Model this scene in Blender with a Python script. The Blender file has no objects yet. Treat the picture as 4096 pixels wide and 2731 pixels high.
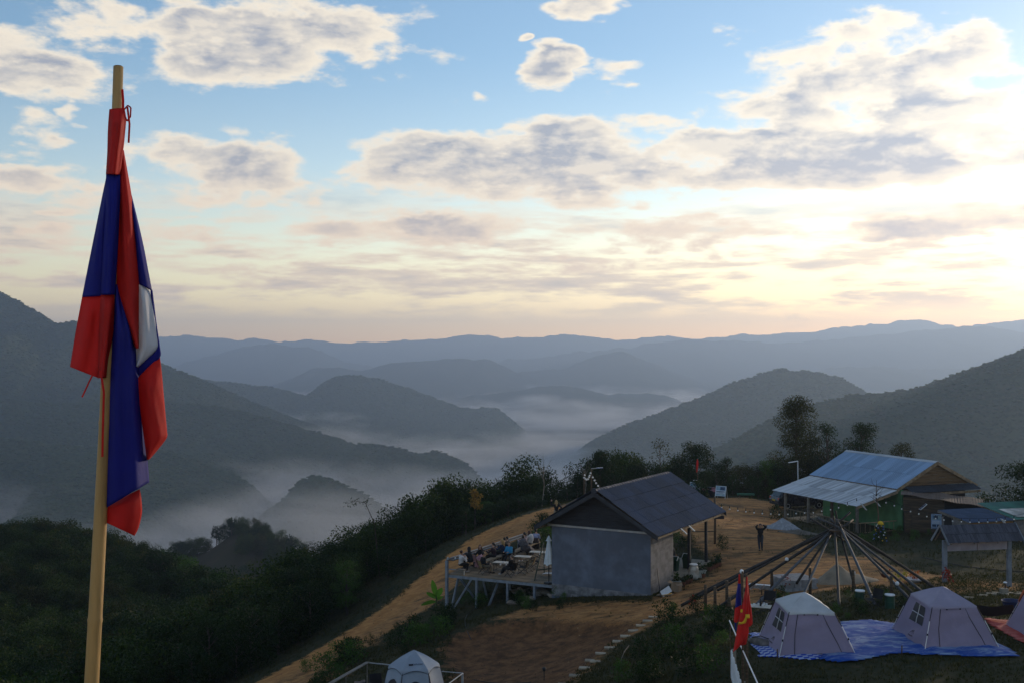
import bpy, bmesh, math, random
import numpy as np
from mathutils import Vector, Matrix

SC = bpy.context.scene
COL = SC.collection
R = math.radians
rnd = random.Random(7)
nrg = np.random.default_rng(11)

# ---------------------------------------------------------------- camera, sky, sun, exposure
F, CX, HY = 4500.0, 2048.0, 1405.0          # focal length, centre and eye level in photograph pixels
cam_d = bpy.data.cameras.new('camera')
cam_d.sensor_width = 36.0
cam_d.lens = F / 4096.0 * 36.0
cam_d.clip_start = 0.1
cam_d.clip_end = 60000.0
cam = bpy.data.objects.new('camera', cam_d)
COL.objects.link(cam)
cam.location = (0, 0, 0)
cam.rotation_euler = (math.pi / 2 + math.atan((HY - 1365.5) / F), 0, 0)
SC.camera = cam

SUN_AZ, SUN_EL = R(40.0), R(7.0)             # azimuth clockwise from the view axis (+Y), elevation
SUN_DIR = Vector((math.sin(SUN_AZ) * math.cos(SUN_EL), math.cos(SUN_AZ) * math.cos(SUN_EL), math.sin(SUN_EL)))
sun_d = bpy.data.lights.new('sun', 'SUN')
sun_d.energy = 1.5
sun_d.angle = R(1.5)
sun_d.color = (1.0, 0.80, 0.56)
sun = bpy.data.objects.new('sun', sun_d)
COL.objects.link(sun)
sun.location = (60, 60, 40)
sun.rotation_euler = SUN_DIR.to_track_quat('Z', 'Y').to_euler()

SKY_STRENGTH = 0.12
EXPOSURE = 0.92
SC.view_settings.view_transform = 'Standard'
try:
    SC.view_settings.look = 'None'
except Exception:
    pass
SC.view_settings.exposure = EXPOSURE
SC.view_settings.gamma = 1.0
SC.view_settings.use_curve_mapping = False
SC.render.engine = 'CYCLES'
SC.cycles.use_denoising = True
SC.cycles.max_bounces = 5
SC.cycles.diffuse_bounces = 2
SC.cycles.glossy_bounces = 2
SC.cycles.transmission_bounces = 4
SC.cycles.transparent_max_bounces = 8
SC.cycles.volume_bounces = 0
SC.cycles.sample_clamp_indirect = 4.0
SC.cycles.volume_step_rate = 1.0
SC.cycles.volume_max_steps = 160


class NT:
    """small helper for building node trees"""
    def __init__(self, tree):
        self.t = tree
        tree.nodes.clear()

    def n(self, kind, **kw):
        nd = self.t.nodes.new(kind)
        for k, v in kw.items():
            setattr(nd, k, v)
        return nd

    def put(self, sock, v):
        if v is None:
            return
        if isinstance(v, bpy.types.NodeSocket):
            self.t.links.new(v, sock)
        else:
            if isinstance(v, (tuple, list)) and sock.type == 'RGBA' and len(v) == 3:
                v = (*v, 1.0)
            sock.default_value = v

    def m(self, op, a, b=None, c=None, clamp=False):
        nd = self.n('ShaderNodeMath', operation=op, use_clamp=clamp)
        for i, v in enumerate((a, b, c)):
            self.put(nd.inputs[i], v)
        return nd.outputs[0]

    def vm(self, op, a, b=None, s=None):
        nd = self.n('ShaderNodeVectorMath', operation=op)
        self.put(nd.inputs[0], a)
        if b is not None:
            self.put(nd.inputs[1], b)
        if s is not None:
            self.put(nd.inputs['Scale'], s)
        return nd.outputs['Value'] if op in ('DOT_PRODUCT', 'LENGTH') else nd.outputs['Vector']

    def mix(self, f, a, b, kind='MIX'):
        nd = self.n('ShaderNodeMix', data_type='RGBA', blend_type=kind)
        self.put(nd.inputs[0], f)
        self.put(nd.inputs[6], a)
        self.put(nd.inputs[7], b)
        return nd.outputs[2]

    def ramp(self, x, lo, hi, a=0.0, b=1.0, smooth=True):
        nd = self.n('ShaderNodeMapRange', interpolation_type='SMOOTHSTEP' if smooth else 'LINEAR')
        self.put(nd.inputs[0], x)
        for i, v in ((1, lo), (2, hi), (3, a), (4, b)):
            self.put(nd.inputs[i], v)
        return nd.outputs[0]

    def noise(self, vec, scale, detail=4.0, rough=0.55, dist=0.0, out='Fac', dims='3D'):
        nd = self.n('ShaderNodeTexNoise', noise_dimensions=dims)
        if vec is not None:
            self.put(nd.inputs['Vector'], vec)
        self.put(nd.inputs['Scale'], scale)
        nd.inputs['Detail'].default_value = detail
        nd.inputs['Roughness'].default_value = rough
        nd.inputs['Distortion'].default_value = dist
        return nd.outputs[out]

    def comb(self, x, y, z):
        nd = self.n('ShaderNodeCombineXYZ')
        for i, v in enumerate((x, y, z)):
            self.put(nd.inputs[i], v)
        return nd.outputs[0]

    def sep(self, v):
        nd = self.n('ShaderNodeSeparateXYZ')
        self.put(nd.inputs[0], v)
        return nd.outputs


def build_world():
    w = bpy.data.worlds.new('World')
    SC.world = w
    w.use_nodes = True
    g = NT(w.node_tree)
    sky = g.n('ShaderNodeTexSky', sky_type='NISHITA')
    sky.sun_disc = False
    sky.sun_elevation = SUN_EL
    sky.sun_rotation = SUN_AZ
    sky.altitude = 900
    sky.air_density = 1.0
    sky.dust_density = 0.55
    sky.ozone_density = 2.1
    d = g.vm('NORMALIZE', g.n('ShaderNodeTexCoord').outputs['Generated'])
    dx, dy, dz = g.sep(d)
    az = g.m('ARCTAN2', dx, dy)
    sd = g.m('MAXIMUM', g.vm('DOT_PRODUCT', d, tuple(SUN_DIR)), 0.0)
    # cloud sheet seen in perspective: direction projected on a plane overhead
    iz = g.m('DIVIDE', 1.0, g.m('ADD', g.m('MAXIMUM', dz, 0.0), 0.10))
    p = g.comb(g.m('MULTIPLY', dx, iz), g.m('MULTIPLY', dy, iz), 0.0)

    # the cloud banks of this morning: (azimuth, elevation, half width, half height, weight)
    def A(px): return math.atan((px - CX) / F)
    def E(py, px): return math.sin(math.atan((HY - py) / F * math.cos(A(px))))
    banks = [(1040, 150, 640, 210, 1.0), (180, 270, 300, 150, .9), (960, 660, 430, 190, .95), (160, 740, 330, 85, .9),
             (2080, 660, 860, 165, 1.22), (3430, 620, 800, 140, 1.25), (3560, 330, 700, 240, .95), (2210, 260, 130, 90, 1.0),
             (2450, 285, 160, 55, .9), (2370, 20, 130, 45, .9), (1640, 905, 560, 75, .85), (3800, 905, 420, 75, 1.0),
             (100, 530, 150, 100, .85), (1900, 380, 60, 36, .8), (2065, 172, 46, 26, .85), (270, 475, 70, 60, .8),
             (2650, 940, 500, 60, .6), (3700, 80, 300, 90, .6), (600, 930, 420, 55, .7), (2400, 1060, 1500, 60, .35)]
    bank = None
    wob = g.vm('SCALE', g.vm('SUBTRACT', g.noise(p, 3.2, 3, .6, out='Color'), (.5, .5, .5)), s=0.10)
    wx, wy, wz = g.sep(wob)
    azw = g.m('ADD', az, wx)
    elw = g.m('ADD', dz, g.m('MULTIPLY', wy, 0.40))
    for (px, py, hw, hh, wt) in banks:
        a = g.m('DIVIDE', g.m('SUBTRACT', azw, A(px)), hw / F)
        b = g.m('DIVIDE', g.m('SUBTRACT', elw, E(py, px)), hh / F)
        r2 = g.m('ADD', g.m('MULTIPLY', a, a), g.m('MULTIPLY', b, b))
        v = g.m('MULTIPLY', g.m('SUBTRACT', 1.0, g.m('MULTIPLY', r2, 0.62), clamp=True), wt)
        bank = v if bank is None else g.m('MAXIMUM', bank, v)
    # away from those banks the same broken cloud goes on round the sky
    out_f = g.ramp(g.m('ABSOLUTE', az), 0.46, 0.62)
    high = g.ramp(dz, 0.30, 0.42)
    roam = g.m('MULTIPLY', g.m('MAXIMUM', out_f, high), g.ramp(g.noise(p, 0.55, 3, .5), .52, .72))
    bank = g.m('MAXIMUM', bank, roam)
    # break-up noise; the offset sample toward the sun gives lit and shaded sides
    v3 = g.vm('MULTIPLY', d, (1.0, 1.0, 2.3))
    def dens(vec):
        return g.noise(vec, 14.0, 9, .57, 0.15)
    off = (SUN_DIR.x * .010, SUN_DIR.y * .004, -.012)
    d0 = dens(v3)
    d1 = dens(g.vm('ADD', v3, off))
    fine = g.noise(v3, 46.0, 5, .65)
    c0 = g.m('ADD', g.m('MULTIPLY', bank, 1.08), g.m('ADD', g.m('MULTIPLY', g.m('SUBTRACT', d0, .5), 2.9), g.m('MULTIPLY', g.m('SUBTRACT', fine, .5), .55)))
    cover = g.ramp(c0, 0.36, 0.84)
    thick = g.ramp(c0, 0.66, 1.22)
    side = g.m('ADD', g.m('MULTIPLY', g.m('SUBTRACT', d0, d1), 5.0), 0.5, clamp=True)
    # low rippled sheets near the horizon
    q = g.vm('MULTIPLY', d, (1.0, 1.0, 6.5))
    rip = g.m('ADD', g.m('MULTIPLY', g.noise(q, 6.0, 6, .62, 0.3), .62), g.m('MULTIPLY', g.noise(q, 19.0, 4, .6), .38))
    belt = g.m('MULTIPLY', g.ramp(dz, 0.020, 0.050), g.ramp(dz, 0.165, 0.085))
    ripc = g.m('MULTIPLY', g.ramp(rip, .43, .55), belt)
    glow = g.m('POWER', sd, 9.0)
    glow2 = g.m('POWER', sd, 60.0)
    skyc = g.vm('SCALE', sky.outputs[0], s=1.0)
    lowf = g.ramp(dz, 0.03, 0.20)
    # cloud colours in the units of the sky texture
    lit = g.mix(lowf, (6.2, 4.6, 3.2), (6.3, 5.5, 4.3))
    shade = g.mix(lowf, (3.3, 2.7, 2.4), (2.0, 2.1, 2.4))
    lit = g.vm('SCALE', lit, s=g.m('ADD', 0.80, g.m('MULTIPLY', glow, .35)))
    shade = g.vm('SCALE', shade, s=g.m('ADD', 0.92, g.m('MULTIPLY', glow, 0.55)))
    f = g.m('MULTIPLY', thick, g.m('SUBTRACT', 1.25, g.m('MULTIPLY', side, 0.95)), clamp=True)
    cloud = g.mix(f, lit, shade)
    aur = g.vm('SCALE', (1.0, .86, .60), s=g.m('ADD', g.m('MULTIPLY', glow, .0), g.m('MULTIPLY', glow2, .4)))
    warm = g.mix(g.ramp(dz, .17, .0), (1, 1, 1), (1.7, 1.15, .80))
    base = g.vm('MULTIPLY', g.vm('ADD', skyc, aur), warm)
    cream = g.vm('SCALE', (2.05, 1.45, .55), s=g.m('MULTIPLY', g.ramp(dz, .27, .05), g.m('ADD', .55, g.m('MULTIPLY', g.m('POWER', sd, 3.0), .80))))
    base = g.vm('ADD', base, cream)
    col = g.mix(g.m('MULTIPLY', ripc, 0.85), base, g.mix(g.ramp(rip, .5, .66), lit, shade))
    col = g.mix(g.m('MULTIPLY', cover, 0.94), col, cloud)
    bg = g.n('ShaderNodeBackground')
    g.put(bg.inputs[0], col)
    bg.inputs[1].default_value = SKY_STRENGTH
    o = g.n('ShaderNodeOutputWorld')
    g.t.links.new(bg.outputs[0], o.inputs[0])
    w.cycles.sampling_method = 'MANUAL'
    w.cycles.sample_map_resolution = 512


build_world()


# ---------------------------------------------------------------- helpers
def at(px, py, Y):
    return Vector(((px - CX) / F * Y, Y, (HY - py) / F * Y))


def tag(o, label=None, cat=None, group=None, kind=None):
    if label: o['label'] = label
    if cat: o['category'] = cat
    if group: o['group'] = group
    if kind: o['kind'] = kind
    return o


def thing(name, label, cat, loc=(0, 0, 0), rz=0.0, group=None):
    o = bpy.data.objects.new(name, None)
    o.empty_display_size = 0.2
    COL.objects.link(o)
    o.location = loc
    o.rotation_euler = (0, 0, rz)
    return tag(o, label, cat, group)


class MB:
    """collects shapes; build() links them as one mesh object"""
    def __init__(self):
        self.v, self.f, self.mi = [], [], []
        self.cur = 0

    def add(self, vs, fs):
        b = len(self.v)
        self.v.extend([tuple(x) for x in vs])
        self.f.extend([tuple(i + b for i in f) for f in fs])
        self.mi.extend([self.cur] * len(fs))
        return self

    def box(self, c, s, rz=0.0, M=None):
        c = Vector(c)
        M = M or Matrix.Rotation(rz, 3, 'Z')
        vs = [c + M @ Vector((sx * s[0] / 2, sy * s[1] / 2, sz * s[2] / 2)) for sz in (-1, 1) for sx, sy in ((-1, -1), (1, -1), (1, 1), (-1, 1))]
        return self.add(vs, [(3, 2, 1, 0), (4, 5, 6, 7), (0, 1, 5, 4), (1, 2, 6, 5), (2, 3, 7, 6), (3, 0, 4, 7)])

    def bar(self, p0, p1, w, h, up=(0, 0, 1)):
        p0, p1 = Vector(p0), Vector(p1)
        d = p1 - p0
        L = d.length
        if L < 1e-6: return self
        y = d / L
        x = y.cross(Vector(up))
        if x.length < 1e-4: x = y.cross(Vector((1, 0, 0)))
        x.normalize()
        z = x.cross(y)
        M = Matrix((x, y, z)).transposed()
        return self.box((p0 + p1) / 2, (w, L, h), M=M)

    def tube(self, pts, rad, n=8, cap=True):
        pts = [Vector(p) for p in pts]
        if not isinstance(rad, (list, tuple)): rad = [rad] * len(pts)
        vs, fs = [], []
        ref = None
        for i, p in enumerate(pts):
            d = (pts[min(i + 1, len(pts) - 1)] - pts[max(i - 1, 0)])
            if d.length < 1e-9: d = Vector((0, 0, 1))
            d.normalize()
            if ref is None:
                ref = Vector((1, 0, 0)) if abs(d.x) < .8 else Vector((0, 1, 0))
            x = (ref - d * ref.dot(d)).normalized()
            ref = x
            y = d.cross(x)
            for k in range(n):
                a = 2 * math.pi * k / n
                vs.append(p + (x * math.cos(a) + y * math.sin(a)) * rad[i])
        for i in range(len(pts) - 1):
            for k in range(n):
                a, b = i * n + k, i * n + (k + 1) % n
                fs.append((a, b, b + n, a + n))
        if cap:
            fs.append(tuple(range(n - 1, -1, -1)))
            fs.append(tuple((len(pts) - 1) * n + k for k in range(n)))
        return self.add(vs, fs)

    def lathe(self, prof, n=14, o=(0, 0, 0), sx=1.0, sy=1.0, M=None):
        o = Vector(o)
        vs, fs = [], []
        for r, z in prof:
            for k in range(n):
                a = 2 * math.pi * k / n
                q = Vector((r * math.cos(a) * sx, r * math.sin(a) * sy, z))
                vs.append(o + (M @ q if M else q))
        for i in range(len(prof) - 1):
            for k in range(n):
                a, b = i * n + k, i * n + (k + 1) % n
                fs.append((a, b, b + n, a + n))
        fs.append(tuple(range(n - 1, -1, -1)))
        fs.append(tuple((len(prof) - 1) * n + k for k in range(n)))
        return self.add(vs, fs)

    def poly(self, vs, thick=None, nrm=None):
        """flat polygon, or a slab when thick is given"""
        vs = [Vector(v) for v in vs]
        k = len(vs)
        if thick is None:
            return self.add(vs, [tuple(range(k))])
        if nrm is None:
            nrm = (vs[1] - vs[0]).cross(vs[2] - vs[0]).normalized()
        lo = [v - Vector(nrm) * thick for v in vs]
        fs = [tuple(range(k)), tuple(range(2 * k - 1, k - 1, -1))]
        for i in range(k):
            j = (i + 1) % k
            fs.append((i, i + k, j + k, j))
        return self.add(vs + lo, fs)

    def grid(self, fn, nu, nv, close_u=False):
        vs = [fn(u / (nu if close_u else nu - 1), v / (nv - 1)) for v in range(nv) for u in range(nu)]
        fs = []
        for j in range(nv - 1):
            for i in range(nu if close_u else nu - 1):
                a, b = j * nu + i, j * nu + (i + 1) % nu
                fs.append((a, b, b + nu, a + nu))
        return self.add(vs, fs)

    def build(self, name, mat, parent=None, smooth=False, bevel=0.0, loc=None, rz=None, sub=0):
        me = bpy.data.meshes.new(name)
        me.from_pydata(self.v, [], self.f)
        mats = mat if isinstance(mat, (list, tuple)) else [mat]
        for mm in mats: me.materials.append(mm)
        if len(mats) > 1: me.polygons.foreach_set('material_index', self.mi)
        if smooth: me.polygons.foreach_set('use_smooth', [True] * len(me.polygons))
        me.update()
        if bevel:
            bm = bmesh.new(); bm.from_mesh(me)
            bmesh.ops.bevel(bm, geom=list(bm.edges), offset=bevel, segments=1, affect='EDGES', clamp_overlap=True)
            bm.to_mesh(me); bm.free()
        o = bpy.data.objects.new(name, me)
        COL.objects.link(o)
        if parent: o.parent = parent
        if loc is not None: o.location = loc
        if rz is not None: o.rotation_euler = (0, 0, rz)
        if sub:
            md = o.modifiers.new('smooth', 'SUBSURF'); md.levels = sub; md.render_levels = sub
        return o


def copy_tree(o, parent=None):
    c = o.copy()
    COL.objects.link(c)
    c.parent = parent
    for ch in list(o.children): copy_tree(ch, c)
    return c


def mesh_np(name, V, Fq, mat, smooth=True):
    """V (n,3) float, Fq (m,k) int -> mesh datablock, quickly"""
    me = bpy.data.meshes.new(name)
    m, k = Fq.shape
    me.vertices.add(len(V)); me.loops.add(m * k); me.polygons.add(m)
    me.vertices.foreach_set('co', np.ascontiguousarray(V, dtype=np.float32).ravel())
    me.loops.foreach_set('vertex_index', np.ascontiguousarray(Fq, dtype=np.int32).ravel())
    me.polygons.foreach_set('loop_start', np.arange(0, m * k, k, dtype=np.int32))
    me.polygons.foreach_set('loop_total', np.full(m, k, dtype=np.int32))
    me.polygons.foreach_set('use_smooth', np.full(m, bool(smooth)))
    if mat:
        for mm in (mat if isinstance(mat, (list, tuple)) else [mat]): me.materials.append(mm)
    me.update(calc_edges=True)
    me.validate()
    return me


def link(name, me, parent=None):
    o = bpy.data.objects.new(name, me)
    COL.objects.link(o)
    if parent: o.parent = parent
    return o


_lat = np.random.default_rng(5).random((512, 512))


def vnoise(x, y):
    xi, yi = np.floor(x).astype(int), np.floor(y).astype(int)
    fx, fy = x - xi, y - yi
    fx, fy = fx * fx * (3 - 2 * fx), fy * fy * (3 - 2 * fy)
    g = lambda i, j: _lat[i % 512, j % 512]
    return (g(xi, yi) * (1 - fx) + g(xi + 1, yi) * fx) * (1 - fy) + (g(xi, yi + 1) * (1 - fx) + g(xi + 1, yi + 1) * fx) * fy


def fbm(x, y, s, oct=4, gain=.5, seed=0.0):
    x, y = np.asarray(x, float) / s + seed * 17.3, np.asarray(y, float) / s + seed * 9.1
    t, a, n = 0, 1.0, 0.0
    for _ in range(oct):
        t = t + a * vnoise(x, y); n += a
        a *= gain; x = x * 2.03 + 11.7; y = y * 2.03 + 5.3
    return t / n - 0.5


# ---------------------------------------------------------------- materials
_M = {}


def mat(name, col, rough=0.8, var=0.25, scale=3.0, bump=0.0, bscale=None, metal=0.0, spec=0.3, col2=None, detail=5, stretch=None, trans=0.0, coord='Object'):
    """principled material whose colour wanders between two tones, with fine relief"""
    if name in _M: return _M[name]
    m = bpy.data.materials.new(name)
    m.use_nodes = True
    g = NT(m.node_tree)
    if coord == 'Object' and not stretch:
        vec = g.n('ShaderNodeNewGeometry').outputs['Position']
    else:
        vec = g.n('ShaderNodeTexCoord').outputs[coord]
    oi = g.n('ShaderNodeObjectInfo').outputs['Random']
    if stretch:
        vec = g.vm('ADD', g.vm('MULTIPLY', vec, stretch), g.vm('SCALE', (7.1, 3.3, 5.7), s=oi))
    n = g.m('ADD', g.noise(vec, scale, detail, .6), g.m('MULTIPLY', g.m('SUBTRACT', oi, .5), .22))
    c2 = col2 or tuple(c * (1 - var) for c in col)
    c1 = col if col2 else tuple(min(1, c * (1 + var * .5)) for c in col)
    color = g.mix(g.ramp(n, .32, .68), c2, c1)
    b = g.n('ShaderNodeBsdfPrincipled')
    g.put(b.inputs['Base Color'], color)
    g.put(b.inputs['Roughness'], g.ramp(n, .2, .8, max(rough - .08, .05), min(rough + .08, 1.0), False))
    b.inputs['Metallic'].default_value = metal
    b.inputs['Specular IOR Level'].default_value = spec
    if bump:
        bp = g.n('ShaderNodeBump')
        bp.inputs['Strength'].default_value = min(1.0, bump)
        bp.inputs['Distance'].default_value = 0.02
        g.put(bp.inputs['Height'], g.noise(vec, bscale or scale * 6, 4, .6))
        g.t.links.new(bp.outputs[0], b.inputs['Normal'])
    o = g.n('ShaderNodeOutputMaterial')
    if trans > 0:
        t = g.n('ShaderNodeBsdfTranslucent')
        g.put(t.inputs[0], color)
        ms = g.n('ShaderNodeMixShader')
        ms.inputs[0].default_value = trans
        g.t.links.new(b.outputs[0], ms.inputs[1]); g.t.links.new(t.outputs[0], ms.inputs[2])
        g.t.links.new(ms.outputs[0], o.inputs[0])
    else:
        g.t.links.new(b.outputs[0], o.inputs[0])
    _M[name] = m
    return m


def leaf_mat(name, a, b, c=None, trans=0.25, scale=0.35, spec=.08):
    """leaf tones differ from leaf to leaf (island) and from plant to plant (object)"""
    if name in _M: return _M[name]
    m = bpy.data.materials.new(name); m.use_nodes = True
    g = NT(m.node_tree)
    geo = g.n('ShaderNodeNewGeometry')
    oi = g.n('ShaderNodeObjectInfo')
    n = g.noise(geo.outputs['Position'], scale, 3, .6)
    f = g.m('ADD', g.m('MULTIPLY', geo.outputs['Random Per Island'], .45), g.m('ADD', g.m('MULTIPLY', n, .5), g.m('MULTIPLY', oi.outputs['Random'], .3)))
    col = g.mix(g.ramp(f, .35, .95), a, b)
    if c: col = g.mix(g.m('MULTIPLY', g.ramp(f, .85, 1.1), .8), col, c)
    bs = g.n('ShaderNodeBsdfPrincipled')
    g.put(bs.inputs['Base Color'], col)
    bs.inputs['Roughness'].default_value = .55
    bs.inputs['Specular IOR Level'].default_value = spec
    t = g.n('ShaderNodeBsdfTranslucent')
    g.put(t.inputs[0], g.mix(.5, col, g.vm('MULTIPLY', col, (1.5, 1.6, .5))))
    ms = g.n('ShaderNodeMixShader'); ms.inputs[0].default_value = trans
    g.t.links.new(bs.outputs[0], ms.inputs[1]); g.t.links.new(t.outputs[0], ms.inputs[2])
    o = g.n('ShaderNodeOutputMaterial')
    g.t.links.new(ms.outputs[0], o.inputs[0])
    _M[name] = m
    return m
# ---------------------------------------------------------------- far country: hills, valley, haze, fog
VS = 4096.0 / 2352.0          # the silhouettes below were read off a 2352-pixel-wide view


def hill_material(name, a, b, c, cliff=0.0):
    m = bpy.data.materials.new(name); m.use_nodes = True
    g = NT(m.node_tree)
    pos = g.n('ShaderNodeNewGeometry').outputs['Position']
    n1 = g.noise(pos, .006, 5, .6)
    n2 = g.noise(pos, .05, 4, .65)
    col = g.mix(g.ramp(n1, .40, .62), a, b)
    col = g.mix(g.m('MULTIPLY', g.ramp(n2, .45, .75), .6), col, c)
    if cliff:
        st = g.noise(g.vm('MULTIPLY', pos, (1, 1, .25)), .03, 5, .7)
        nz = g.sep(g.n('ShaderNodeNewGeometry').outputs['Normal'])[2]
        k = g.m('MULTIPLY', g.ramp(st, .60, .70), g.ramp(nz, .75, .45))
        col = g.mix(g.m('MULTIPLY', k, cliff), col, (.20, .19, .18))
    bs = g.n('ShaderNodeBsdfPrincipled')
    g.put(bs.inputs['Base Color'], col)
    bs.inputs['Roughness'].default_value = 1.0
    bs.inputs['Specular IOR Level'].default_value = 0.0
    o = g.n('ShaderNodeOutputMaterial')
    g.t.links.new(bs.outputs[0], o.inputs[0])
    return m


HILL = hill_material('forested_slope', (.040, .058, .026), (.07, .085, .036), (.10, .085, .045), .5)
FARHILL = hill_material('far_slope', (.035, .045, .028), (.05, .055, .035), (.07, .065, .045))

VALLEY_Z = -255.0


def ridge(name, pts, Y, run, back, nu=220, nv=46, rough=0.0, gully=.16, seed=1, mat_=None, tilt=0.0, wave=0.35, pw=.85):
    """a ridge whose crest follows pts; falls to the valley floor in front over run metres and behind over back metres"""
    pts = [(p[0] * VS, p[1] * VS) for p in pts]
    for side in (0, -1):                       # a ridge that ends in view runs down to the valley floor
        ex, ey = pts[side]
        if -150 < ex < 4250:
            fl = HY - VALLEY_Z / Y * F + 20
            dx = max(60.0, (fl - ey) * 0.7)
            new = [(ex + (dx * q if side else -dx * q), ey + (fl - ey) * (q ** .8)) for q in (.25, .5, .75, 1.0)]
            pts = pts + new if side else new[::-1] + pts
    px = np.linspace(pts[0][0], pts[-1][0], nu)
    py = np.interp(px, [p[0] for p in pts], [p[1] for p in pts])
    if nu > 40:
        k = np.hanning(7); k /= k.sum()
        pad = np.pad(py, 3, mode='edge')
        py = .5 * py + .5 * np.convolve(pad, k, 'valid')
    cx = (px - CX) / F * Y
    yy = Y + tilt * cx + wave * run * fbm(cx, cx * 0, Y * .16, 3, seed=seed)
    X = (px - CX) / F * yy
    Z = (HY - py) / F * yy + rough * fbm(X, X * 0, Y * .012, 4, .6, seed=seed + 3)
    t = np.concatenate([-np.linspace(1, 0, max(8, nv // 4), endpoint=False), np.linspace(0, 1, nv)])
    V = []
    for v in t:
        a = abs(v)
        y = yy - v * run if v >= 0 else yy + a * back
        h = Z - (VALLEY_Z - 15)
        prof = a ** pw
        g1 = fbm(X + 0 * a, y * .35, Y * .055, 5, .55, seed=seed)
        g2 = np.abs(fbm(X * 1.0, y * .25, Y * .10, 4, .5, seed=seed + 8))
        env = min(1.0, a * 5) * (1 - a) ** .35
        z = Z - h * prof + h * env * (gully * 2.2 * g1 + gully * 2.0 * (g2 - .12))
        x = X + run * .15 * a * fbm(X, y, Y * .12, 3, seed=seed + 5)
        V.append(np.stack([x, y, z], 1))
    V = np.array(V)
    rows = len(t)
    idx = np.arange(rows * nu).reshape(rows, nu)
    Fq = np.stack([idx[:-1, :-1], idx[:-1, 1:], idx[1:, 1:], idx[1:, :-1]], -1).reshape(-1, 4)[:, ::-1]
    o = link(name, mesh_np(name, V.reshape(-1, 3), Fq, mat_ or HILL))
    tag(o, kind='structure')
    return o


# low crowns used for the woods that read as one mass
def blob_mesh(name, seed, n_sub, m, squash=.8, amp=.35):
    bm = bmesh.new()
    bmesh.ops.create_icosphere(bm, subdivisions=n_sub, radius=.5)
    r = random.Random(seed)
    for v in bm.verts:
        k = 1 + amp * (r.random() - .5) * 2
        v.co = Vector((v.co.x * k, v.co.y * k, v.co.z * k * squash * .5 + .16))
    me = bpy.data.meshes.new(name)
    bm.to_mesh(me); bm.free()
    me.materials.append(m)
    return me


def proto_collection(name, meshes):
    c = bpy.data.collections.new(name)
    for i, me in enumerate(meshes):
        o = bpy.data.objects.new('crown_pattern', me)
        c.objects.link(o)
    return c


def forest_nodes(name, coll, density, smin, smax, seed, zmin=None, attr=None, dmin=None):
    t = bpy.data.node_groups.new(name, 'GeometryNodeTree')
    t.interface.new_socket('Geometry', in_out='INPUT', socket_type='NodeSocketGeometry')
    t.interface.new_socket('Geometry', in_out='OUTPUT', socket_type='NodeSocketGeometry')
    N, L = t.nodes, t.links
    gi, go = N.new('NodeGroupInput'), N.new('NodeGroupOutput')
    dp = N.new('GeometryNodeDistributePointsOnFaces')
    dp.inputs['Seed'].default_value = seed
    if attr:
        na = N.new('GeometryNodeInputNamedAttribute'); na.data_type = 'FLOAT'
        na.inputs['Name'].default_value = attr
        mu = N.new('ShaderNodeMath'); mu.operation = 'MULTIPLY'
        L.new(na.outputs[0], mu.inputs[0]); mu.inputs[1].default_value = density
        L.new(mu.outputs[0], dp.inputs['Density'])
    else:
        dp.inputs['Density'].default_value = density
    L.new(gi.outputs[0], dp.inputs['Mesh'])
    pts = dp.outputs['Points']
    if zmin is not None:
        ps = N.new('GeometryNodeInputPosition'); sx = N.new('ShaderNodeSeparateXYZ')
        L.new(ps.outputs[0], sx.inputs[0])
        lt = N.new('FunctionNodeCompare'); lt.data_type = 'FLOAT'; lt.operation = 'LESS_THAN'
        L.new(sx.outputs[2], lt.inputs[0]); lt.inputs[1].default_value = zmin
        de = N.new('GeometryNodeDeleteGeometry'); de.domain = 'POINT'
        L.new(pts, de.inputs[0]); L.new(lt.outputs[0], de.inputs[1])
        pts = de.outputs[0]
    ci = N.new('GeometryNodeCollectionInfo')
    ci.inputs['Collection'].default_value = coll
    ci.inputs['Separate Children'].default_value = True
    ci.inputs['Reset Children'].default_value = True
    ip = N.new('GeometryNodeInstanceOnPoints')
    L.new(pts, ip.inputs['Points']); L.new(ci.outputs[0], ip.inputs['Instance'])
    ip.inputs['Pick Instance'].default_value = True
    rv = N.new('FunctionNodeRandomValue'); rv.data_type = 'FLOAT_VECTOR'
    rv.inputs[0].default_value = (-.1, -.1, 0); rv.inputs[1].default_value = (.1, .1, 6.28)
    L.new(rv.outputs[0], ip.inputs['Rotation'])
    rs = N.new('FunctionNodeRandomValue'); rs.data_type = 'FLOAT'
    rs.inputs[2].default_value = smin; rs.inputs[3].default_value = smax
    L.new(rs.outputs[1], ip.inputs['Scale'])
    L.new(ip.outputs[0], go.inputs[0])
    return t


def forest(src, coll, density, smin, smax, seed, zmin=None, attr=None, name='forest', label=None):
    o = link(name, src.data)
    o.matrix_world = src.matrix_world
    md = o.modifiers.new('trees', 'NODES')
    md.node_group = forest_nodes(name + '_nodes', coll, density, smin, smax, seed, zmin, attr)
    tag(o, label or 'dense forest covering the hazy hillside', 'forest', kind='stuff')
    return o


CROWN = leaf_mat('far_crown', (.026, .044, .024), (.070, .090, .038), (.105, .095, .048), trans=0.0, scale=.0055, spec=0)
far_crowns = proto_collection('far_crowns', [blob_mesh('far_crown', s, 1, CROWN, sq, .4) for s, sq in ((1, .8), (2, 1.1), (3, .7), (4, 1.4))])

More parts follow.
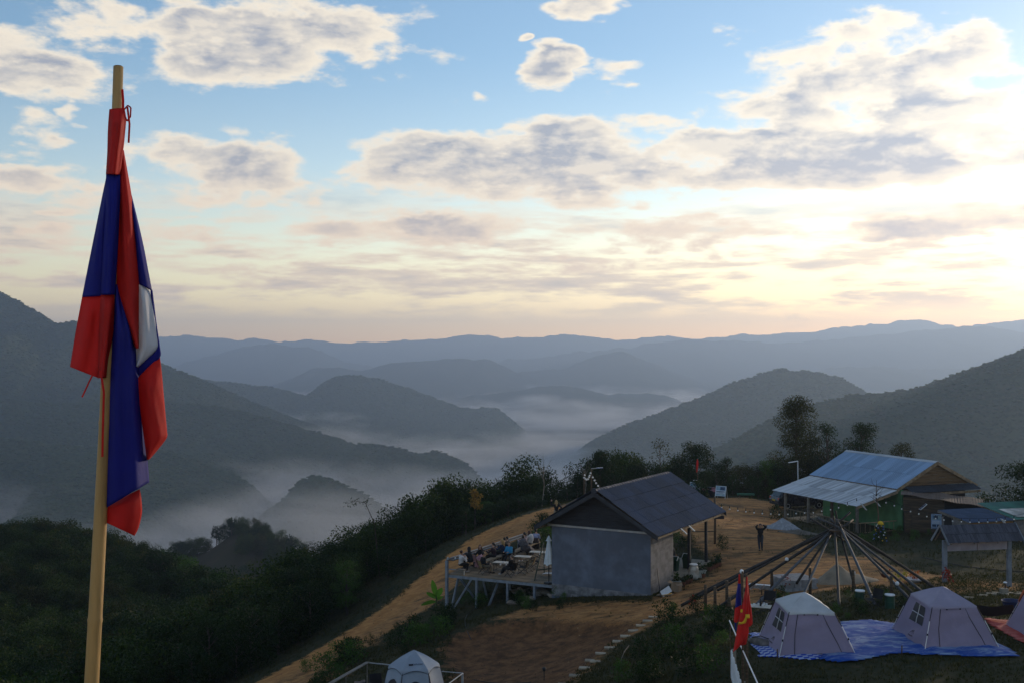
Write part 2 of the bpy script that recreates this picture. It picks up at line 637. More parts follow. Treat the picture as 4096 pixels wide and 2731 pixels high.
ridge('mountains', [(-300, 778), (200, 792), (365, 775), (440, 769), (520, 780), (585, 776), (640, 786), (700, 778), (760, 785), (900, 786), (1000, 780),
      (1080, 767), (1150, 775), (1230, 770), (1300, 768), (1380, 778), (1450, 780), (1500, 770), (1560, 773), (1620, 778), (1720, 769), (1800, 767),
      (1900, 754), (2000, 745), (2100, 734), (2150, 742), (2200, 750), (2260, 742), (2352, 734), (2700, 725)], 10500, 2200, 1600, 400, 20, rough=75, seed=2, mat_=FARHILL)
ridge('mountains', [(-300, 840), (100, 832), (380, 845), (450, 825), (560, 797), (640, 789), (720, 803), (800, 832), (900, 848), (1100, 846), (1180, 825),
      (1300, 812), (1430, 800), (1560, 783), (1650, 780), (1800, 790), (1950, 776), (2100, 760), (2200, 750), (2260, 746), (2352, 762), (2700, 755)], 8300, 2200, 1200, 400, 26, rough=48, seed=4, mat_=FARHILL)
ridge('hills', [(950, 935), (1100, 880), (1200, 852), (1290, 848), (1370, 815), (1430, 804), (1500, 835), (1580, 868), (1660, 885), (1800, 882),
      (1900, 845), (2000, 840), (2120, 850), (2250, 845), (2700, 850)], 6700, 1700, 1000, 240, 26, rough=28, seed=5, mat_=FARHILL)
ridge('hills', [(-200, 960), (400, 950), (500, 930), (640, 880), (720, 845), (760, 844), (830, 850), (900, 832), (1000, 825), (1110, 823), (1150, 838),
      (1230, 870), (1350, 905), (1500, 950)], 6200, 1600, 1000, 260, 26, rough=24, seed=6, mat_=FARHILL)
ridge('hills', [(880, 985), (1000, 922), (1090, 908), (1200, 895), (1260, 884), (1320, 888), (1400, 905), (1480, 904), (1530, 906), (1570, 925),
      (1640, 970), (1720, 1010)], 4900, 1100, 900, 200, 26, rough=16, seed=7, mat_=FARHILL)
h_karst = ridge('hills', [(300, 900), (430, 870), (490, 874), (560, 880), (640, 892), (705, 908), (728, 892), (745, 876), (770, 864), (810, 861), (860, 866), (900, 880),
      (950, 896), (1000, 916), (1060, 936), (1092, 941), (1106, 934), (1140, 936), (1165, 952), (1195, 982), (1230, 1012), (1275, 1060)], 3500, 900, 700, 300, 40, rough=10, seed=9, pw=.75, gully=.26)
h_left = ridge('mountains', [(-500, 470), (-150, 600), (0, 668), (40, 690), (100, 727), (130, 742), (170, 735), (205, 760), (300, 812), (380, 838), (440, 862), (480, 880),
      (540, 905), (640, 948), (720, 975), (800, 1005), (860, 1035), (930, 1090)], 2600, 1100, 900, 320, 60, rough=10, seed=12, gully=.34)
h_spur = ridge('hills', [(-300, 905), (100, 925), (250, 925), (380, 922), (460, 930), (540, 940), (600, 955), (700, 985), (800, 1012), (860, 1045), (950, 1100)], 2050, 650, 400, 240, 46, rough=8, seed=14, gully=.32)
h_mid = ridge('hills', [(690, 1110), (780, 1060), (828, 1019), (870, 1022), (920, 1031), (960, 1042), (1000, 1034), (1040, 1050), (1075, 1068), (1100, 1092), (1150, 1140)], 1900, 330, 300, 140, 30, rough=8, seed=15, pw=.7)
h_low = ridge('hills', [(-300, 990), (0, 1005), (200, 1030), (330, 1018), (420, 1048), (520, 1083), (560, 1100), (590, 1128), (640, 1180)], 1650, 480, 300, 200, 40, rough=8, seed=17, gully=.32)
h_fog = ridge('hills', [(590, 1190), (650, 1145), (690, 1102), (720, 1094), (760, 1098), (800, 1118), (850, 1140), (920, 1190)], 1420, 180, 180, 110, 24, rough=6, seed=18, pw=.75)
h_right2 = ridge('hills', [(1270, 1080), (1380, 1000), (1450, 970), (1530, 940), (1640, 901), (1680, 880), (1740, 861), (1790, 845), (1850, 854), (1930, 866), (1980, 895), (2060, 935), (2200, 975), (2500, 1000)], 2500, 700, 600, 280, 44, rough=10, seed=20, gully=.26)
h_right = ridge('hills', [(1560, 1110), (1640, 1030), (1720, 990), (1790, 950), (1880, 925), (1960, 906), (2040, 900), (2100, 892), (2120, 884), (2200, 856), (2300, 820), (2352, 800), (2700, 660)], 1450, 480, 350, 300, 50, rough=6, seed=22, gully=.28)

for (h, dn, a, b, sd) in ((h_karst, .018, 5, 10, 1), (h_left, .028, 4, 9, 2), (h_spur, .04, 4, 8, 3), (h_mid, .045, 4, 8, 4), (h_low, .045, 4, 8, 5), (h_fog, .045, 4, 8, 6), (h_right2, .028, 4, 9, 7), (h_right, .050, 3, 7, 8)):
    forest(h, far_crowns, dn, a, b, sd, zmin=-245)

# valley floor and the ground running on to the horizon
def sheet(name, x0, x1, y0, y1, z, m, nx=60, ny=60, amp=0.0):
    xs, ys = np.linspace(x0, x1, nx), np.linspace(y0, y1, ny)
    Xg, Yg = np.meshgrid(xs, ys)
    Zg = z + amp * fbm(Xg, Yg, 900, 4, seed=31)
    idx = np.arange(nx * ny).reshape(ny, nx)
    Fq = np.stack([idx[:-1, :-1], idx[:-1, 1:], idx[1:, 1:], idx[1:, :-1]], -1).reshape(-1, 4)
    return tag(link(name, mesh_np(name, np.stack([Xg, Yg, Zg], -1).reshape(-1, 3), Fq, m)), kind='structure')


sheet('valley_floor', -12000, 12000, -2500, 12400, VALLEY_Z, FARHILL, amp=14)

HAZE_DENSITY = 1.6e-4
FOG_DENSITY = 0.018


def volume_box(name, lo, hi, material):
    c = [(lo[i] + hi[i]) / 2 for i in range(3)]
    s = [hi[i] - lo[i] for i in range(3)]
    o = MB().box((0, 0, 0), s).build(name, material, loc=c)
    return tag(o, kind='stuff')


def haze_material():
    m = bpy.data.materials.new('haze_air'); m.use_nodes = True
    g = NT(m.node_tree)
    v = g.n('ShaderNodeVolumePrincipled')
    v.inputs['Color'].default_value = (.54, .71, 1.0, 1)
    v.inputs['Density'].default_value = HAZE_DENSITY
    v.inputs['Anisotropy'].default_value = .45
    o = g.n('ShaderNodeOutputMaterial')
    g.t.links.new(v.outputs[0], o.inputs['Volume'])
    return m


def fog_material():
    m = bpy.data.materials.new('valley_mist'); m.use_nodes = True
    g = NT(m.node_tree)
    pos = g.n('ShaderNodeNewGeometry').outputs['Position']
    x, y, z = g.sep(pos)
    q = g.vm('MULTIPLY', pos, (1, 1, 1.8))
    n1 = g.noise(q, .0016, 3, .55, .4)
    n2 = g.noise(q, .0055, 5, .6, .6)
    top = g.m('ADD', g.ramp(y, 1500.0, 3000.0, -226.0, -256.0), g.m('ADD', g.m('MULTIPLY', g.ramp(n1, .38, .66), 58.0), g.m('MULTIPLY', n2, 58.0)))
    n3 = g.noise(g.vm('MULTIPLY', pos, (.8, 1.6, 3.0)), .0042, 5, .62, .8)
    f = g.m('MULTIPLY', g.ramp(g.m('SUBTRACT', top, z), -6.0, 66.0), g.ramp(n3, .42, .64))
    v = g.n('ShaderNodeVolumePrincipled')
    v.inputs['Color'].default_value = (.97, .97, 1.0, 1)
    g.put(v.inputs['Density'], g.m('MULTIPLY', f, FOG_DENSITY))
    v.inputs['Anisotropy'].default_value = .2
    o = g.n('ShaderNodeOutputMaterial')
    g.t.links.new(v.outputs[0], o.inputs['Volume'])
    return m


volume_box('haze', (-12600, -2700, VALLEY_Z - 30), (12600, 12700, 345), haze_material())
volume_box('fog', (-2600, 900, VALLEY_Z - 12), (2600, 6200, -150), fog_material())
# ---------------------------------------------------------------- the camp's hill
def gz(px, py, z):
    Y = z * F / (HY - py)
    return ((px - CX) / F * Y, Y, z)


_ctl = [
    # house terrace and yard
    (7.39, 60, -13.1), (2.22, 63, -13.75), (11.9, 67.8, -12.8), gz(2750, 2330, -12.75), gz(2640, 2330 + 60, -13.0), (5.5, 70, -12.9), (10, 76, -12.8),
    gz(3040, 2198, -12.6), gz(2900, 2120, -12.7), gz(2800, 2010, -13.0), (22, 90, -13.5), (26, 82, -13.3), (14, 100, -13.2), (19, 108, -13.6), (27, 97, -13.6), (33, 92, -13.6),
    gz(3500, 2210, -12.6), gz(3700, 2200, -12.6), gz(4050, 2200, -12.5), (36, 74, -13.0), (42, 86, -13.8), (30, 70, -12.4), (50, 70, -13.5), (50, 95, -16),
    # slope up to the tents
    gz(3115, 2625, -10.55), gz(3417, 2613, -10.55), gz(3031, 2549, -10.7), gz(3310, 2540, -10.65), gz(3993, 2593, -10.45), gz(3562, 2520, -10.55), gz(3500, 2731, -10.3), gz(4090, 2731, -10.3), gz(3850, 2480, -10.8),
    gz(3777, 2318, -11.65), gz(3900, 2345, -11.95), gz(4035, 2370, -12.2), gz(3200, 2350, -11.75), gz(3450, 2330, -11.8), gz(3350, 2420, -11.3), gz(3700, 2400, -11.4), gz(3950, 2430, -11.5), gz(4080, 2440, -11.6),
    gz(2950, 2500, -11.3), gz(2850, 2731, -11.3), gz(2700, 2600, -12.1), gz(2900, 2400, -12.2), gz(2620, 2480, -12.75), gz(2300, 2720, -13.05), gz(2450, 2600, -12.85), gz(2480, 2731, -12.2), gz(2560, 2640, -12.2),
    # pit and left tent shelf
    gz(2050, 2650, -14.25), gz(2250, 2600, -13.9), gz(1900, 2600, -14.4), gz(1950, 2478, -13.85), gz(2350, 2480, -13.4), gz(2150, 2470, -13.65), gz(2150, 2530, -14.15), gz(2100, 2731, -13.9), gz(1780, 2560, -14.5),
    (-4.2, 46, -14.45), (-7, 47, -14.6), (-1.5, 46, -14.3), (-5, 51, -14.7), (-9, 50, -15.6),
    # bank under the deck
    gz(1797, 2440, -15.3), gz(2000, 2400, -14.5), gz(2180, 2380, -13.9), (1.0, 68, -14.2), (-2, 72, -14.6), gz(1700, 2480, -15.6), gz(1550, 2570, -16.1), gz(1400, 2640, -16.3),
    # the dirt track along the rim
    gz(2225, 2063, -12.4), gz(2350, 2010, -12.6), gz(2420, 1995, -12.8), gz(2100, 2072, -13.05), gz(1900, 2160, -14.1), gz(1750, 2300, -15.3), gz(1600, 2420, -16.2), gz(1400, 2540, -17.0), gz(1200, 2640, -17.4), gz(1060, 2720, -17.5),
    gz(1000, 2731 + 60, -17.6), (-20, 50, -20), (-24, 40, -21), (-12, 42, -17),
    # falling away beyond the track
    (-18, 77, -21.5), (-15, 87, -20.0), (-26, 90, -27), (-34, 70, -27), (-50, 80, -31), (-10, 94, -18.0), (-5, 100, -16.8), (2, 106, -15.6), (9, 112, -15.0),
    gz(2090, 2060, -13.1), gz(2260, 2015, -12.55), gz(1900, 2143, -14.05), gz(1740, 2262, -15.3), gz(1650, 2330, -15.85), gz(1560, 2405, -16.4), gz(1430, 2495, -17.0), gz(1300, 2575, -17.4), gz(2000, 2098, -13.5), gz(2350, 1998, -12.7), (16, 120, -17), (25, 122, -18), (38, 112, -17.5),
    (-20, 108, -27), (-8, 115, -24), (4, 125, -22), (15, 135, -24), (30, 138, -25), (50, 125, -24), (60, 100, -22), (70, 80, -19), (70, 50, -15), (55, 40, -12), (30, 30, -10.0), (15, 28, -10.5), (0, 28, -13), (-12, 28, -15.5),
    (-30, 120, -31), (-50, 120, -33), (-75, 150, -31.5), (-60, 165, -31.5), (-90, 178, -30.5), (-45, 150, -34.5), (-35, 140, -35.5), (-26, 128, -33.5), (-70, 110, -33), (-100, 120, -34),
    (0, 5, -7.5), (0, 15, -9), (40, 5, -8), (-30, 10, -12), (-60, 30, -24),
    # far skirts
    (-95, 215, -50), (-60, 200, -52), (-30, 180, -50), (0, 160, -42), (40, 180, -52), (90, 150, -40), (120, 100, -32), (-140, 180, -36), (-150, 100, -40), (-180, 240, -70),
    (-60, 300, -105), (40, 280, -100), (140, 260, -95), (-200, 380, -150), (0, 420, -165), (200, 400, -150), (0, 650, -250), (-350, 600, -255), (350, 600, -255), (350, 200, -110), (-350, 200, -120), (500, 0, -150), (-500, 0, -160), (0, -150, -60), (200, -60, -40), (-200, -60, -60),
    (-500, 800, -275), (500, 800, -275), (0, 900, -275),
]
_C = np.array(_ctl, float)


def _solve():
    P = _C[:, :2]
    D = np.linalg.norm(P[:, None] - P[None], axis=2)
    n = len(P)
    A = np.zeros((n + 3, n + 3))
    A[:n, :n] = D + np.eye(n) * -0.05
    A[:n, n] = 1; A[:n, n + 1:] = P
    A[n, :n] = 1; A[n + 1:, :n] = P.T
    return np.linalg.solve(A, np.concatenate([_C[:, 2], np.zeros(3)]))


_W = _solve()


def terrain(x, y):
    x, y = np.atleast_1d(np.asarray(x, float)), np.atleast_1d(np.asarray(y, float))
    out = np.empty(x.size)
    xf, yf = x.ravel(), y.ravel()
    for i in range(0, x.size, 20000):
        xs, ys = xf[i:i + 20000], yf[i:i + 20000]
        D = np.sqrt((xs[:, None] - _C[None, :, 0]) ** 2 + (ys[:, None] - _C[None, :, 1]) ** 2 + 1.5)
        out[i:i + 20000] = D @ _W[:-3] + _W[-3] + xs * _W[-2] + ys * _W[-1]
    near = np.exp(-((xf - 10) / 60) ** 2 - ((yf - 65) / 60) ** 2)
    out += near * (0.16 * fbm(xf, yf, 5.0, 3, seed=3) + .07 * fbm(xf, yf, 1.1, 3, seed=4)) + (1 - near) * 3.0 * fbm(xf, yf, 45, 4, seed=6)
    return out.reshape(x.shape)


def gr(x, y):
    return float(terrain(x, y)[0])


def gp(px, py, y0=30.0, y1=240.0):
    """the ground point seen at a photograph pixel"""
    Ys = np.linspace(y0, y1, 1200)
    X = (px - CX) / F * Ys
    Zr = (HY - py) / F * Ys
    d = Zr - terrain(X, Ys)
    k = np.where(d <= 0)[0]
    i = int(k[0]) if len(k) else len(Ys) - 1
    Y = Ys[i]
    if 0 < i < len(Ys):
        a, b = d[i - 1], d[i]
        if a > 0 >= b: Y = Ys[i - 1] + (Ys[i] - Ys[i - 1]) * a / (a - b)
    X = (px - CX) / F * Y
    return Vector((X, Y, gr(X, Y)))


def poly_sd(poly, x, y):
    """signed distance to a polygon in plan, positive inside"""
    P = np.array(poly, float)
    Q = np.roll(P, -1, 0)
    inside = np.zeros(x.shape, bool)
    dist = np.full(x.shape, 1e9)
    for (ax, ay), (bx, by) in zip(P, Q):
        cond = ((ay > y) != (by > y)) & (x < (bx - ax) * (y - ay) / (by - ay + 1e-12) + ax)
        inside ^= cond
        ex, ey = bx - ax, by - ay
        t = np.clip(((x - ax) * ex + (y - ay) * ey) / (ex * ex + ey * ey + 1e-12), 0, 1)
        dist = np.minimum(dist, np.hypot(x - ax - t * ex, y - ay - t * ey))
    return np.where(inside, dist, -dist)


def plan(pts):
    return [tuple(gp(*p)[:2]) for p in pts]


ROAD = plan([(960, 2760), (1130, 2668), (1300, 2575), (1430, 2495), (1560, 2405), (1650, 2330), (1740, 2262), (1900, 2143), (2090, 2060), (2260, 2015), (2420, 1992), (2470, 2005),
             (2330, 2045), (2200, 2080), (2130, 2120), (2060, 2160), (1970, 2200), (1890, 2260), (1830, 2330), (1760, 2400), (1640, 2470), (1530, 2535), (1360, 2640), (1150, 2790)])
YARD = plan([(2470, 2010), (2800, 1992), (2980, 1988), (3120, 2010), (3140, 2100), (3220, 2160), (3300, 2215), (3480, 2225), (3620, 2275), (3780, 2300), (3700, 2330), (3500, 2340), (3150, 2385),
             (2980, 2420), (2800, 2440), (2640, 2480), (2480, 2560), (2300, 2720), (2180, 2731), (2300, 2520), (2150, 2470), (1980, 2470), (2100, 2430), (2350, 2405), (2600, 2395), (2850, 2300), (2860, 2230), (2700, 2120), (2560, 2040)])
PIT = plan([(1770, 2570), (1850, 2520), (1960, 2485), (2150, 2468), (2400, 2480), (2560, 2485), (2420, 2590), (2270, 2725), (2200, 2790), (1760, 2790), (1800, 2680)])
SPOTS = [plan([(1400, 2555), (1500, 2540), (1530, 2570), (1420, 2590)]), plan([(1300, 2690), (1370, 2675), (1400, 2700), (1280, 2720)]),
         plan([(3700, 2330), (3900, 2310), (4096, 2330), (4096, 2360), (3800, 2370)]), plan([(2700, 2390), (2850, 2360), (2900, 2420), (2760, 2440)])]

_xs = np.concatenate([-60 - np.geomspace(1.2, 560, 46)[::-1], np.arange(-60, 56, .42), 56 + np.geomspace(1.2, 560, 46)])
_ys = np.concatenate([26 - np.geomspace(1, 180, 18)[::-1], np.arange(26, 125, .42), 125 + np.geomspace(1, 800, 60)])


def ground_material():
    m = bpy.data.materials.new('earth_and_turf'); m.use_nodes = True
    g = NT(m.node_tree)
    pos = g.n('ShaderNodeNewGeometry').outputs['Position']
    def attr(a):
        n = g.n('ShaderNodeAttribute'); n.attribute_name = a
        return n.outputs['Fac']
    big = g.noise(pos, .35, 4, .6)
    mid = g.noise(pos, 1.6, 5, .65)
    fine = g.noise(pos, 9.0, 5, .7)
    streak = g.noise(g.vm('MULTIPLY', pos, (.7, 2.6, 1)), 1.1, 5, .7, .6)
    tan = g.mix(g.ramp(mid, .3, .7), (.31, .140, .048), (.47, .232, .084))
    tan = g.mix(g.m('MULTIPLY', g.ramp(streak, .50, .64), .8), tan, (.085, .052, .03))
    tan = g.mix(g.m('MULTIPLY', g.ramp(fine, .60, .76), .5), tan, (.40, .30, .18))
    patch = g.noise(g.vm('MULTIPLY', pos, (.6, 1.5, 1)), .42, 5, .7, .5)
    tan = g.mix(g.m('MULTIPLY', g.ramp(patch, .52, .64), .72), tan, g.mix(g.ramp(fine, .4, .6), (.035, .030, .015), (.11, .075, .038)))
    orange = g.mix(g.ramp(mid, .3, .7), (.34, .145, .045), (.52, .245, .080))
    orange = g.mix(g.m('MULTIPLY', g.ramp(fine, .58, .75), .5), orange, (.42, .27, .14))
    red = g.mix(g.ramp(mid, .3, .72), (.080, .040, .020), (.225, .108, .046))
    red = g.mix(g.m('MULTIPLY', g.ramp(fine, .62, .74), .55), red, (.27, .18, .115))
    turf = g.mix(g.ramp(big, .35, .65), (.020, .026, .010), (.045, .042, .018))
    turf = g.mix(g.m('MULTIPLY', g.ramp(mid, .48, .72), .7), turf, (.075, .052, .026))
    turf = g.mix(g.m('MULTIPLY', g.ramp(fine, .60, .72), .35), turf, (.11, .085, .045))
    wob = g.m('MULTIPLY', g.m('SUBTRACT', g.m('ADD', g.m('MULTIPLY', mid, .6), g.m('MULTIPLY', fine, .4)), .5), 3.4)
    def edge(a, soft=.25):
        return g.ramp(g.m('ADD', attr(a), wob), -soft, soft)
    col = g.mix(edge('yard', .5), turf, tan)
    col = g.mix(edge('road'), col, g.mix(g.ramp(attr('bank'), 1.2, -.2), tan, orange))
    col = g.mix(edge('pit', .35), col, red)
    bs = g.n('ShaderNodeBsdfPrincipled')
    g.put(bs.inputs['Base Color'], g.vm('SCALE', col, s=1.0))
    bs.inputs['Roughness'].default_value = .95
    bs.inputs['Specular IOR Level'].default_value = .1
    bp = g.n('ShaderNodeBump'); bp.inputs['Strength'].default_value = .9; bp.inputs['Distance'].default_value = .11
    g.put(bp.inputs['Height'], g.m('ADD', g.m('MULTIPLY', mid, .7), g.m('MULTIPLY', fine, .5)))
    g.t.links.new(bp.outputs[0], bs.inputs['Normal'])
    o = g.n('ShaderNodeOutputMaterial')
    g.t.links.new(bs.outputs[0], o.inputs[0])
    return m


def build_ground():
    Xg, Yg = np.meshgrid(_xs, _ys)
    Z = terrain(Xg, Yg)
    sd_r = np.full(Xg.shape, -9.0); sd_y = sd_r.copy(); sd_p = sd_r.copy(); bank = np.full(Xg.shape, 9.0)
    k = (np.abs(Xg) < 60) & (Yg > 26) & (Yg < 126)
    sd_r[k] = poly_sd(ROAD, Xg[k], Yg[k])
    sd_y[k] = poly_sd(YARD, Xg[k], Yg[k])
    sd_p[k] = poly_sd(PIT, Xg[k], Yg[k])
    for s in SPOTS: sd_y[k] = np.maximum(sd_y[k], poly_sd(s, Xg[k], Yg[k]) - .1)
    L = np.array(ROAD[:11])
    d = np.full(Xg[k].shape, 99.0)
    for a, b in zip(L[:-1], L[1:]):
        e = b - a
        t = np.clip(((Xg[k] - a[0]) * e[0] + (Yg[k] - a[1]) * e[1]) / (e @ e), 0, 1)
        d = np.minimum(d, np.hypot(Xg[k] - a[0] - t * e[0], Yg[k] - a[1] - t * e[1]))
    bank[k] = d - 1.6
    # the outer edge of the track is cut a little into the bank, the pit has a dug lip
    Z[k] += -.35 * np.clip(sd_p[k], 0, .8) / .8 * .9 - .12 * np.clip(sd_r[k], 0, .6)
    ny, nx = Xg.shape
    idx = np.arange(nx * ny).reshape(ny, nx)
    Fq = np.stack([idx[:-1, :-1], idx[:-1, 1:], idx[1:, 1:], idx[1:, :-1]], -1).reshape(-1, 4)
    V = np.stack([Xg, Yg, Z], -1).reshape(-1, 3)
    cr = sd_r.ravel()[Fq].mean(1)
    m = ground_material()
    for name, sel in (('ground', cr <= 0), ('dirt_road', cr > 0)):
        f = Fq[sel]
        used, inv = np.unique(f, return_inverse=True)
        me = mesh_np(name, V[used], inv.reshape(-1, 4), m)
        for an, arr in (('road', sd_r), ('yard', sd_y), ('pit', sd_p), ('bank', bank)):
            a = me.attributes.new(an, 'FLOAT', 'POINT')
            a.data.foreach_set('value', np.clip(arr.ravel()[used], -9, 9).astype(np.float32))
        tag(link(name, me), kind='structure')


build_ground()


def dug(x, y):
    """ground height with the pit and track cut in"""
    x, y = np.atleast_1d(np.asarray(x, float)), np.atleast_1d(np.asarray(y, float))
    z = terrain(x, y)
    return z - .315 * np.clip(poly_sd(PIT, x, y), 0, .8) / .8 - .12 * np.clip(poly_sd(ROAD, x, y), 0, .6)
# ---------------------------------------------------------------- buildings
M_RENDER = mat('grey_render', (.145, .168, .222), .9, .35, 1.1, .35, 14, col2=(.095, .108, .138))
M_BLOCK = mat('concrete_block', (.22, .205, .20), .95, .3, 2.2, .5, 30)
M_SHEETROOF = mat('dark_roof_sheet', (.030, .046, .084), .7, .35, .8, .1, 20, spec=.5)
M_BARGE = mat('slate_paint', (.030, .036, .048), .55, .3, 2, .1)
M_RIDGE = mat('ridge_clay', (.16, .135, .13), .7, .4, 2.5, .3)
M_DARKWOOD = mat('dark_boards', (.027, .028, .034), .8, .4, 2.0, .3, 12, stretch=(1, 1, 8))
M_STEEL = mat('blue_grey_steel', (.17, .20, .24), .5, .3, 3, .1, spec=.5)
M_GALV = mat('galvanised', (.42, .44, .46), .45, .25, 3, .1, metal=.5)
M_PLANK = mat('weathered_plank', (.20, .145, .088), .8, .45, 2.0, .4, 18, stretch=(.6, 6, 1), coord='Object')
M_WOOD = mat('brown_timber', (.10, .066, .040), .8, .5, 3.0, .4, 14, stretch=(1, 1, 6))
M_PALEWOOD = mat('pale_timber', (.27, .20, .125), .8, .4, 3.0, .3, 14)
M_GREYWOOD = mat('grey_timber', (.17, .145, .12), .85, .4, 3.0, .4, 14)
M_GREENWALL = mat('green_plaster', (.09, .225, .10), .85, .25, 1.2, .2, 12)
M_ZINC = mat('zinc_sheet', (.27, .38, .52), .38, .22, 1.0, .1, 16, metal=.35, spec=.5, stretch=(1, .15, 1))
M_OLDZINC = mat('old_zinc_sheet', (.52, .535, .55), .5, .35, 1.2, .15, 16, metal=.15, spec=.5, stretch=(2.5, .2, 1))
M_BLUEROOF = mat('blue_roof_sheet', (.040, .062, .115), .55, .3, 1.0, .1, 16, spec=.5)
M_GREENROOF = mat('green_roof_sheet', (.040, .15, .105), .6, .3, 1.0, .1, 16, spec=.5)
M_CONC = mat('slab_concrete', (.25, .215, .165), .9, .3, 1.5, .4, 20)
M_WHITE = mat('white_paint', (.74, .75, .76), .55, .12, 3, .05)
M_CREAM = mat('cream_board', (.52, .47, .39), .6, .15, 3, .05)
M_BLACK = mat('black_plastic', (.014, .014, .016), .55, .3, 4, .05)
M_PANEL = mat('solar_cell', (.020, .028, .055), .15, .3, 6, spec=.6)
M_RUST = mat('rusty_sheet', (.17, .125, .095), .8, .5, 3, .3, col2=(.085, .055, .04))
M_MORTAR = mat('mortar', (.18, .17, .17), .95, .2, 3, .4)
M_DARKWALL = mat('plum_wall', (.050, .045, .052), .85, .3, 1.5, .2)


def corr_mesh(name, w, l, pitch, amp, m, n_l=2, box=False, vee=False):
    """a corrugated sheet: width w across (x), length l down the slope (y)"""
    per = 6 if vee else 4
    nx = int(round(w / pitch)) * per + 1
    xs = np.linspace(0, w, nx)
    if box:
        zs = amp * np.clip(np.cos(2 * np.pi * xs / pitch) * 2.2 - .9, -.15, 1.0)
    elif vee:
        zs = amp * (np.abs(np.cos(np.pi * xs / pitch + .2)) ** .8 - .6)
    else:
        zs = amp * np.cos(2 * np.pi * xs / pitch)
    V = np.array([(x, l * j / (n_l - 1), z + .004 * math.sin(3 * x + j)) for j in range(n_l) for x, z in zip(xs, zs)])
    idx = np.arange(nx * n_l).reshape(n_l, nx)
    Fq = np.stack([idx[:-1, :-1], idx[1:, :-1], idx[1:, 1:], idx[:-1, 1:]], -1).reshape(-1, 4)[:, ::-1]
    # give the sheet a thickness
    V2 = V - np.array([0, 0, .006]); k = len(V)
    F2 = Fq[:, ::-1] + k
    rim = []
    b = list(idx[0]) + list(idx[1:, -1]) + list(idx[-1, -2::-1]) + list(idx[-2:0:-1, 0])
    for i in range(len(b)):
        a, c = b[i], b[(i + 1) % len(b)]
        rim.append((a, c, c + k, a + k))
    return mesh_np(name, np.concatenate([V, V2]), np.concatenate([Fq, F2, np.array(rim)]), m, smooth=False)


def roof_slope(parent, P0, along, down, cols, rows, me, w, l, lap=.07, lift=.012, name='roof_sheet', jit=.006):
    a, d = Vector(along).normalized(), Vector(down).normalized()
    n = a.cross(d)
    flip = n.z < 0
    out = []
    for r in range(rows):
        for c in range(cols):
            o = bpy.data.objects.new(name, me)
            COL.objects.link(o)
            o.parent = parent
            X, Y = a, d
            if flip: X = -a
            nn = X.cross(Y)
            p = Vector(P0) + a * ((c + (1 if flip else 0)) * w) + d * (r * (l - lap)) + nn * (lift * (rows - r) + rnd.uniform(-jit, jit))
            Mx = Matrix((X, Y, nn)).transposed().to_4x4()
            Mx.translation = p
            Mx = Mx @ Matrix.Rotation(rnd.uniform(-.004, .004), 4, 'Z')
            o.matrix_local = Mx
            out.append(o)
    return out


def block_wall(parent, O, ux, nrm, L, z0, z1, m, bw=.40, bh=.20, depth=.03, name='concrete_block', proud=.007, skip=None):
    """running-bond blocks standing proud of a wall face"""
    ux, nrm = Vector(ux).normalized(), Vector(nrm).normalized()
    cache = {}
    k = 0
    z = z0
    row = 0
    while z < z1 - .02:
        h = min(bh, z1 - z)
        x = 0.0
        w0 = bw if row % 2 == 0 else bw / 2
        while x < L - .02:
            w = min(w0, L - x)
            key = (round(w, 2), round(h, 2))
            if key not in cache:
                b = MB().box((0, 0, 0), (w - .008, depth, h - .008))
                me = bpy.data.meshes.new(name); me.from_pydata(b.v, [], b.f); me.materials.append(m); me.update()
                cache[key] = me
            if not (skip and skip(x + w / 2, z + h / 2)):
                o = bpy.data.objects.new(name, cache[key]); COL.objects.link(o); o.parent = parent
                c = Vector(O) + ux * (x + w / 2) + nrm * (proud - depth / 2 + rnd.uniform(-.0015, .002)) + Vector((0, 0, z + h / 2))
                Mx = Matrix((ux, -nrm, Vector((0, 0, 1)))).transposed().to_4x4()
                Mx.translation = c
                o.matrix_local = Mx
            x += w; w0 = bw
            k += 1
        z += h
        row += 1
    return k


def boards(parent, O, ux, nrm, polyfn, z0, z1, bh, m, th=.025, name='board', gap=.008, wob=.006):
    """horizontal boards; polyfn(z) gives the left and right ends at a height"""
    ux, nrm = Vector(ux).normalized(), Vector(nrm).normalized()
    z = z0
    while z < z1 - .02:
        h = min(bh, z1 - z)
        a0, a1 = polyfn(z + .004); b0, b1 = polyfn(z + h - .004)
        if max(a1 - a0, b1 - b0) > .1:
            off = nrm * (rnd.uniform(0, wob))
            O_ = Vector(O) + off
            q = [O_ + ux * a0 + Vector((0, 0, z + gap / 2)), O_ + ux * a1 + Vector((0, 0, z + gap / 2)), O_ + ux * max(b1, b0 + .01) + Vector((0, 0, z + h - gap / 2)), O_ + ux * b0 + Vector((0, 0, z + h - gap / 2))]
            MB().poly([v + nrm * th for v in q], th, nrm).build(name, m, parent)
        z += h


HOUSE_RZ, DECK_RZ = R(-30), R(-26.5)


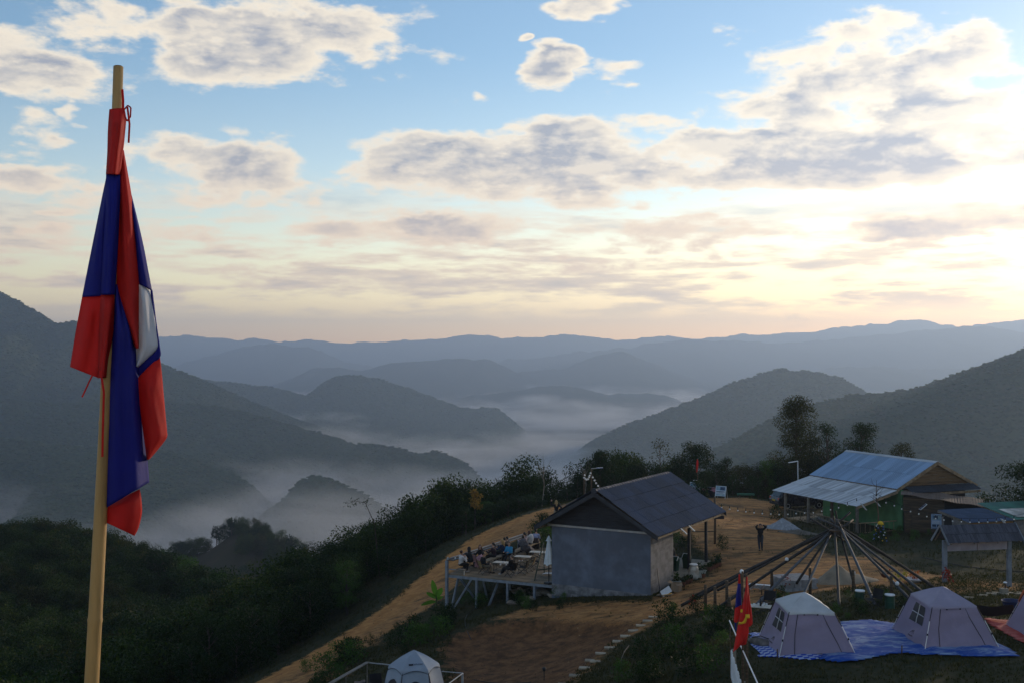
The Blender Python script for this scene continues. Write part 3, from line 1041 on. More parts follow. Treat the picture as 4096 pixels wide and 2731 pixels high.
def build_house():
    H = thing('house', 'grey rendered block house with dark corrugated roof and open porch beside the deck', 'house', (2.22, 63.0, -12.6), HOUSE_RZ)
    W, L, TOP = 5.96, 9.1, 2.95
    c = W / 2
    half, ez, az, y0, y1 = 3.66, 2.90, 5.02, -.72, 9.92
    sl = (az - ez) / half
    # walls
    b = MB()
    b.box((c, .09, (TOP - 1.3) / 2 - .0), (W, .16, TOP + 1.3))
    wall = b.build('wall', M_RENDER, H)
    b = MB(); b.box((W - .08, 1.68, .82), (.16, 3.0, TOP + 1.3)); b.build('wall', M_MORTAR, H)
    b = MB(); b.box((.08, 4.7, .82), (.16, 9.0, TOP + 1.3)); b.build('wall', M_RENDER, H)
    b = MB(); b.box((c, 3.24, .82), (W - .34, .14, TOP + 1.3)); b.build('wall', M_RENDER, H)
    block_wall(H, (W, .01, 0), (0, 1, 0), (1, 0, 0), 3.18, -.62, TOP, M_BLOCK)
    block_wall(H, (0, .01, 0), (1, 0, 0), (0, -1, 0), W, -1.0, -.34, mat('damp_block', (.19, .19, .20), .95, .45, 2.5, .5, 25), proud=.014)
    # floor slab and porch
    b = MB(); b.box((c + .02, 6.25, -.32), (W + .0, 5.9, .64)); b.build('floor_slab', M_CONC, H)
    for y in (5.95, 8.75):
        MB().box((W - .12, y, 1.42), (.15, .15, 2.9)).build('post', M_DARKWOOD, H)
    for y in (5.95, 8.75):
        MB().box((.30, y, 1.42), (.15, .15, 2.9)).build('post', M_DARKWOOD, H)
    MB().box((W - .12, 6.3, 2.93), (.10, 6.3, .14)).build('eave_beam', M_WOOD, H)
    # metal strip along the wall head, gable boards
    MB().box((c, -.03, TOP - .02), (W + .5, .07, .10)).build('wall_plate', M_GALV, H)
    def gab(z): 
        w = (az - .12 - z) / sl
        return (c - max(w, .02), c + max(w, .02))
    boards(H, (0, .0, 0), (1, 0, 0), (0, -1, 0), lambda z: (max(gab(z)[0], -.1), min(gab(z)[1], W + .1)), TOP + .04, az - .2, .22, M_DARKWOOD)
    boards(H, (0, L, 0), (1, 0, 0), (0, 1, 0), lambda z: (max(gab(z)[0], -.1), min(gab(z)[1], W + .1)), TOP + .04, az - .2, .22, M_DARKWOOD)
    # roof: timbers as one part, sheets and ridge tiles under it
    b = MB()
    for s in (-1, 1):
        for y in np.linspace(y0 + .25, y1 - .15, 7):
            b.bar((c, y, az - .10), (c + s * (half - .05), y, ez - .06), .06, .10)
        for k in np.linspace(.1, .97, 5):
            b.bar((c + s * half * k, y0 + .05, az - .035 - (az - ez) * k), (c + s * half * k, y1 - .05, az - .035 - (az - ez) * k), .05, .04)
    roof = b.build('roof', M_WOOD, H)
    slope = math.hypot(half, az - ez)
    me = corr_mesh('roof_sheet', 1.064, 1.125, .1773, .060, M_SHEETROOF, vee=True)
    for s in (1, -1):
        roof_slope(roof, (c, y0, az + .01), (0, 1, 0), (s * half, 0, ez - az), 10, 4, me, 1.064, 1.125, .075, .030)
    # ridge tiles
    tile = MB()
    n = 9
    prof = []
    for j, (yy, rr) in enumerate(((0, .175), (.33, .150), (.385, .150))):
        for k in range(n):
            a = math.pi * k / (n - 1)
            prof.append((rr * math.cos(a) * 1.1, yy, rr * math.sin(a) * .95))
    tile.add(prof, [(j * n + k, j * n + k + 1, (j + 1) * n + k + 1, (j + 1) * n + k) for j in range(2) for k in range(n - 1)])
    tile.add([(p[0] * .86, p[1], p[2] * .86) for p in prof[:n]] + prof[:n], [(k, k + 1, n + k + 1, n + k) for k in range(n - 1)])
    tm = bpy.data.meshes.new('ridge_tile'); tm.from_pydata(tile.v, [], tile.f); tm.materials.append(M_RIDGE); tm.update()
    y = y0 - .02
    while y < y1 - .2:
        o = bpy.data.objects.new('ridge_tile', tm); COL.objects.link(o); o.parent = roof
        o.location = (c, y, az - .01 + rnd.uniform(-.004, .008)); o.rotation_euler = (rnd.uniform(-.02, .02), rnd.uniform(-.03, .03), 0)
        y += .352
    MB().lathe([(.02, -.02), (.16, -.02), (.17, .02), (.16, .06), (.02, .06)], 14, (0, 0, 0), M=Matrix.Rotation(math.pi / 2, 3, 'X')).build('ridge_cap', M_BARGE, roof, loc=(c, y0 - .02, az + .05))
    # barge boards
    for s in (-1, 1):
        for y in (y0 - .03, y1 + .01):
            p = [(c, y, az + .02), (c + s * (half + .05), y, ez - .01), (c + s * (half + .05), y, ez - .24), (c, y, az - .24)]
            q = [(a, bb + .035, d) for a, bb, d in p]
            MB().add(p + q, [(0, 1, 2, 3), (7, 6, 5, 4), (0, 4, 5, 1), (1, 5, 6, 2), (2, 6, 7, 3), (3, 7, 4, 0)]).build('barge_board', M_BARGE, H)
    for s in (-1, 1):
        MB().box((c + s * (half - .09), (y0 + y1) / 2, ez - .12), (.03, y1 - y0 - .1, .11)).build('fascia', M_PALEWOOD, H)
    return H


house = build_house()
HM = Matrix.Translation((2.22, 63.0, -12.6)) @ Matrix.Rotation(HOUSE_RZ, 4, 'Z')
DM = Matrix.Translation((-3.77, 66.0, -13.0)) @ Matrix.Rotation(DECK_RZ, 4, 'Z')


def build_deck():
    D = thing('deck', 'raised plank terrace on blue grey steel legs where people sit over the valley', 'deck', (-3.77, 66.0, -13.0), DECK_RZ)
    W, L = 6.7, 10.6
    pw = .142
    k = int(L / pw)
    metas = []
    for j in range(4):
        b = MB().box((0, 0, 0), (W - .02, pw - .016, .035))
        me = bpy.data.meshes.new('plank'); me.from_pydata(b.v, [], b.f); me.materials.append(M_PLANK); me.update(); metas.append(me)
    for i in range(k):
        o = bpy.data.objects.new('plank', metas[i % 4]); COL.objects.link(o); o.parent = D
        o.location = (W / 2 + rnd.uniform(-.03, .03), pw * (i + .5), -.02 + rnd.uniform(-.004, .004))
        o.rotation_euler = (0, 0, rnd.uniform(-.002, .002))
    b = MB()
    b.box((W / 2, .05, -.13), (W, .07, .16)).box((.05, L / 2, -.13), (.07, L - .2, .16)).box((W / 2, L - .05, -.13), (W, .07, .16))
    for y in np.linspace(1.5, 9, 6): b.box((W / 2, y, -.10), (W - .2, .06, .12))
    b.build('frame', M_STEEL, D)
    def leg(x, y, top=-.2, name='leg', w=.13):
        p = DM @ Vector((x, y, 0)); g = gr(p.x, p.y) - (-13.0) - .15
        MB().box((x, y, (g + top) / 2), (w, w, abs(top - g))).build(name, M_STEEL, D)
    p0 = DM @ Vector((0, 0, 0)); g0 = gr(p0.x, p0.y) + 13.0
    MB().box((-.02, -.06, (g0 - .2 + .78) / 2), (.15, .15, .78 - g0 + .2)).build('corner_post', M_STEEL, D)
    for x, y in ((1.9, .06), (3.9, .06), (5.6, .06), (.1, 3.4), (.1, 6.8), (.1, 10.3), (2.4, 3.4), (4.6, 3.4), (2.4, 7)):
        leg(x, y)
    def brace(p, q, w=.10): MB().bar(p, q, w, w).build('brace', M_STEEL, D)
    brace((1.55, .05, -.2), (.22, .0, g0 + .02)); brace((.35, .7, -.2), (.12, .15, g0 + .05)); brace((.75, .1, -.2), (1.4, 1.6, g0 + .15)); brace((2.3, .1, -.2), (2.0, 1.3, g0 + .5))
    brace((3.0, .8, -.2), (2.6, .2, g0 + .6))
    # short arm from the corner post that carries the first stool plank
    MB().bar((0, -.05, .28), (.62, .05, .28), .06, .05).build('side_arm', M_STEEL, D)
    MB().box((.85, .12, .30), (.5, .30, .05)).build('side_seat', M_GREYWOOD, D)
    MB().box((1.05, .10, .13), (.05, .05, .32)).build('leg', M_GALV, D)
    return D


deck = build_deck()

def dpos(x, y, z=0.0): return DM @ Vector((x, y, z))
def hpos(x, y, z=0.0): return HM @ Vector((x, y, z))


CAFE_RZ = math.atan2(.38, .925)
CO = Vector((25.1, 82.0, -13.32))
CM = Matrix.Translation(CO) @ Matrix.Rotation(CAFE_RZ, 4, 'Z')


def build_cafe():
    H = thing('cafe', 'long low building with pale blue metal roof, lower veranda roof and a green wall', 'building', CO, CAFE_RZ)
    Lr = 10.35
    # floor
    b = MB().box((6.9, 5.0, -.35), (7.2, 9.9, .7)); b.build('floor_slab', M_CONC, H)
    MB().box((1.9, 4.6, -.32), (3.3, 9.0, .64)).build('veranda_floor', M_CONC, H)
    # walls
    MB().box((3.95, 4.3, 1.55), (.12, 9.2, 3.1)).build('wall', M_GREENWALL, H)
    MB().box((7.1, -.05 + .12, 1.6), (6.2, .12, 3.2)).build('wall', M_DARKWALL, H)
    MB().box((10.25, 4.6, 1.5), (.12, 9.0, 3.0)).build('wall', M_DARKWALL, H)
    MB().box((7.1, 8.95, 1.6), (6.2, .12, 3.2)).build('wall', M_DARKWALL, H)
    # upper roof
    ry, ez, rz_ = 7.5, 3.15, 5.02
    b = MB()
    for s, q in ((1, 3.72), (-1, 11.32)):
        for t in np.linspace(.1, Lr - .1, 7): b.bar((ry, t, rz_ - .12), (q, t, ez - .08), .06, .1)
        for k in (.05, .35, .65, .97): b.bar((ry + (q - ry) * k, .05, rz_ - .05 - (rz_ - ez) * k), (ry + (q - ry) * k, Lr - .05, rz_ - .05 - (rz_ - ez) * k), .05, .05)
    roof = b.build('roof', M_GREYWOOD, H)
    me = corr_mesh('roof_sheet', .80, 2.17, .20, .022, M_ZINC, box=True)
    for q in (3.70, 11.32):
        roof_slope(roof, (ry, -.02, rz_), (0, 1, 0), (q - ry, 0, ez - rz_), 13, 2, me, .80, 2.17, .10, .014, jit=.003)
    b = MB()
    for s in (-1, 1):
        b.poly([(ry, -.05, rz_ + .065), (ry, Lr + .1, rz_ + .065), (ry + s * .24, Lr + .1, rz_ - .06), (ry + s * .24, -.05, rz_ - .06)], .012, (0, 0, 1))
    b.build('ridge_cap', M_OLDZINC, roof)
    # fascia along the eave and the gable end
    MB().box((3.72, Lr / 2, ez - .10), (.05, Lr, .19)).build('fascia', M_GREYWOOD, H)
    for q in (3.68, 11.36):
        p0, p1 = Vector((ry, -.06, rz_ - .09)), Vector((q, -.06, ez - .09))
        MB().bar(p0, p1, .05, .22).build('barge_board', M_PALEWOOD, H)
    # gable boards (yellowed timber) and the little awning under them
    sl = (rz_ - ez) / 3.8
    M_YEL = mat('yellowed_board', (.13, .082, .042), .8, .4, 2.5, .3, 12, stretch=(.5, 1, 6))
    boards(H, (0, .10, 0), (1, 0, 0), (0, -1, 0), lambda z: (ry - (rz_ - .12 - z) / sl, ry + (rz_ - .12 - z) / sl), 3.3, rz_ - .25, .26, M_YEL)
    aw = MB(); aw.bar((4.35, -.85, 2.78), (10.9, -.85, 2.78), .05, .17); aw.build('awning_beam', M_PALEWOOD, H)
    me2 = corr_mesh('awning_sheet', .82, .98, .10, .012, M_BARGE)
    roof_slope(H, (4.35, -.02, 3.28), (1, 0, 0), (0, -.9, -.36), 8, 1, me2, .82, .98, name='awning_sheet')
    # veranda roof with patched old sheets
    b = MB()
    for t in np.linspace(.1, Lr - .1, 6): b.bar((3.7, t, 2.94), (.05, t, 2.0), .05, .09)
    for k in (.06, .5, .95): b.bar((3.7 * (1 - k), .05, 2.98 - .96 * k), (3.7 * (1 - k), Lr - .05, 2.98 - .96 * k), .05, .05)
    vr = b.build('veranda_roof', M_GREYWOOD, H)
    me3 = corr_mesh('roof_sheet', .80, 2.02, .10, .012, M_OLDZINC, box=False)
    roof_slope(vr, (3.78, -.05, 3.06), (0, 1, 0), (-3.78, 0, -1.0), 13, 2, me3, .80, 2.02, .12, .014, jit=.012)
    MB().bar((3.72, -.06, 2.93), (-.05, -.06, 1.95), .05, .17).build('barge_board', M_PALEWOOD, H)
    # posts, rails and balusters of the veranda
    for t in (.15, 3.0, 5.83, 8.77):
        MB().box((.15, t, .98), (.17, .17, 2.05)).build('post', M_GREYWOOD if t != 3.0 else M_WOOD, H)
    def rail(p, q, n, z=.80):
        p, q = Vector(p), Vector(q)
        MB().tube([p + Vector((0, 0, z)), (p + q) / 2 + Vector((0, 0, z - .02)), q + Vector((0, 0, z))], .04, 7).build('rail', M_PALEWOOD, H)
        MB().tube([p + Vector((0, 0, .08)), q + Vector((0, 0, .08))], .028, 6).build('rail', M_PALEWOOD, H)
        for i in range(n):
            x = p.lerp(q, (i + .5) / n)
            MB().tube([x + Vector((0, 0, .05)), x + Vector((0, 0, z))], .018, 6).build('baluster', M_PALEWOOD, H)
    rail((.15, 8.7, 0), (.15, 5.9, 0), 7); rail((.15, 5.75, 0), (.15, 3.1, 0), 6); rail((.15, 2.9, 0), (.15, .25, 0), 5); rail((.2, .12, 0), (3.7, .12, 0), 8)
    return H


cafe = build_cafe()
def cpos(q, t, z=0.0): return CM @ Vector((q, t, z))


def build_annex():
    A, B = Vector((28.6, 82.2, -13.7)), Vector((33.6, 80.3, -13.7))
    d = B - A
    rz = math.atan2(d.y, d.x)
    H = thing('lean_to', 'brown plank lean-to with a sagging rusty roof edge beside the green wall', 'shed', A, rz)
    M_PL = mat('brown_planks', (.105, .072, .048), .85, .5, 1.6, .4, 12, stretch=(.5, 1, 7))
    x1 = 2.75
    MB().box((x1 / 2, .20, 1.55), (x1, .06, 3.1)).build('wall', M_DARKWOOD, H)
    boards(H, (0, .165, 0), (1, 0, 0), (0, -1, 0), lambda z: (.55, x1), .0, 2.05, .245, M_PL, name='plank', wob=.02)
    boards(H, (0, .165, 0), (1, 0, 0), (0, -1, 0), lambda z: (-.05, x1), 2.06, 3.1, .26, M_PL, name='plank', wob=.02)
    b = MB().box((.28, .13, 1.0), (.50, .05, 2.0))
    door = b.build('door', M_WOOD, H)
    MB().box((.42, .09, 1.0), (.03, .04, .12)).build('handle', M_BLACK, door)
    MB().box((4.0, 1.3, 1.4), (2.6, .08, 2.8)).build('wall', M_DARKWOOD, H)
    MB().box((x1 + .02, .7, 1.4), (.08, 1.1, 2.8)).build('wall', M_DARKWOOD, H)
    # thin old roof
    def rf(u, v):
        x = -.2 + 5.6 * u
        return Vector((x, -.35 + 3.0 * v, 3.33 - .115 * x + .16 * v + .035 * math.sin(x * 3.1) + .012 * math.sin(x * 31)))
    b = MB(); b.grid(rf, 60, 3); b.grid(lambda u, v: rf(u, v) - Vector((0, 0, .025)), 60, 3)
    b.grid(lambda u, v: rf(u, 0) - Vector((0, 0, .03 * v)), 60, 2)
    b.build('roof', M_RUST, H)
    return H


annex = build_annex()


def build_block_shed():
    H = thing('block_shed', 'small grey block shed with a dark blue sheet roof behind the roofed signboard', 'shed', (30.8, 76.0, -13.15), R(17))
    W, Dp = 3.75, 3.2
    z0, z1 = 1.62, 2.02
    MB().box((.32, 1.75, .75), (.14, 2.7, 1.75)).build('wall', M_MORTAR, H)
    block_wall(H, (.24, 3.05, 0), (0, -1, 0), (-1, 0, 0), 1.35, 0, 1.6, M_BLOCK, skip=None)
    block_wall(H, (.24, 1.65, 0), (0, -1, 0), (-1, 0, 0), 1.25, 0, 1.6, M_BLOCK)
    MB().box((1.9, .45, .75), (3.1, .12, 1.5)).build('wall', M_DARKWOOD, H)
    MB().box((W - .2, 1.7, .75), (.14, 2.6, 1.75)).build('wall', M_MORTAR, H)
    MB().box((.20, 2.35, .85), (.05, .75, 1.6)).build('door', M_BLACK, H)
    b = MB()
    for x in (.1, 1.3, 2.5, 3.65): b.bar((x, .08, z0 - .08), (x, Dp, z1 - .08), .05, .09)
    roof = b.build('roof', M_PALEWOOD, H)
    me = corr_mesh('roof_sheet', .94, 1.17, .117, .018, M_BLUEROOF)
    roof_slope(roof, (0, Dp, z1), (1, 0, 0), (0, -Dp, z0 - z1), 4, 3, me, .94, 1.17, .13, .012)
    MB().box((W / 2, .12, z0 - .13), (W - .05, .03, .15)).build('fascia', mat('ochre_board', (.26, .14, .045), .7, .3, 3), H)
    MB().bar((.0, .05, z0 - .06), (.0, Dp, z1 - .06), .03, .16).build('fascia', M_GREYWOOD, H)
    return H


block_shed = build_block_shed()


def build_green_shed():
    H = thing('green_shed', 'low block shed with a green sheet roof beside the blue roofed shed', 'shed', (34.45, 77.15, -13.15), R(17))
    W, Dp, z0, z1 = 4.8, 4.0, 1.66, 2.24
    MB().box((.3, 2.0, .75), (.14, 3.4, 1.75)).build('wall', M_MORTAR, H)
    MB().box((2.5, .42, .75), (4.4, .12, 1.75)).build('wall', M_MORTAR, H)
    block_wall(H, (.35, .36, 0), (1, 0, 0), (0, -1, 0), 4.3, 0, 1.5, M_BLOCK)
    MB().box((.75, -.15, .85), (.16, .16, 1.75)).build('column', M_CONC, H)
    b = MB()
    for x in (.1, 1.6, 3.1, 4.6): b.bar((x, .08, z0 - .08), (x, Dp, z1 - .08), .05, .09)
    roof = b.build('roof', M_PALEWOOD, H)
    me = corr_mesh('roof_sheet', .96, 1.42, .16, .018, M_GREENROOF, box=True)
    roof_slope(roof, (.0, Dp, z1), (1, 0, 0), (0, -Dp, z0 - z1), 5, 3, me, .96, 1.42, .08, .012)
    # clear pale sheet lying on the slope
    pn = MB().box((0, 0, 0), (2.3, 1.9, .03))
    o = pn.build('skylight_sheet', mat('clear_sheet', (.50, .47, .42), .22, .3, 1.5, spec=.6), H)
    o.location = (1.65, 1.25, z0 + .26); o.rotation_euler = (math.atan2(z1 - z0, Dp), 0, 0)
    return H


green_shed = build_green_shed()


def build_signboard():
    p0, p1 = Vector((22.0, 57.3, 0)), Vector((25.58, 58.0, 0))
    p0.z, p1.z = gr(p0.x, p0.y), gr(p1.x, p1.y)
    mid = (p0 + p1) / 2
    d = Vector((p1.x - p0.x, p1.y - p0.y, 0)); L = d.length
    rz = math.atan2(d.y, d.x)
    base = -12.0
    H = thing('signboard', 'wooden signboard with shingled gable roof on two grey posts standing on the grass', 'sign', (mid.x, mid.y, base), rz)
    for s, g in ((-1, p0), (1, p1)):
        z = g.z - base - .2
        MB().box((s * L / 2, 0, (z + 2.42) / 2), (.20, .17, 2.42 - z)).build('post', M_STEEL, H)
    for s in (-1, 1):
        MB().box((s * (L / 4 - .05), -.02, 2.06), (L / 2 - .16, .05, .40)).build('panel', mat('pale_panel', (.36, .32, .36), .6, .15, 2), H)
    MB().box((0, 0, 2.29), (L, .06, .05)).build('rail', M_GREYWOOD, H)
    # roof
    apex, half, drop = 3.15, .72, .80
    x0, x1 = -L / 2 - .24, L / 2 + .34
    b = MB()
    b.box(((x0 + x1) / 2, 0, apex - .10), (x1 - x0 - .1, .06, .10))
    for s in (-1, 1):
        for x in np.linspace(x0 + .15, x1 - .15, 4): b.bar((x, 0, apex - .07), (x, s * half, apex - drop - .03), .05, .06)
    roof = b.build('roof', M_GREYWOOD, H)
    M_SH = mat('grey_shingle', (.066, .072, .096), .75, .5, 2.0, .4, 14, stretch=(3, 1, .5), col2=(.034, .037, .052))
    shm = []
    for w in (.17, .21, .25):
        q = MB().box((0, 0, 0), (w - .008, .54, .016))
        me = bpy.data.meshes.new('shingle'); me.from_pydata(q.v, [], q.f); me.materials.append(M_SH); me.update(); shm.append((w, me))
    ang = math.atan2(drop, half)
    for s in (-1, 1):
        for row in range(2):
            x = x0 + .03
            while x < x1 - .06:
                w, me = rnd.choice(shm)
                o = bpy.data.objects.new('shingle', me); COL.objects.link(o); o.parent = roof
                t = (.27 if row == 0 else .27 + .50) + rnd.uniform(-.02, .025)
                nl = .014 + (.022 if row == 0 else 0) + rnd.uniform(0, .008)
                y, z = s * (math.cos(ang) * t + math.sin(ang) * nl), apex - math.sin(ang) * t + math.cos(ang) * nl
                o.location = (x + w / 2, y, z)
                o.rotation_euler = (-s * ang, 0, rnd.uniform(-.02, .02))
                x += w
    for x in (x0 - .02, x1 + .02):
        for s in (-1, 1):
            MB().bar((x, 0, apex + .03), (x, s * (half + .08), apex - drop - .06), .035, .11).build('barge_board', M_STEEL, H)
    return H


signboard = build_signboard()
# ---------------------------------------------------------------- trees, shrubs and grass
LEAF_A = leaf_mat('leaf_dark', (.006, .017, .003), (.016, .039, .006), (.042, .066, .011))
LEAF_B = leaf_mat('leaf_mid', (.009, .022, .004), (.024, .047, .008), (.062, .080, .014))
LEAF_C = leaf_mat('leaf_olive', (.016, .022, .005), (.048, .052, .010), (.13, .11, .022))
LEAF_D = leaf_mat('leaf_bright', (.030, .065, .012), (.060, .125, .020), (.12, .18, .03))
BARK = mat('bark', (.075, .058, .045), .9, .5, 4, .5, 20)
DRYWOOD = mat('dry_twig', (.20, .165, .13), .9, .4, 4, .3)


def leaf_cloud(centres, radii, n_leaf, size, rng, aspect=2.2, droop=.35, squash=1.0):
    """many small leaf quads spread through a set of clump volumes -> vertices, quads"""
    c = np.asarray(centres); r = np.asarray(radii)
    w = r ** 2; w = w / w.sum()
    k = rng.choice(len(c), n_leaf, p=w)
    d = rng.normal(size=(n_leaf, 3)); d /= np.linalg.norm(d, axis=1)[:, None]
    rad = rng.random(n_leaf) ** .45
    p = c[k] + d * (rad * r[k])[:, None] * np.array([1, 1, squash])
    ax = d * .6 + rng.normal(size=(n_leaf, 3)) * .7 + np.array([0, 0, -droop])
    ax /= np.linalg.norm(ax, axis=1)[:, None]
    up = rng.normal(size=(n_leaf, 3)) * .8 + np.array([0, 0, 1.0])
    sd = np.cross(ax, up); sd /= np.linalg.norm(sd, axis=1)[:, None] + 1e-6
    L = size * (.6 + .8 * rng.random(n_leaf))[:, None]
    Wd = L / aspect
    V = np.stack([p, p + ax * L * .5 + sd * Wd * .5, p + ax * L, p + ax * L * .5 - sd * Wd * .5], 1).reshape(-1, 3)
    return V, np.arange(n_leaf * 4).reshape(-1, 4)


def tree_meshes(seed, h, spread, n_leaf, size, leaf, trunk_h=.35, clumps=14, lean=0.0, squash=.8, shape='round', tr=.022, droop=.35):
    """crown mesh and trunk mesh of one tree standing at the origin"""
    rng = np.random.default_rng(seed); r = random.Random(seed)
    cs, rs = [], []
    mb = MB()
    top = Vector((lean * h, r.uniform(-.05, .05) * h, h * .93))
    tp = [Vector((0, 0, -.3)), Vector((lean * h * .15, 0, h * trunk_h * .5)), Vector((lean * h * .4, 0.02 * h, h * trunk_h)), Vector((lean * h * .7, .01 * h, h * .7)), top]
    mb.tube(tp, [h * tr * 1.2, h * tr, h * tr * .85, h * tr * .45, h * tr * .12], 7)
    for i in range(clumps):
        f = (i + .5) / clumps
        z = h * (trunk_h + (1 - trunk_h) * (f * .95 + r.uniform(-.05, .05)))
        u = (z / h - trunk_h) / (1 - trunk_h)
        if shape == 'round': rad = spread * math.sqrt(max(.05, 1 - (2 * u - .85) ** 2 / 1.5))
        elif shape == 'cone': rad = spread * (1.0 - .72 * u)
        elif shape == 'tall': rad = spread * (.62 + .38 * math.sin(u * math.pi * 1.15 + .3))
        else: rad = spread * (.45 + .55 * u)
        a = i * 2.39996 + r.uniform(-.5, .5)
        d = rad * r.uniform(.35, .85)
        base = Vector((lean * h * u, 0, 0))
        p = base + Vector((math.cos(a) * d, math.sin(a) * d, z))
        cs.append(p); rs.append(spread * r.uniform(.30, .52))
        s = base * .8 + Vector((0, 0, max(h * trunk_h * .7, z - d * .9)))
        mb.tube([s, s.lerp(p, .55) + Vector((0, 0, .05 * d)), p], [h * tr * .38, h * tr * .22, h * tr * .06], 5, cap=False)
    cs.append(Vector((top.x, top.y, h - spread * .25))); rs.append(spread * .33)
    V, Fq = leaf_cloud([tuple(c) for c in cs], rs, n_leaf, size, rng, squash=squash, droop=droop)
    crown = mesh_np('crown', V, Fq, leaf, smooth=False)
    tm = bpy.data.meshes.new('trunk'); tm.from_pydata(mb.v, [], mb.f); tm.materials.append(BARK); tm.update()
    return crown, tm


def plant_tree(name, meshes, loc, rz, sc, label, cat='tree', group=None, sz=None):
    t = thing(name, label, cat, loc, rz, group)
    t.scale = (sc, sc, sz or sc)
    for n, me in zip(('crown', 'trunk'), meshes):
        o = bpy.data.objects.new(n, me); COL.objects.link(o); o.parent = t
    return t


# kinds of tree on the rim
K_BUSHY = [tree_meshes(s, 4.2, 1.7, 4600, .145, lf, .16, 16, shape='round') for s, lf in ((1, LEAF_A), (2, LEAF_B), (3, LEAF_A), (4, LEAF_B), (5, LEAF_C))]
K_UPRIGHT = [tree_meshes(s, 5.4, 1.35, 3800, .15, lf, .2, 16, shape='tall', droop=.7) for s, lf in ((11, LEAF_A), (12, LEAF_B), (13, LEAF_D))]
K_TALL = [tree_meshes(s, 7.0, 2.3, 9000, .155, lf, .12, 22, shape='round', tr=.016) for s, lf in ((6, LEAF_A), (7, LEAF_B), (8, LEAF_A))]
K_SHRUB = [tree_meshes(s, 1.5, .85, 800, .13, lf, .06, 10, shape='round', tr=.012) for s, lf in ((21, LEAF_A), (22, LEAF_B), (23, LEAF_D))]

# along the outer edge of the track and behind the yard: (pixel x, pixel y of the top, distance from camera)
def rim_tree(px, py, Y, kinds, label, group, name='tree', rel=1.0, k=None, cat='tree'):
    x = (px - CX) / F * Y
    g = gr(x, Y)
    ztop = (HY - py) / F * Y
    h = max(1.0, ztop - g)
    me = kinds[rnd.randrange(len(kinds)) if k is None else k]
    h0 = max(v.co.z for v in me[0].vertices)
    sc = h / h0
    return plant_tree(name, me, (x, Y, g), rnd.uniform(0, 6.28), min(max(sc, .45), 1.5) * rel, label, cat, group, sz=sc)


RIM = 'trees on the slope below the track'
tops = [(560, 2560), (700, 2440), (820, 2370), (930, 2310), (1020, 2265), (1100, 2225), (1160, 2195), (1240, 2160), (1320, 2118), (1400, 2095), (1480, 2082), (1550, 2035), (1620, 2000), (1700, 1962), (1780, 1915),
        (1850, 1905), (1920, 1898), (1990, 1880), (2060, 1872), (2130, 1868), (2200, 1862), (2270, 1850), (2330, 1855), (2400, 1845)]
def top_line(px): return float(np.interp(px, [t[0] for t in tops], [t[1] for t in tops]))
_edge = np.array(ROAD[:11])
rows = 0
for row, (off, lowr) in enumerate(((4.8, 100), (9.0, 50), (13.5, 14), (20.5, 0))):
    L = np.concatenate([[0], np.cumsum(np.linalg.norm(np.diff(_edge, axis=0), axis=1))])
    step = (2.5, 2.8, 3.1, 3.4)[row]
    s = rnd.uniform(0, step)
    while s < L[-1]:
        i = min(int(np.searchsorted(L, s, 'right') - 1), len(_edge) - 2)
        t = (s - L[i]) / (L[i + 1] - L[i])
        p = _edge[i] + (_edge[i + 1] - _edge[i]) * t
        e = _edge[i + 1] - _edge[i]; e = e / np.linalg.norm(e)
        n = np.array([-e[1], e[0]])
        o = off + rnd.uniform(-1.6, 1.6)
        q = p + n * o + e * rnd.uniform(-.8, .8)
        x, Y = float(q[0]), float(q[1])
        s += step * rnd.uniform(.75, 1.25)
        g = gr(x, Y)
        px = CX + F * x / Y
        if px < -120 or Y < 40: continue
        # stand no taller than the outline of the wood against the mist
        lim = top_line(px) + lowr + rnd.uniform(0, 45)
        zt = (HY - lim) / F * Y
        h = min(max(zt - g, 1.6), 7.0) * rnd.uniform(.86, 1.0)
        kinds = K_BUSHY if rnd.random() < .72 else K_UPRIGHT
        me = (K_TALL if h > 4.8 else kinds)[rnd.randrange(3)]
        h0 = max(v.co.z for v in me[0].vertices)
        sc = h / h0
        where = ('beside the top of the dirt track' if px > 2050 else 'above the track behind the people on the terrace' if px > 1650 else 'on the slope left of the lower track' if px > 1000 else 'in the dark hollow below the big flag')
        lab = ('bushy dark green tree ' if kinds is K_BUSHY else 'slender green tree ') + where
        plant_tree('bushy_tree' if kinds is K_BUSHY else 'slender_tree', me, (x, Y, g), rnd.uniform(0, 6.28), max(sc, .7) * rnd.uniform(.95, 1.15), lab, 'tree', RIM, sz=sc)
        rows += 1

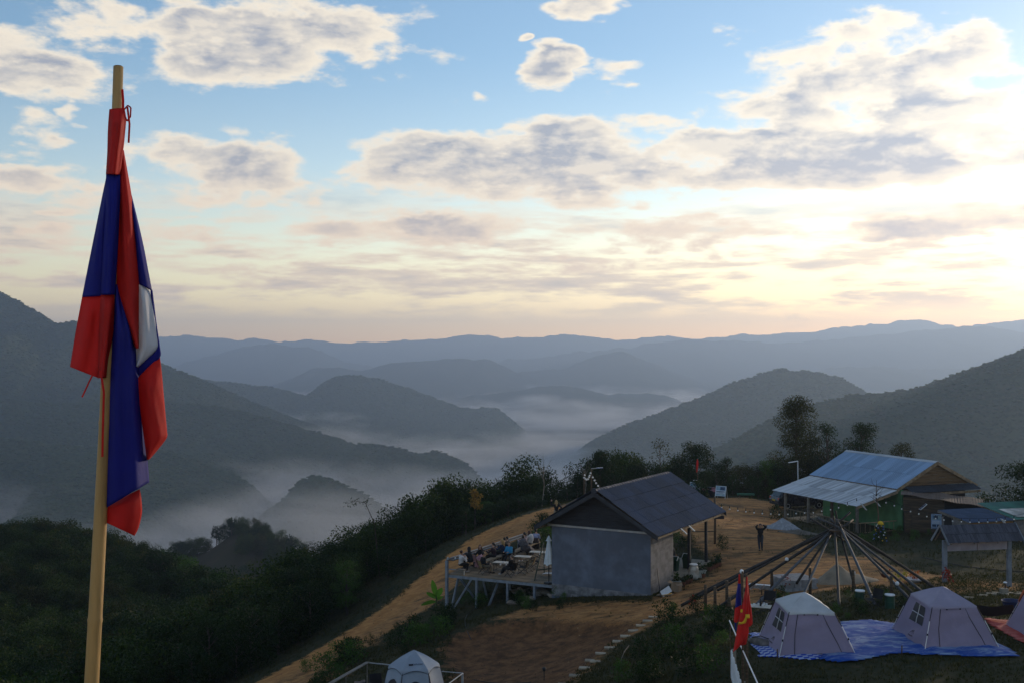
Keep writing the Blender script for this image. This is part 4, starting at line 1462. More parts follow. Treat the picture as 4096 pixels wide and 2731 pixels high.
BACK = 'trees along the back of the yard'
for px, py, Y, kk in [(2395, 1800, 112, 'u'), (2440, 1835, 110, 'b'), (2490, 1830, 113, 'u'), (2540, 1835, 111, 'b'), (2585, 1840, 112, 'b'), (2625, 1855, 110, 'b'), (2690, 1850, 112, 'b'), (2720, 1800, 114, 'b'),
                      (2865, 1830, 113, 'b'), (2905, 1822, 114, 'u'), (2950, 1845, 112, 'b'), (2990, 1850, 112, 'b'), (3030, 1865, 110, 'b'), (3065, 1842, 112, 'b'), (3110, 1850, 112, 'b'), (2760, 1865, 109, 'b'), (2820, 1870, 109, 'b'),
                      (2455, 1880, 106, 'b'), (2520, 1885, 106, 'b'), (2590, 1890, 106, 'b'), (2660, 1890, 106, 'b'), (2310, 1885, 108, 'b'), (2370, 1880, 108, 'b'), (2930, 1885, 109, 'b'), (3010, 1895, 108, 'b'), (3150, 1880, 112, 'b'), (3200, 1890, 113, 'b'), (3260, 1880, 114, 'b'), (3235, 1800, 115, 'b'), (3290, 1770, 115, 'b'), (3395, 1780, 115, 'b'), (3500, 1800, 116, 'b'), (3130, 1830, 114, 'b')]:
    rim_tree(px, py, Y, K_BUSHY if kk == 'b' else K_UPRIGHT, ('bushy' if kk == 'b' else 'upright') + ' green tree at the back of the yard ' + ('beyond the dark roof ridge' if px < 2600 else 'below the airy see-through trees' if px < 2740 else 'behind the picture boards and quad bike' if px < 2880 else 'between the quad bike and the veranda' if px < 3120 else 'behind the veranda and blue roof'), BACK, 'hedge_tree')
for px, py, Y in [(3060, 1835, 111), (3095, 1832, 113)]:
    rim_tree(px, py, Y, K_UPRIGHT, 'fresh bright green tree beside the tall tree at the back of the yard', 'bright green young trees', 'young_tree', k=2)

# trees that stand out one by one
def own_tree(px, pyb, pyt, Y, name, label, seed, spread, n, size, leaf, **kw):
    x = (px - CX) / F * Y
    g = gr(x, Y)
    h = (HY - pyt) / F * Y - g
    me = tree_meshes(seed, h, spread, n, size, leaf, **kw)
    return plant_tree(name, me, (x, Y, g), 0.0, 1.0, label)

own_tree(3185, 2000, 1578, 113, 'tall_tree', 'tallest tree of the yard with open layered crown behind the veranda', 31, 2.7, 21000, .17, LEAF_C, trunk_h=.10, clumps=40, shape='tall', tr=.016)
own_tree(3335, 2000, 1690, 112, 'leafy_tree', 'loose leafy tree leaning toward the tallest tree behind the blue roof', 32, 2.0, 4800, .16, LEAF_A, trunk_h=.3, clumps=18, lean=-.1)
own_tree(3445, 2000, 1688, 114, 'dense_tree', 'dense rounded dark tree rising behind the ridge of the blue roof', 33, 2.2, 11000, .16, LEAF_A, trunk_h=.3, clumps=22)
own_tree(3605, 2000, 1765, 113, 'low_tree', 'round yellowish green tree peeping over the right part of the blue roof', 34, 1.9, 7000, .15, LEAF_C, trunk_h=.35, clumps=16)
own_tree(2640, 1990, 1752, 118, 'airy_tree', 'thin airy tree with few leaves against the mist behind the dark roof', 35, 1.5, 620, .20, LEAF_C, trunk_h=.35, clumps=18, tr=.014)
own_tree(2700, 1990, 1800, 119, 'airy_tree', 'low airy tree leaning away beside the taller airy tree', 37, 1.2, 380, .20, LEAF_C, trunk_h=.4, clumps=12, tr=.014, lean=.15)
own_tree(2785, 1985, 1770, 113, 'broad_tree', 'broad dark tree with drooping leaves behind the red flag and sign boards', 36, 2.0, 7500, .17, LEAF_A, trunk_h=.25, clumps=18, droop=.8)
own_tree(2400, 1990, 1795, 111, 'drooping_tree', 'dark tree with drooping clumps rising above the solar street lamp', 38, 1.3, 3400, .18, LEAF_A, trunk_h=.3, clumps=14, droop=1.2, shape='tall')
own_tree(3935, 2040, 1965, 108, 'small_tree', 'small rounded tree with see-through crown above the green roof', 39, 1.35, 700, .24, LEAF_B, trunk_h=.3, clumps=12, tr=.016)
own_tree(4120, 2030, 1835, 84, 'spreading_tree', 'big dark tree with flat layered branches at the edge beyond the green roof', 40, 3.2, 12000, .17, LEAF_A, trunk_h=.2, clumps=22, squash=.45, tr=.02)

# bare and dead stems above the wood
def bare_tree(px, pyt, Y, label, seed, n=7):
    x = (px - CX) / F * Y; g = gr(x, Y); h = (HY - pyt) / F * Y - g
    r = random.Random(seed)
    t = thing('bare_tree', label, 'tree', (x, Y, g))
    mb = MB()
    mb.tube([(0, 0, -.2), (.05 * h, 0, h * .4), (.03 * h, 0, h * .72)], [.05, .04, .022], 6)
    mb.build('trunk', DRYWOOD, t)
    for i in range(n):
        z0 = h * r.uniform(.4, .72); a = r.uniform(-1, 1)
        mb = MB(); mb.tube([(.04 * h, 0, z0), (.04 * h + a * h * .10, r.uniform(-.2, .2), z0 + h * .14), (.04 * h + a * h * .22, r.uniform(-.3, .3), min(h, z0 + h * .30))], [.02, .014, .005], 5)
        mb.build('branch', DRYWOOD, t)
bare_tree(2165, 1800, 101, 'pale bare dead tree sticking out above the wood against the mist', 3)
bare_tree(2335, 1830, 106, 'group of thin bare stems above the hedge near the festoon posts', 5, 9)

# the bamboo shoot that arches out of the wood
def arching(px, py, Y, label):
    x = (px - CX) / F * Y; g = gr(x, Y); z = (HY - py) / F * Y
    t = thing('bamboo', label, 'bamboo', (x, Y, g))
    pts = [Vector((0, 0, 0)), Vector((-.4, 0, (z - g) * .7)), Vector((-1.1, 0, (z - g) * .97)), Vector((-1.9, 0, (z - g))), Vector((-2.4, 0, (z - g) * .96))]
    MB().tube(pts, [.04, .035, .025, .015, .006], 6).build('stem', BARK, t)
    rng = np.random.default_rng(3)
    V, Fq = leaf_cloud([tuple(p) for p in pts[1:]], [.35] * 4, 130, .22, rng, aspect=4)
    link('leaves', mesh_np('leaves', V, Fq, LEAF_B, smooth=False), t)
arching(1520, 2000, 86, 'tall bamboo shoot arching to one side above the dark wood')

# yellowed shrub on the track's edge
_x = (1900 - CX) / F * 95.0
_g = gr(_x, 95.0)
plant_tree('yellow_shrub', tree_meshes(55, (HY - 1958) / F * 95.0 - _g, .60, 620, .20, leaf_mat('leaf_yellow', (.16, .10, .025), (.30, .18, .04), (.36, .26, .08)), .55, 8), (_x, 95.0, _g), 0, 1.0, 'orange yellow withered shrub among the dark green trees', 'shrub')

# ------------------------------------------------ wood on the near hill: separate trees on its crest, the rest one mass
near_crowns = proto_collection('near_crowns', [])
LEAF_N = leaf_mat('leaf_hillside', (.010, .027, .004), (.040, .064, .010), (.15, .15, .026), scale=.07)  # yellow-green patches put the sunlit canopy tone into the leaf colour
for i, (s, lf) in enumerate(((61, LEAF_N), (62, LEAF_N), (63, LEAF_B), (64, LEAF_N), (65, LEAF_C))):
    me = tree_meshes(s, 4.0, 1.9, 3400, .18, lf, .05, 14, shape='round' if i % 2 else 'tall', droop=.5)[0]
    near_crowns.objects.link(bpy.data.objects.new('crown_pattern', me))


def wood_base(name, x0, x1, y0, y1, st, keep):
    xs, ys = np.arange(x0, x1, st), np.arange(y0, y1, st)
    Xg, Yg = np.meshgrid(xs, ys)
    Z = terrain(Xg, Yg) - .05
    nx, ny = len(xs), len(ys)
    idx = np.arange(nx * ny).reshape(ny, nx)
    Fq = np.stack([idx[:-1, :-1], idx[:-1, 1:], idx[1:, 1:], idx[1:, :-1]], -1).reshape(-1, 4)
    c = np.stack([Xg, Yg, Z], -1).reshape(-1, 3)[Fq].mean(1)
    Fq = Fq[keep(c[:, 0], c[:, 1])]
    return mesh_np(name, np.stack([Xg, Yg, Z], -1).reshape(-1, 3), Fq, None)

_dr = lambda x, y: poly_sd(ROAD[:11] + [(60, 140), (60, 20), (-12, 20)], x, y)
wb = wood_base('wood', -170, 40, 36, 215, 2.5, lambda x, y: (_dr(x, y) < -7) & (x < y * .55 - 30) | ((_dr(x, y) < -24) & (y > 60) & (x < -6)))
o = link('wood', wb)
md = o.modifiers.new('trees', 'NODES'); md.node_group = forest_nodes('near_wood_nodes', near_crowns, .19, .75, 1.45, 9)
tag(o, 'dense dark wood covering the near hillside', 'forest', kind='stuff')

CREST = 'trees on the crest of the near wooded hill'
for i in range(70):
    px = rnd.uniform(-60, 1010)
    py = float(np.interp(px, [0, 110, 260, 420, 560, 700, 860, 980], [2085, 2065, 2072, 2110, 2160, 2200, 2255, 2290]))
    Y = float(np.interp(px, [0, 420, 700, 980], [182, 176, 158, 132])) + rnd.uniform(-10, 4)
    x = (px - CX) / F * Y; g = gr(x, Y); zt = (HY - py - rnd.uniform(-6, 26)) / F * Y
    h = min(max(zt - g, 2.0), 9)
    kinds = K_BUSHY if rnd.random() < .7 else K_UPRIGHT
    me = kinds[rnd.randrange(len(kinds))]; h0 = max(v.co.z for v in me[0].vertices)
    plant_tree('crest_tree', me, (x, Y, g), rnd.uniform(0, 6.28), max(h / h0, .8) * 1.15, 'tree on the near wooded crest ' + ('left of the bamboo flagpole' if px < 370 else 'just below the tip of the big flag' if px < 640 else 'in front of the misty knoll'), 'tree', CREST, sz=h / h0)

# the knoll with a bare patch beyond that hill
def knoll():
    Y0 = 430.0
    pts = [(690, 2185), (760, 2175), (830, 2165), (880, 2130), (920, 2098), (970, 2085), (1010, 2088), (1060, 2110), (1110, 2135), (1160, 2165), (1200, 2200), (1260, 2260)]
    nx, ny = 70, 40
    V = []
    for j in range(ny):
        v = j / (ny - 1) * 1.5 - .5
        for i in range(nx):
            px = 560 + (1400 - 560) * i / (nx - 1)
            py = np.interp(px, [p[0] for p in pts], [p[1] for p in pts], left=2230, right=2330) + 38
            X = (px - CX) / F * Y0
            zc = (HY - py) / F * Y0
            z = zc - (45 * v ** 1.2 if v > 0 else 70 * (-v) ** 1.1)
            V.append((X, Y0 - v * 90, z + 2.5 * float(fbm(X, v * 90, 22, 3))))
    idx = np.arange(nx * ny).reshape(ny, nx)
    Fq = np.stack([idx[:-1, :-1], idx[1:, :-1], idx[1:, 1:], idx[:-1, 1:]], -1).reshape(-1, 4)
    m = hill_material('knoll_earth', (.050, .040, .028), (.030, .036, .018), (.075, .055, .038))
    V = np.array(V)
    o = tag(link('hill', mesh_np('hill', V, Fq, m)), kind='structure')
    c = V[Fq].mean(1)
    pxc = CX + F * c[:, 0] / c[:, 1]
    bare = (np.abs(pxc - 830) < 130) & (c[:, 1] < Y0 - 2) & (c[:, 1] > Y0 - 45)
    w = mesh_np('wood', V, Fq[~bare], None)
    q = link('wood', w)
    md = q.modifiers.new('trees', 'NODES'); md.node_group = forest_nodes('knoll_nodes', near_crowns, .06, .9, 1.9, 4)
    tag(q, 'dark wood on the small knoll above the mist', 'forest', kind='stuff')
    for (px, pyt, nm, lab, seed, sp) in ((868, 2105, 'lone_tree', 'lone layered tree on the flat shoulder of the misty knoll', 71, 2.6), (928, 2070, 'lone_tree', 'thin tree sticking up from the top of the misty knoll', 72, 1.6), (1165, 2140, 'lone_tree', 'pale half bare tree at the foot of the misty knoll', 73, 2.4)):
        Y = Y0 - 4
        x = (px - CX) / F * Y
        zg = (HY - np.interp(px, [p[0] for p in pts], [p[1] for p in pts]) - 38) / F * Y
        h = (HY - pyt) / F * Y - zg
        plant_tree(nm, tree_meshes(seed, h, sp, 420, .7, LEAF_A, .4, 10, squash=.5), (x, Y, zg), 0, 1, lab)
knoll()

# ------------------------------------------------ shrubs and weeds round the camp
WEED = 'leafy shrubs growing round the camp'
def shrub(px, py, s, k=None, label='leafy green shrub growing at the edge of the dirt', group=WEED, name='shrub', off=0.0):
    p = gp(px, py)
    p.z = float(dug(p.x, p.y)[0]) + off
    me = K_SHRUB[rnd.randrange(3) if k is None else k]
    return plant_tree(name, me, p, rnd.uniform(0, 6.28), s, label, 'shrub', group, sz=s * rnd.uniform(.8, 1.1))

for (px, py, s) in [(2165, 2120, .9), (2185, 2108, .75), (2230, 2108, .6), (2140, 2150, .8), (2180, 2180, 1.1), (2165, 2210, 1.0), (2290, 2075, .5)]:
    shrub(px, py, s, label='dense green shrub between the dirt track and the dark roofed house', group='shrubs behind the deck')
for i in range(26):
    px, py = rnd.uniform(1830, 2320), rnd.uniform(2380, 2450)
    shrub(px, py, rnd.uniform(.25, .55), label='low weed in the shade under the plank terrace', group='weeds under the terrace', name='weed')
for i in range(30):
    t = rnd.random()
    px = 1200 + 620 * t + rnd.uniform(-30, 110); py = 2700 - 260 * t + rnd.uniform(-20, 60)
    shrub(px, py, rnd.uniform(.3, .85), label='leafy weed on the bank between the track and the pit', group='weeds on the bank')
for i in range(44):
    px = rnd.uniform(2350, 2900); py = rnd.uniform(2440, 2731)
    if py < 2731 - (px - 2330) * .72 + 40 and px < 2640: continue
    shrub(px, py, rnd.uniform(.28, .75), label='leafy weed on the green bank beside the slab path', group='weeds beside the path')
for i in range(30):
    px = rnd.uniform(2950, 3720); py = rnd.uniform(2380, 2470)
    shrub(px, py, rnd.uniform(.18, .42), label='small weed in the strip of grass behind the tents', group='weeds behind the tents')
for i in range(16):
    px = rnd.uniform(3430, 3760); py = rnd.uniform(2130, 2175)
    shrub(px, py, rnd.uniform(.2, .55), k=2, label='bright weed along the foot of the green wall', group='weeds by the green wall')
for i in range(18):
    px = rnd.uniform(2640, 3120); py = rnd.uniform(1965, 1992)
    shrub(px, py, rnd.uniform(.6, 1.3), label='grassy shrub along the back edge of the yard', group='shrubs at the back of the yard')
for px, py in ((3105, 2075), (2890, 2195), (2700, 2170), (2730, 2190), (2760, 2170)):
    shrub(px, py, rnd.uniform(.5, .8), label='green shrub in the grassy corner of the yard', group='shrubs in the yard')

# ------------------------------------------------ grass: nobody could count it
def grass(name, n, region, h, seed, m, keep=None, blades=5, label=None):
    rng = np.random.default_rng(seed)
    x0, x1, y0, y1 = region
    u, v = rng.uniform(x0, x1, n), rng.uniform(y0, y1, n)
    k = np.ones(n, bool)
    on = lambda P: poly_sd(P, u, v) + 1.1 * fbm(u, v, 1.4, 3, seed=8) * 2
    k &= (on(ROAD) < 0) & (on(PIT) < 0) & ((on(YARD) < 0) | (rng.random(n) < .03))
    px = CX + F * u / v
    k &= (px > -80) & (px < 4200)
    k &= rng.random(n) < np.clip(.62 + 1.5 * fbm(u, v, 3.2, 3, seed=5), .05, 1)
    for q in KEEP_OFF: k &= poly_sd(q, u, v) < -.03
    if keep is not None: k &= keep(u, v)
    u, v = u[k], v[k]
    z = terrain(u, v)
    n = len(u)
    V, Fq = [], []
    a = rng.uniform(0, 6.28, (n, blades)); hh = h * (.5 + rng.random((n, blades)))
    hh *= (.7 + 1.2 * np.clip(fbm(u, v, 2.2, 3, seed=9) + .3, 0, 1))[:, None]
    r = rng.random((n, blades)) * h * .7
    bx = u[:, None] + r * np.cos(a); by = v[:, None] + r * np.sin(a); bz = np.repeat(z[:, None], blades, 1)
    w = .012 + .010 * rng.random((n, blades))
    pa = a + 1.57
    tip = np.stack([bx + hh * .55 * np.cos(a), by + hh * .55 * np.sin(a), bz + hh], -1)
    b0 = np.stack([bx - w * np.cos(pa), by - w * np.sin(pa), bz - .02], -1)
    b1 = np.stack([bx + w * np.cos(pa), by + w * np.sin(pa), bz - .02], -1)
    V = np.stack([b0, b1, tip], 2).reshape(-1, 3)
    Fq = np.arange(len(V)).reshape(-1, 3)
    return tag(link(name, mesh_np(name, V, Fq, m, smooth=False)), label or 'rough grass covering the camp ground', 'grass', kind='stuff')

KEEP_OFF = [plan(q) for q in ([(2985, 2522), (3060, 2530), (3330, 2570), (3300, 2632), (3240, 2642), (3120, 2632), (3035, 2628), (3000, 2590)],
    [(3110, 2632), (3340, 2652), (3410, 2650), (3500, 2632), (3600, 2614), (3690, 2622), (3850, 2628), (4085, 2628), (4040, 2598), (3985, 2560), (3830, 2530), (3640, 2490), (3562, 2485), (3476, 2475), (3352, 2485), (3100, 2520)],
    [(3925, 2468), (4000, 2478), (4120, 2480), (4300, 2560), (4300, 2680), (4100, 2580), (3990, 2522), (3950, 2500)],
    [(3080, 2365), (3150, 2380), (3290, 2365), (3280, 2280), (3090, 2280)])]
KEEP_OFF += [[(2.2, 63), (7.4, 60), (12, 68), (7, 71)], [(-9, 42), (0, 42), (0, 49), (-9, 49)]]
GRASS = leaf_mat('grass_blade', (.030, .036, .012), (.070, .062, .026), (.14, .105, .050), trans=.3, scale=.5)
grass('grass', 95000, (-14, 40, 33, 62), .085, 3, GRASS)
grass('grass', 30000, (-26, 48, 60, 112), .16, 4, GRASS)


def stones(name, n, seed, region, polys, smin, smax, m, label):
    """loose stones and clods pressed into bare earth"""
    rng = np.random.default_rng(seed)
    x0, x1, y0, y1 = region
    u, v = rng.uniform(x0, x1, n), rng.uniform(y0, y1, n)
    k = np.zeros(n, bool)
    for P in polys: k |= poly_sd(P, u, v) > -.3
    k &= (np.abs(CX + F * u / v - CX) < 2150)
    u, v = u[k], v[k]; n = len(u)
    z = dug(u, v)
    s = smin + (smax - smin) * rng.random(n) ** 4
    base = np.array([(1, 0, -.3), (0, 1, -.3), (-1, 0, -.3), (0, -1, -.3), (.1, .1, .75)])
    J = base[None] * (.7 + .6 * rng.random((n, 5, 1)))
    a = rng.uniform(0, 6.28, n); c, sn = np.cos(a)[:, None], np.sin(a)[:, None]
    X = (J[..., 0] * c - J[..., 1] * sn) * s[:, None] + u[:, None]
    Y = (J[..., 0] * sn + J[..., 1] * c) * s[:, None] + v[:, None]
    Z = J[..., 2] * s[:, None] * .8 + z[:, None]
    V = np.stack([X, Y, Z], -1).reshape(-1, 3)
    t = np.array([(0, 1, 4), (1, 2, 4), (2, 3, 4), (3, 0, 4)])
    Fq = (t[None] + 5 * np.arange(n)[:, None, None]).reshape(-1, 3)
    tag(link(name, mesh_np(name, V, Fq, m, smooth=False)), label, 'stones', kind='stuff')

stones('gravel', 16000, 3, (-16, 16, 40, 66), [PIT], .012, .07, leaf_mat('pit_stone', (.07, .035, .018), (.19, .10, .052), (.36, .26, .17), trans=0, spec=.1, scale=1.0), 'small stones and clods in the reddish pit')
stones('gravel', 26000, 4, (-30, 30, 50, 105), [ROAD, YARD], .012, .08, leaf_mat('track_stone', (.16, .085, .038), (.34, .21, .10), (.46, .34, .22), trans=0, spec=.1, scale=1.0), 'small stones and clods on the dirt track and yard')
# ---------------------------------------------------------------- things standing about the camp
FLAG_RED = mat('flag_red', (.62, .022, .018), .75, .12, 4, .12, 40, trans=.30)
FLAG_BLUE = mat('flag_blue', (.010, .013, .22), .75, .12, 4, .12, 40, trans=.22)
FLAG_WHITE = mat('flag_white', (.70, .72, .78), .75, .08, 4, .1, 40, trans=.30)
FLAG_YELLOW = mat('flag_yellow', (.68, .42, .02), .75, .1, 4, .1, 40)
BAMBOO = mat('dry_bamboo', (.38, .235, .085), .5, .35, 3.0, .2, 30, stretch=(6, 6, .6), spec=.4)
OLDBAMBOO = mat('old_bamboo', (.045, .036, .030), .7, .6, 2.0, .2, 20, stretch=(1.5, 1.5, 1.5), col2=(.014, .012, .011))
FADEBAMBOO = mat('faded_bamboo', (.072, .074, .082), .65, .4, 2.0, .2, 20, stretch=(1.5, 1.5, 1.5))


def cloth(name, L, Rr, base, bulge, m, parent, Y, waves=0.0, nu=12, nv=26, freq=3.0, back=True):
    """a hanging fold of cloth between two edges given in photograph pixels at distance Y; bulge gives the fold its roundness"""
    def interp(P, v):
        P = [Vector(p) for p in P]
        d = [0]
        for a, b in zip(P, P[1:]): d.append(d[-1] + (b - a).length)
        q = v * d[-1]
        for i in range(len(P) - 1):
            if q <= d[i + 1] + 1e-9:
                t = (q - d[i]) / max(1e-9, d[i + 1] - d[i])
                p0, p1, p2, p3 = P[max(i - 1, 0)], P[i], P[i + 1], P[min(i + 2, len(P) - 1)]
                cr = .5 * ((2 * p1) + (p2 - p0) * t + (2 * p0 - 5 * p1 + 4 * p2 - p3) * t * t + (3 * p1 - p0 - 3 * p2 + p3) * t ** 3)
                return p1.lerp(p2, t).lerp(cr, .8)
        return P[-1]
    ph = (len(name) * 1.7 + L[0][0] * .13) % 6.28
    cr = abs(L[0][1] - L[-1][1]) / F * Y
    def fn(u, v):
        a, b = interp(L, v), interp(Rr, v)
        p = a.lerp(b, u)
        yy = Y + base[0] * (1 - u) + base[1] * u - bulge * math.sin(math.pi * u) * min(1, v * 4 + .15) + waves * math.sin(freq * math.pi * u + 2.2 * v) * min(1, v * 3)
        yy += cr * (.007 * math.sin(7 * u + 5 * v + ph) * math.sin(math.pi * u) + .005 * math.sin(15 * u - 9 * v + 2 * ph)) * math.sin(math.pi * min(1, v + .1))
        return at(p.x, p.y, yy)
    mb = MB(); mb.grid(fn, nu + 6, nv + 10)
    o = mb.build(name, m, parent, smooth=True)
    md = o.modifiers.new('thickness', 'SOLIDIFY'); md.thickness = .004 * (Y / 4.8) ** .3
    return o


def V2(pts, k=VS): return [(x * k, y * k) for x, y in pts]


def build_big_flag():
    Y = 4.8
    P = thing('flagpole', 'tall bamboo flagpole with a cut top carrying the big red and blue flag', 'flagpole', (0, 0, 0))
    top, bot = at(470, 265, Y), at(373, 2731, Y)
    d = (bot - top).normalized()
    ground = top + d * ((-7.45 - top.z) / d.z)
    mb = MB()
    Lp = (ground - top).length
    nodes = [.55, 1.52, 2.36, 3.2, 4.05, 4.9, 5.7, 6.6]
    pts, rad = [], []
    def r_at(s): return .0205 + .0036 * s
    ss = [0.0]
    for q in nodes: ss += [q - .03, q - .012, q, q + .012, q + .03]
    ss = [s for s in ss if s < Lp - .05] + [Lp]
    for s in ss:
        r = r_at(s)
        for q in nodes:
            if abs(s - q) < .001: r *= 1.09
            elif abs(abs(s - q) - .012) < .001: r *= 1.02
        pts.append(top + d * s + Vector((.010 * math.sin(s * 1.3), 0, 0))); rad.append(r)
    mb.tube(pts, rad, 20)
    mb.build('pole', BAMBOO, P, smooth=True)
    MB().lathe([(.016, 0), (.016, -.02), (.010, -.03)], 14, top + Vector((0, 0, .003))).build('hollow_shade_disc', M_BLACK, P)  # black disc painting the shade inside the cut cane; the pole is capped
    Fg = thing('flag', 'large limp red and blue flag with white disc tied to the bamboo pole', 'flag', (0, 0, 0))
    Yf = Y
    # sleeve round the pole (red, blue, red)
    def sleeve(name, L, Rr, m): cloth(name, V2(L), V2(Rr), (-.005, -.005), .045, m, Fg, Yf - .01, waves=.004, nu=14, nv=24, freq=5)
    sleeve('red_stripe', [(251, 251), (248, 300), (247, 350), (244, 400)], [(284, 249), (287, 275), (283, 320), (278, 360), (273, 401)], FLAG_RED)
    sleeve('blue_stripe', [(244, 400), (243, 460), (238, 570), (233, 678)], [(274, 400), (273, 470), (268, 580), (262, 677)], FLAG_BLUE)
    sleeve('red_stripe', [(233, 677), (229, 760), (227, 868)], [(262, 676), (259, 760), (248, 820), (243, 866)], FLAG_RED)
    # flap hanging out on the left
    cloth('blue_stripe', V2([(246, 402), (236, 450), (212, 570), (190, 683)]), V2([(250, 402), (248, 470), (240, 570), (236, 680)]), (.05, .0), .03, FLAG_BLUE, Fg, Yf, nu=12)
    cloth('red_stripe', V2([(190, 682), (176, 760), (163, 842)]), V2([(237, 679), (232, 760), (228, 868)]), (.05, .0), .03, FLAG_RED, Fg, Yf, waves=.01)
    # long folds of the body of the flag
    cloth('red_stripe', V2([(277, 345), (273, 440), (268, 560), (267, 650), (280, 720), (314, 800)]), V2([(281, 345), (301, 460), (311, 560), (318, 650), (318, 720), (317, 800)]), (.015, .03), .05, FLAG_RED, Fg, Yf, nu=14)
    cloth('blue_stripe', V2([(297, 440), (306, 540), (316, 650)]), V2([(301, 455), (326, 560), (347, 668)]), (.04, .05), .03, FLAG_BLUE, Fg, Yf)
    cloth('white_disc', V2([(315, 648), (316, 720), (315, 790), (314, 841)]), V2([(317, 646), (337, 658), (350, 705), (358, 765), (361, 797), (337, 822), (316, 841)]), (.035, .05), .035, FLAG_WHITE, Fg, Yf, waves=.006, nu=14)
    cloth('blue_stripe', V2([(346, 664), (352, 715), (359, 770), (360, 797), (336, 822), (313, 841)]), V2([(348, 668), (357, 740), (366, 800), (367, 818), (345, 846), (315, 872)]), (.05, .055), .008, FLAG_BLUE, Fg, Yf, nu=6)
    cloth('red_stripe', V2([(315, 870), (322, 930), (331, 990), (340, 1054)]), V2([(367, 818), (374, 900), (382, 985), (382, 1003), (362, 1030), (341, 1054)]), (.03, .06), .045, FLAG_RED, Fg, Yf, nu=14)
    cloth('blue_stripe', V2([(265, 652), (258, 760), (250, 880), (245, 1010), (244, 1166)]), V2([(272, 660), (304, 760), (317, 860), (328, 960), (340, 1075), (342, 1106)]), (.0, .035), .085, FLAG_BLUE, Fg, Yf, waves=.012, nu=20, nv=30, freq=4)
    cloth('red_stripe', V2([(244, 1166), (243, 1180), (244, 1197)]), V2([(322, 1122), (326, 1172), (318, 1210), (309, 1228)]), (.02, .04), .05, FLAG_RED, Fg, Yf, nu=14, nv=14)
    # ties
    def tie(pts, w=.007, name='tie'):
        v = [at(x * VS, y * VS, Yf - dy) for x, y, dy in pts]
        mb = MB()
        for a, b in zip(v, v[1:]): mb.bar(a, b, w, .0025, up=(0, 1, 0))
        mb.build(name, FLAG_RED, Fg)
    tie([(279, 205, .04), (281, 230, .05), (281, 252, .05)], .010)
    tie([(283, 252, .06), (292, 242, .07), (299, 247, .06), (298, 268, .05), (290, 278, .06), (284, 262, .06)], .006)
    tie([(291, 246, .06), (296, 285, .07), (294, 328, .06)], .008)
    tie([(224, 838, .05), (207, 872, .06), (189, 911, .05)], .006)
    tie([(231, 850, .07), (239, 900, .08), (237, 980, .08), (236, 1048, .07)], .009)


build_big_flag()


def pixel_flag(pole_px, top_py, Y, label_pole):
    base = gr((pole_px - CX) / F * Y, Y)
    p = Vector(((pole_px - CX) / F * Y, Y, base))
    P = thing('flagpole', label_pole, 'flagpole', p)
    h = (HY - top_py) / F * Y - base
    MB().tube([(0, 0, -.3), (0.01, 0, h * .5), (0, 0, h)], [.045, .038, .030], 10).build('pole', M_WOOD, P, smooth=True)
    return P


pixel_flag(2968, 2282, 34.3, 'dark wooden flagpole standing behind the white fence with red and blue flag')
pixel_flag(2984, 2288, 34.0, 'dark wooden flagpole beside the white fence holding the red flag')
_fc = lambda pts: [(2850 + x / 3.26, 2250 + y / 3.26) for x, y in pts]


def small_flags():
    A = thing('flag', 'small red and blue flag hanging limp from the dark pole by the fence', 'flag', (0, 0, 0))
    Y = 34.2
    cloth('red_stripe', _fc([(338, 140), (333, 200), (328, 258)]), _fc([(350, 138), (356, 200), (360, 262)]), (.03, 0), .05, FLAG_RED, A, Y)
    cloth('blue_stripe', _fc([(328, 256), (305, 420), (290, 578)]), _fc([(360, 256), (366, 420), (372, 536)]), (.05, 0), .12, FLAG_BLUE, A, Y, waves=.02)
    cloth('red_stripe', _fc([(290, 576), (280, 680), (274, 750), (300, 770)]), _fc([(372, 534), (360, 610), (345, 690), (318, 760)]), (.05, 0), .10, FLAG_RED, A, Y, waves=.02)
    cloth('blue_stripe', _fc([(286, 770), (287, 810), (290, 850)]), _fc([(304, 770), (303, 820), (303, 880)]), (.05, 0.02), .02, FLAG_BLUE, A, Y, nv=8)
    B = thing('flag', 'limp plain red flag with a yellow emblem hanging from the dark pole by the fence', 'flag', (0, 0, 0))
    Y = 33.9
    cloth('cloth', _fc([(440, 170), (425, 330), (395, 480), (362, 640), (330, 790), (300, 950), (262, 1155)]), _fc([(452, 180), (462, 330), (468, 480), (468, 640), (462, 820), (455, 930), (345, 1075)]), (.0, .0), .13, FLAG_RED, B, Y, waves=.03, nu=16, nv=34)
    cloth('cloth', _fc([(455, 260), (466, 420), (470, 600), (468, 740), (466, 822)]), _fc([(458, 260), (480, 480), (497, 580), (512, 775), (470, 822)]), (.02, .06), .04, FLAG_RED, B, Y)
    cloth('cloth', _fc([(405, 900), (380, 1000), (345, 1062)]), _fc([(452, 930), (440, 1000), (425, 1050), (352, 1064)]), (-.02, .04), .04, FLAG_RED, B, Y, nv=12)
    cloth('emblem', _fc([(362, 598), (360, 634)]), _fc([(388, 600), (382, 636)]), (-.115, -.135), .012, FLAG_YELLOW, B, Y, nv=5, nu=5)
    cloth('emblem', _fc([(420, 662), (424, 690), (405, 735), (375, 765), (338, 760)]), _fc([(474, 662), (474, 708), (445, 712), (425, 770), (385, 795), (330, 792)]), (-.14, -.07), .05, FLAG_YELLOW, B, Y, nv=16, nu=8)
small_flags()


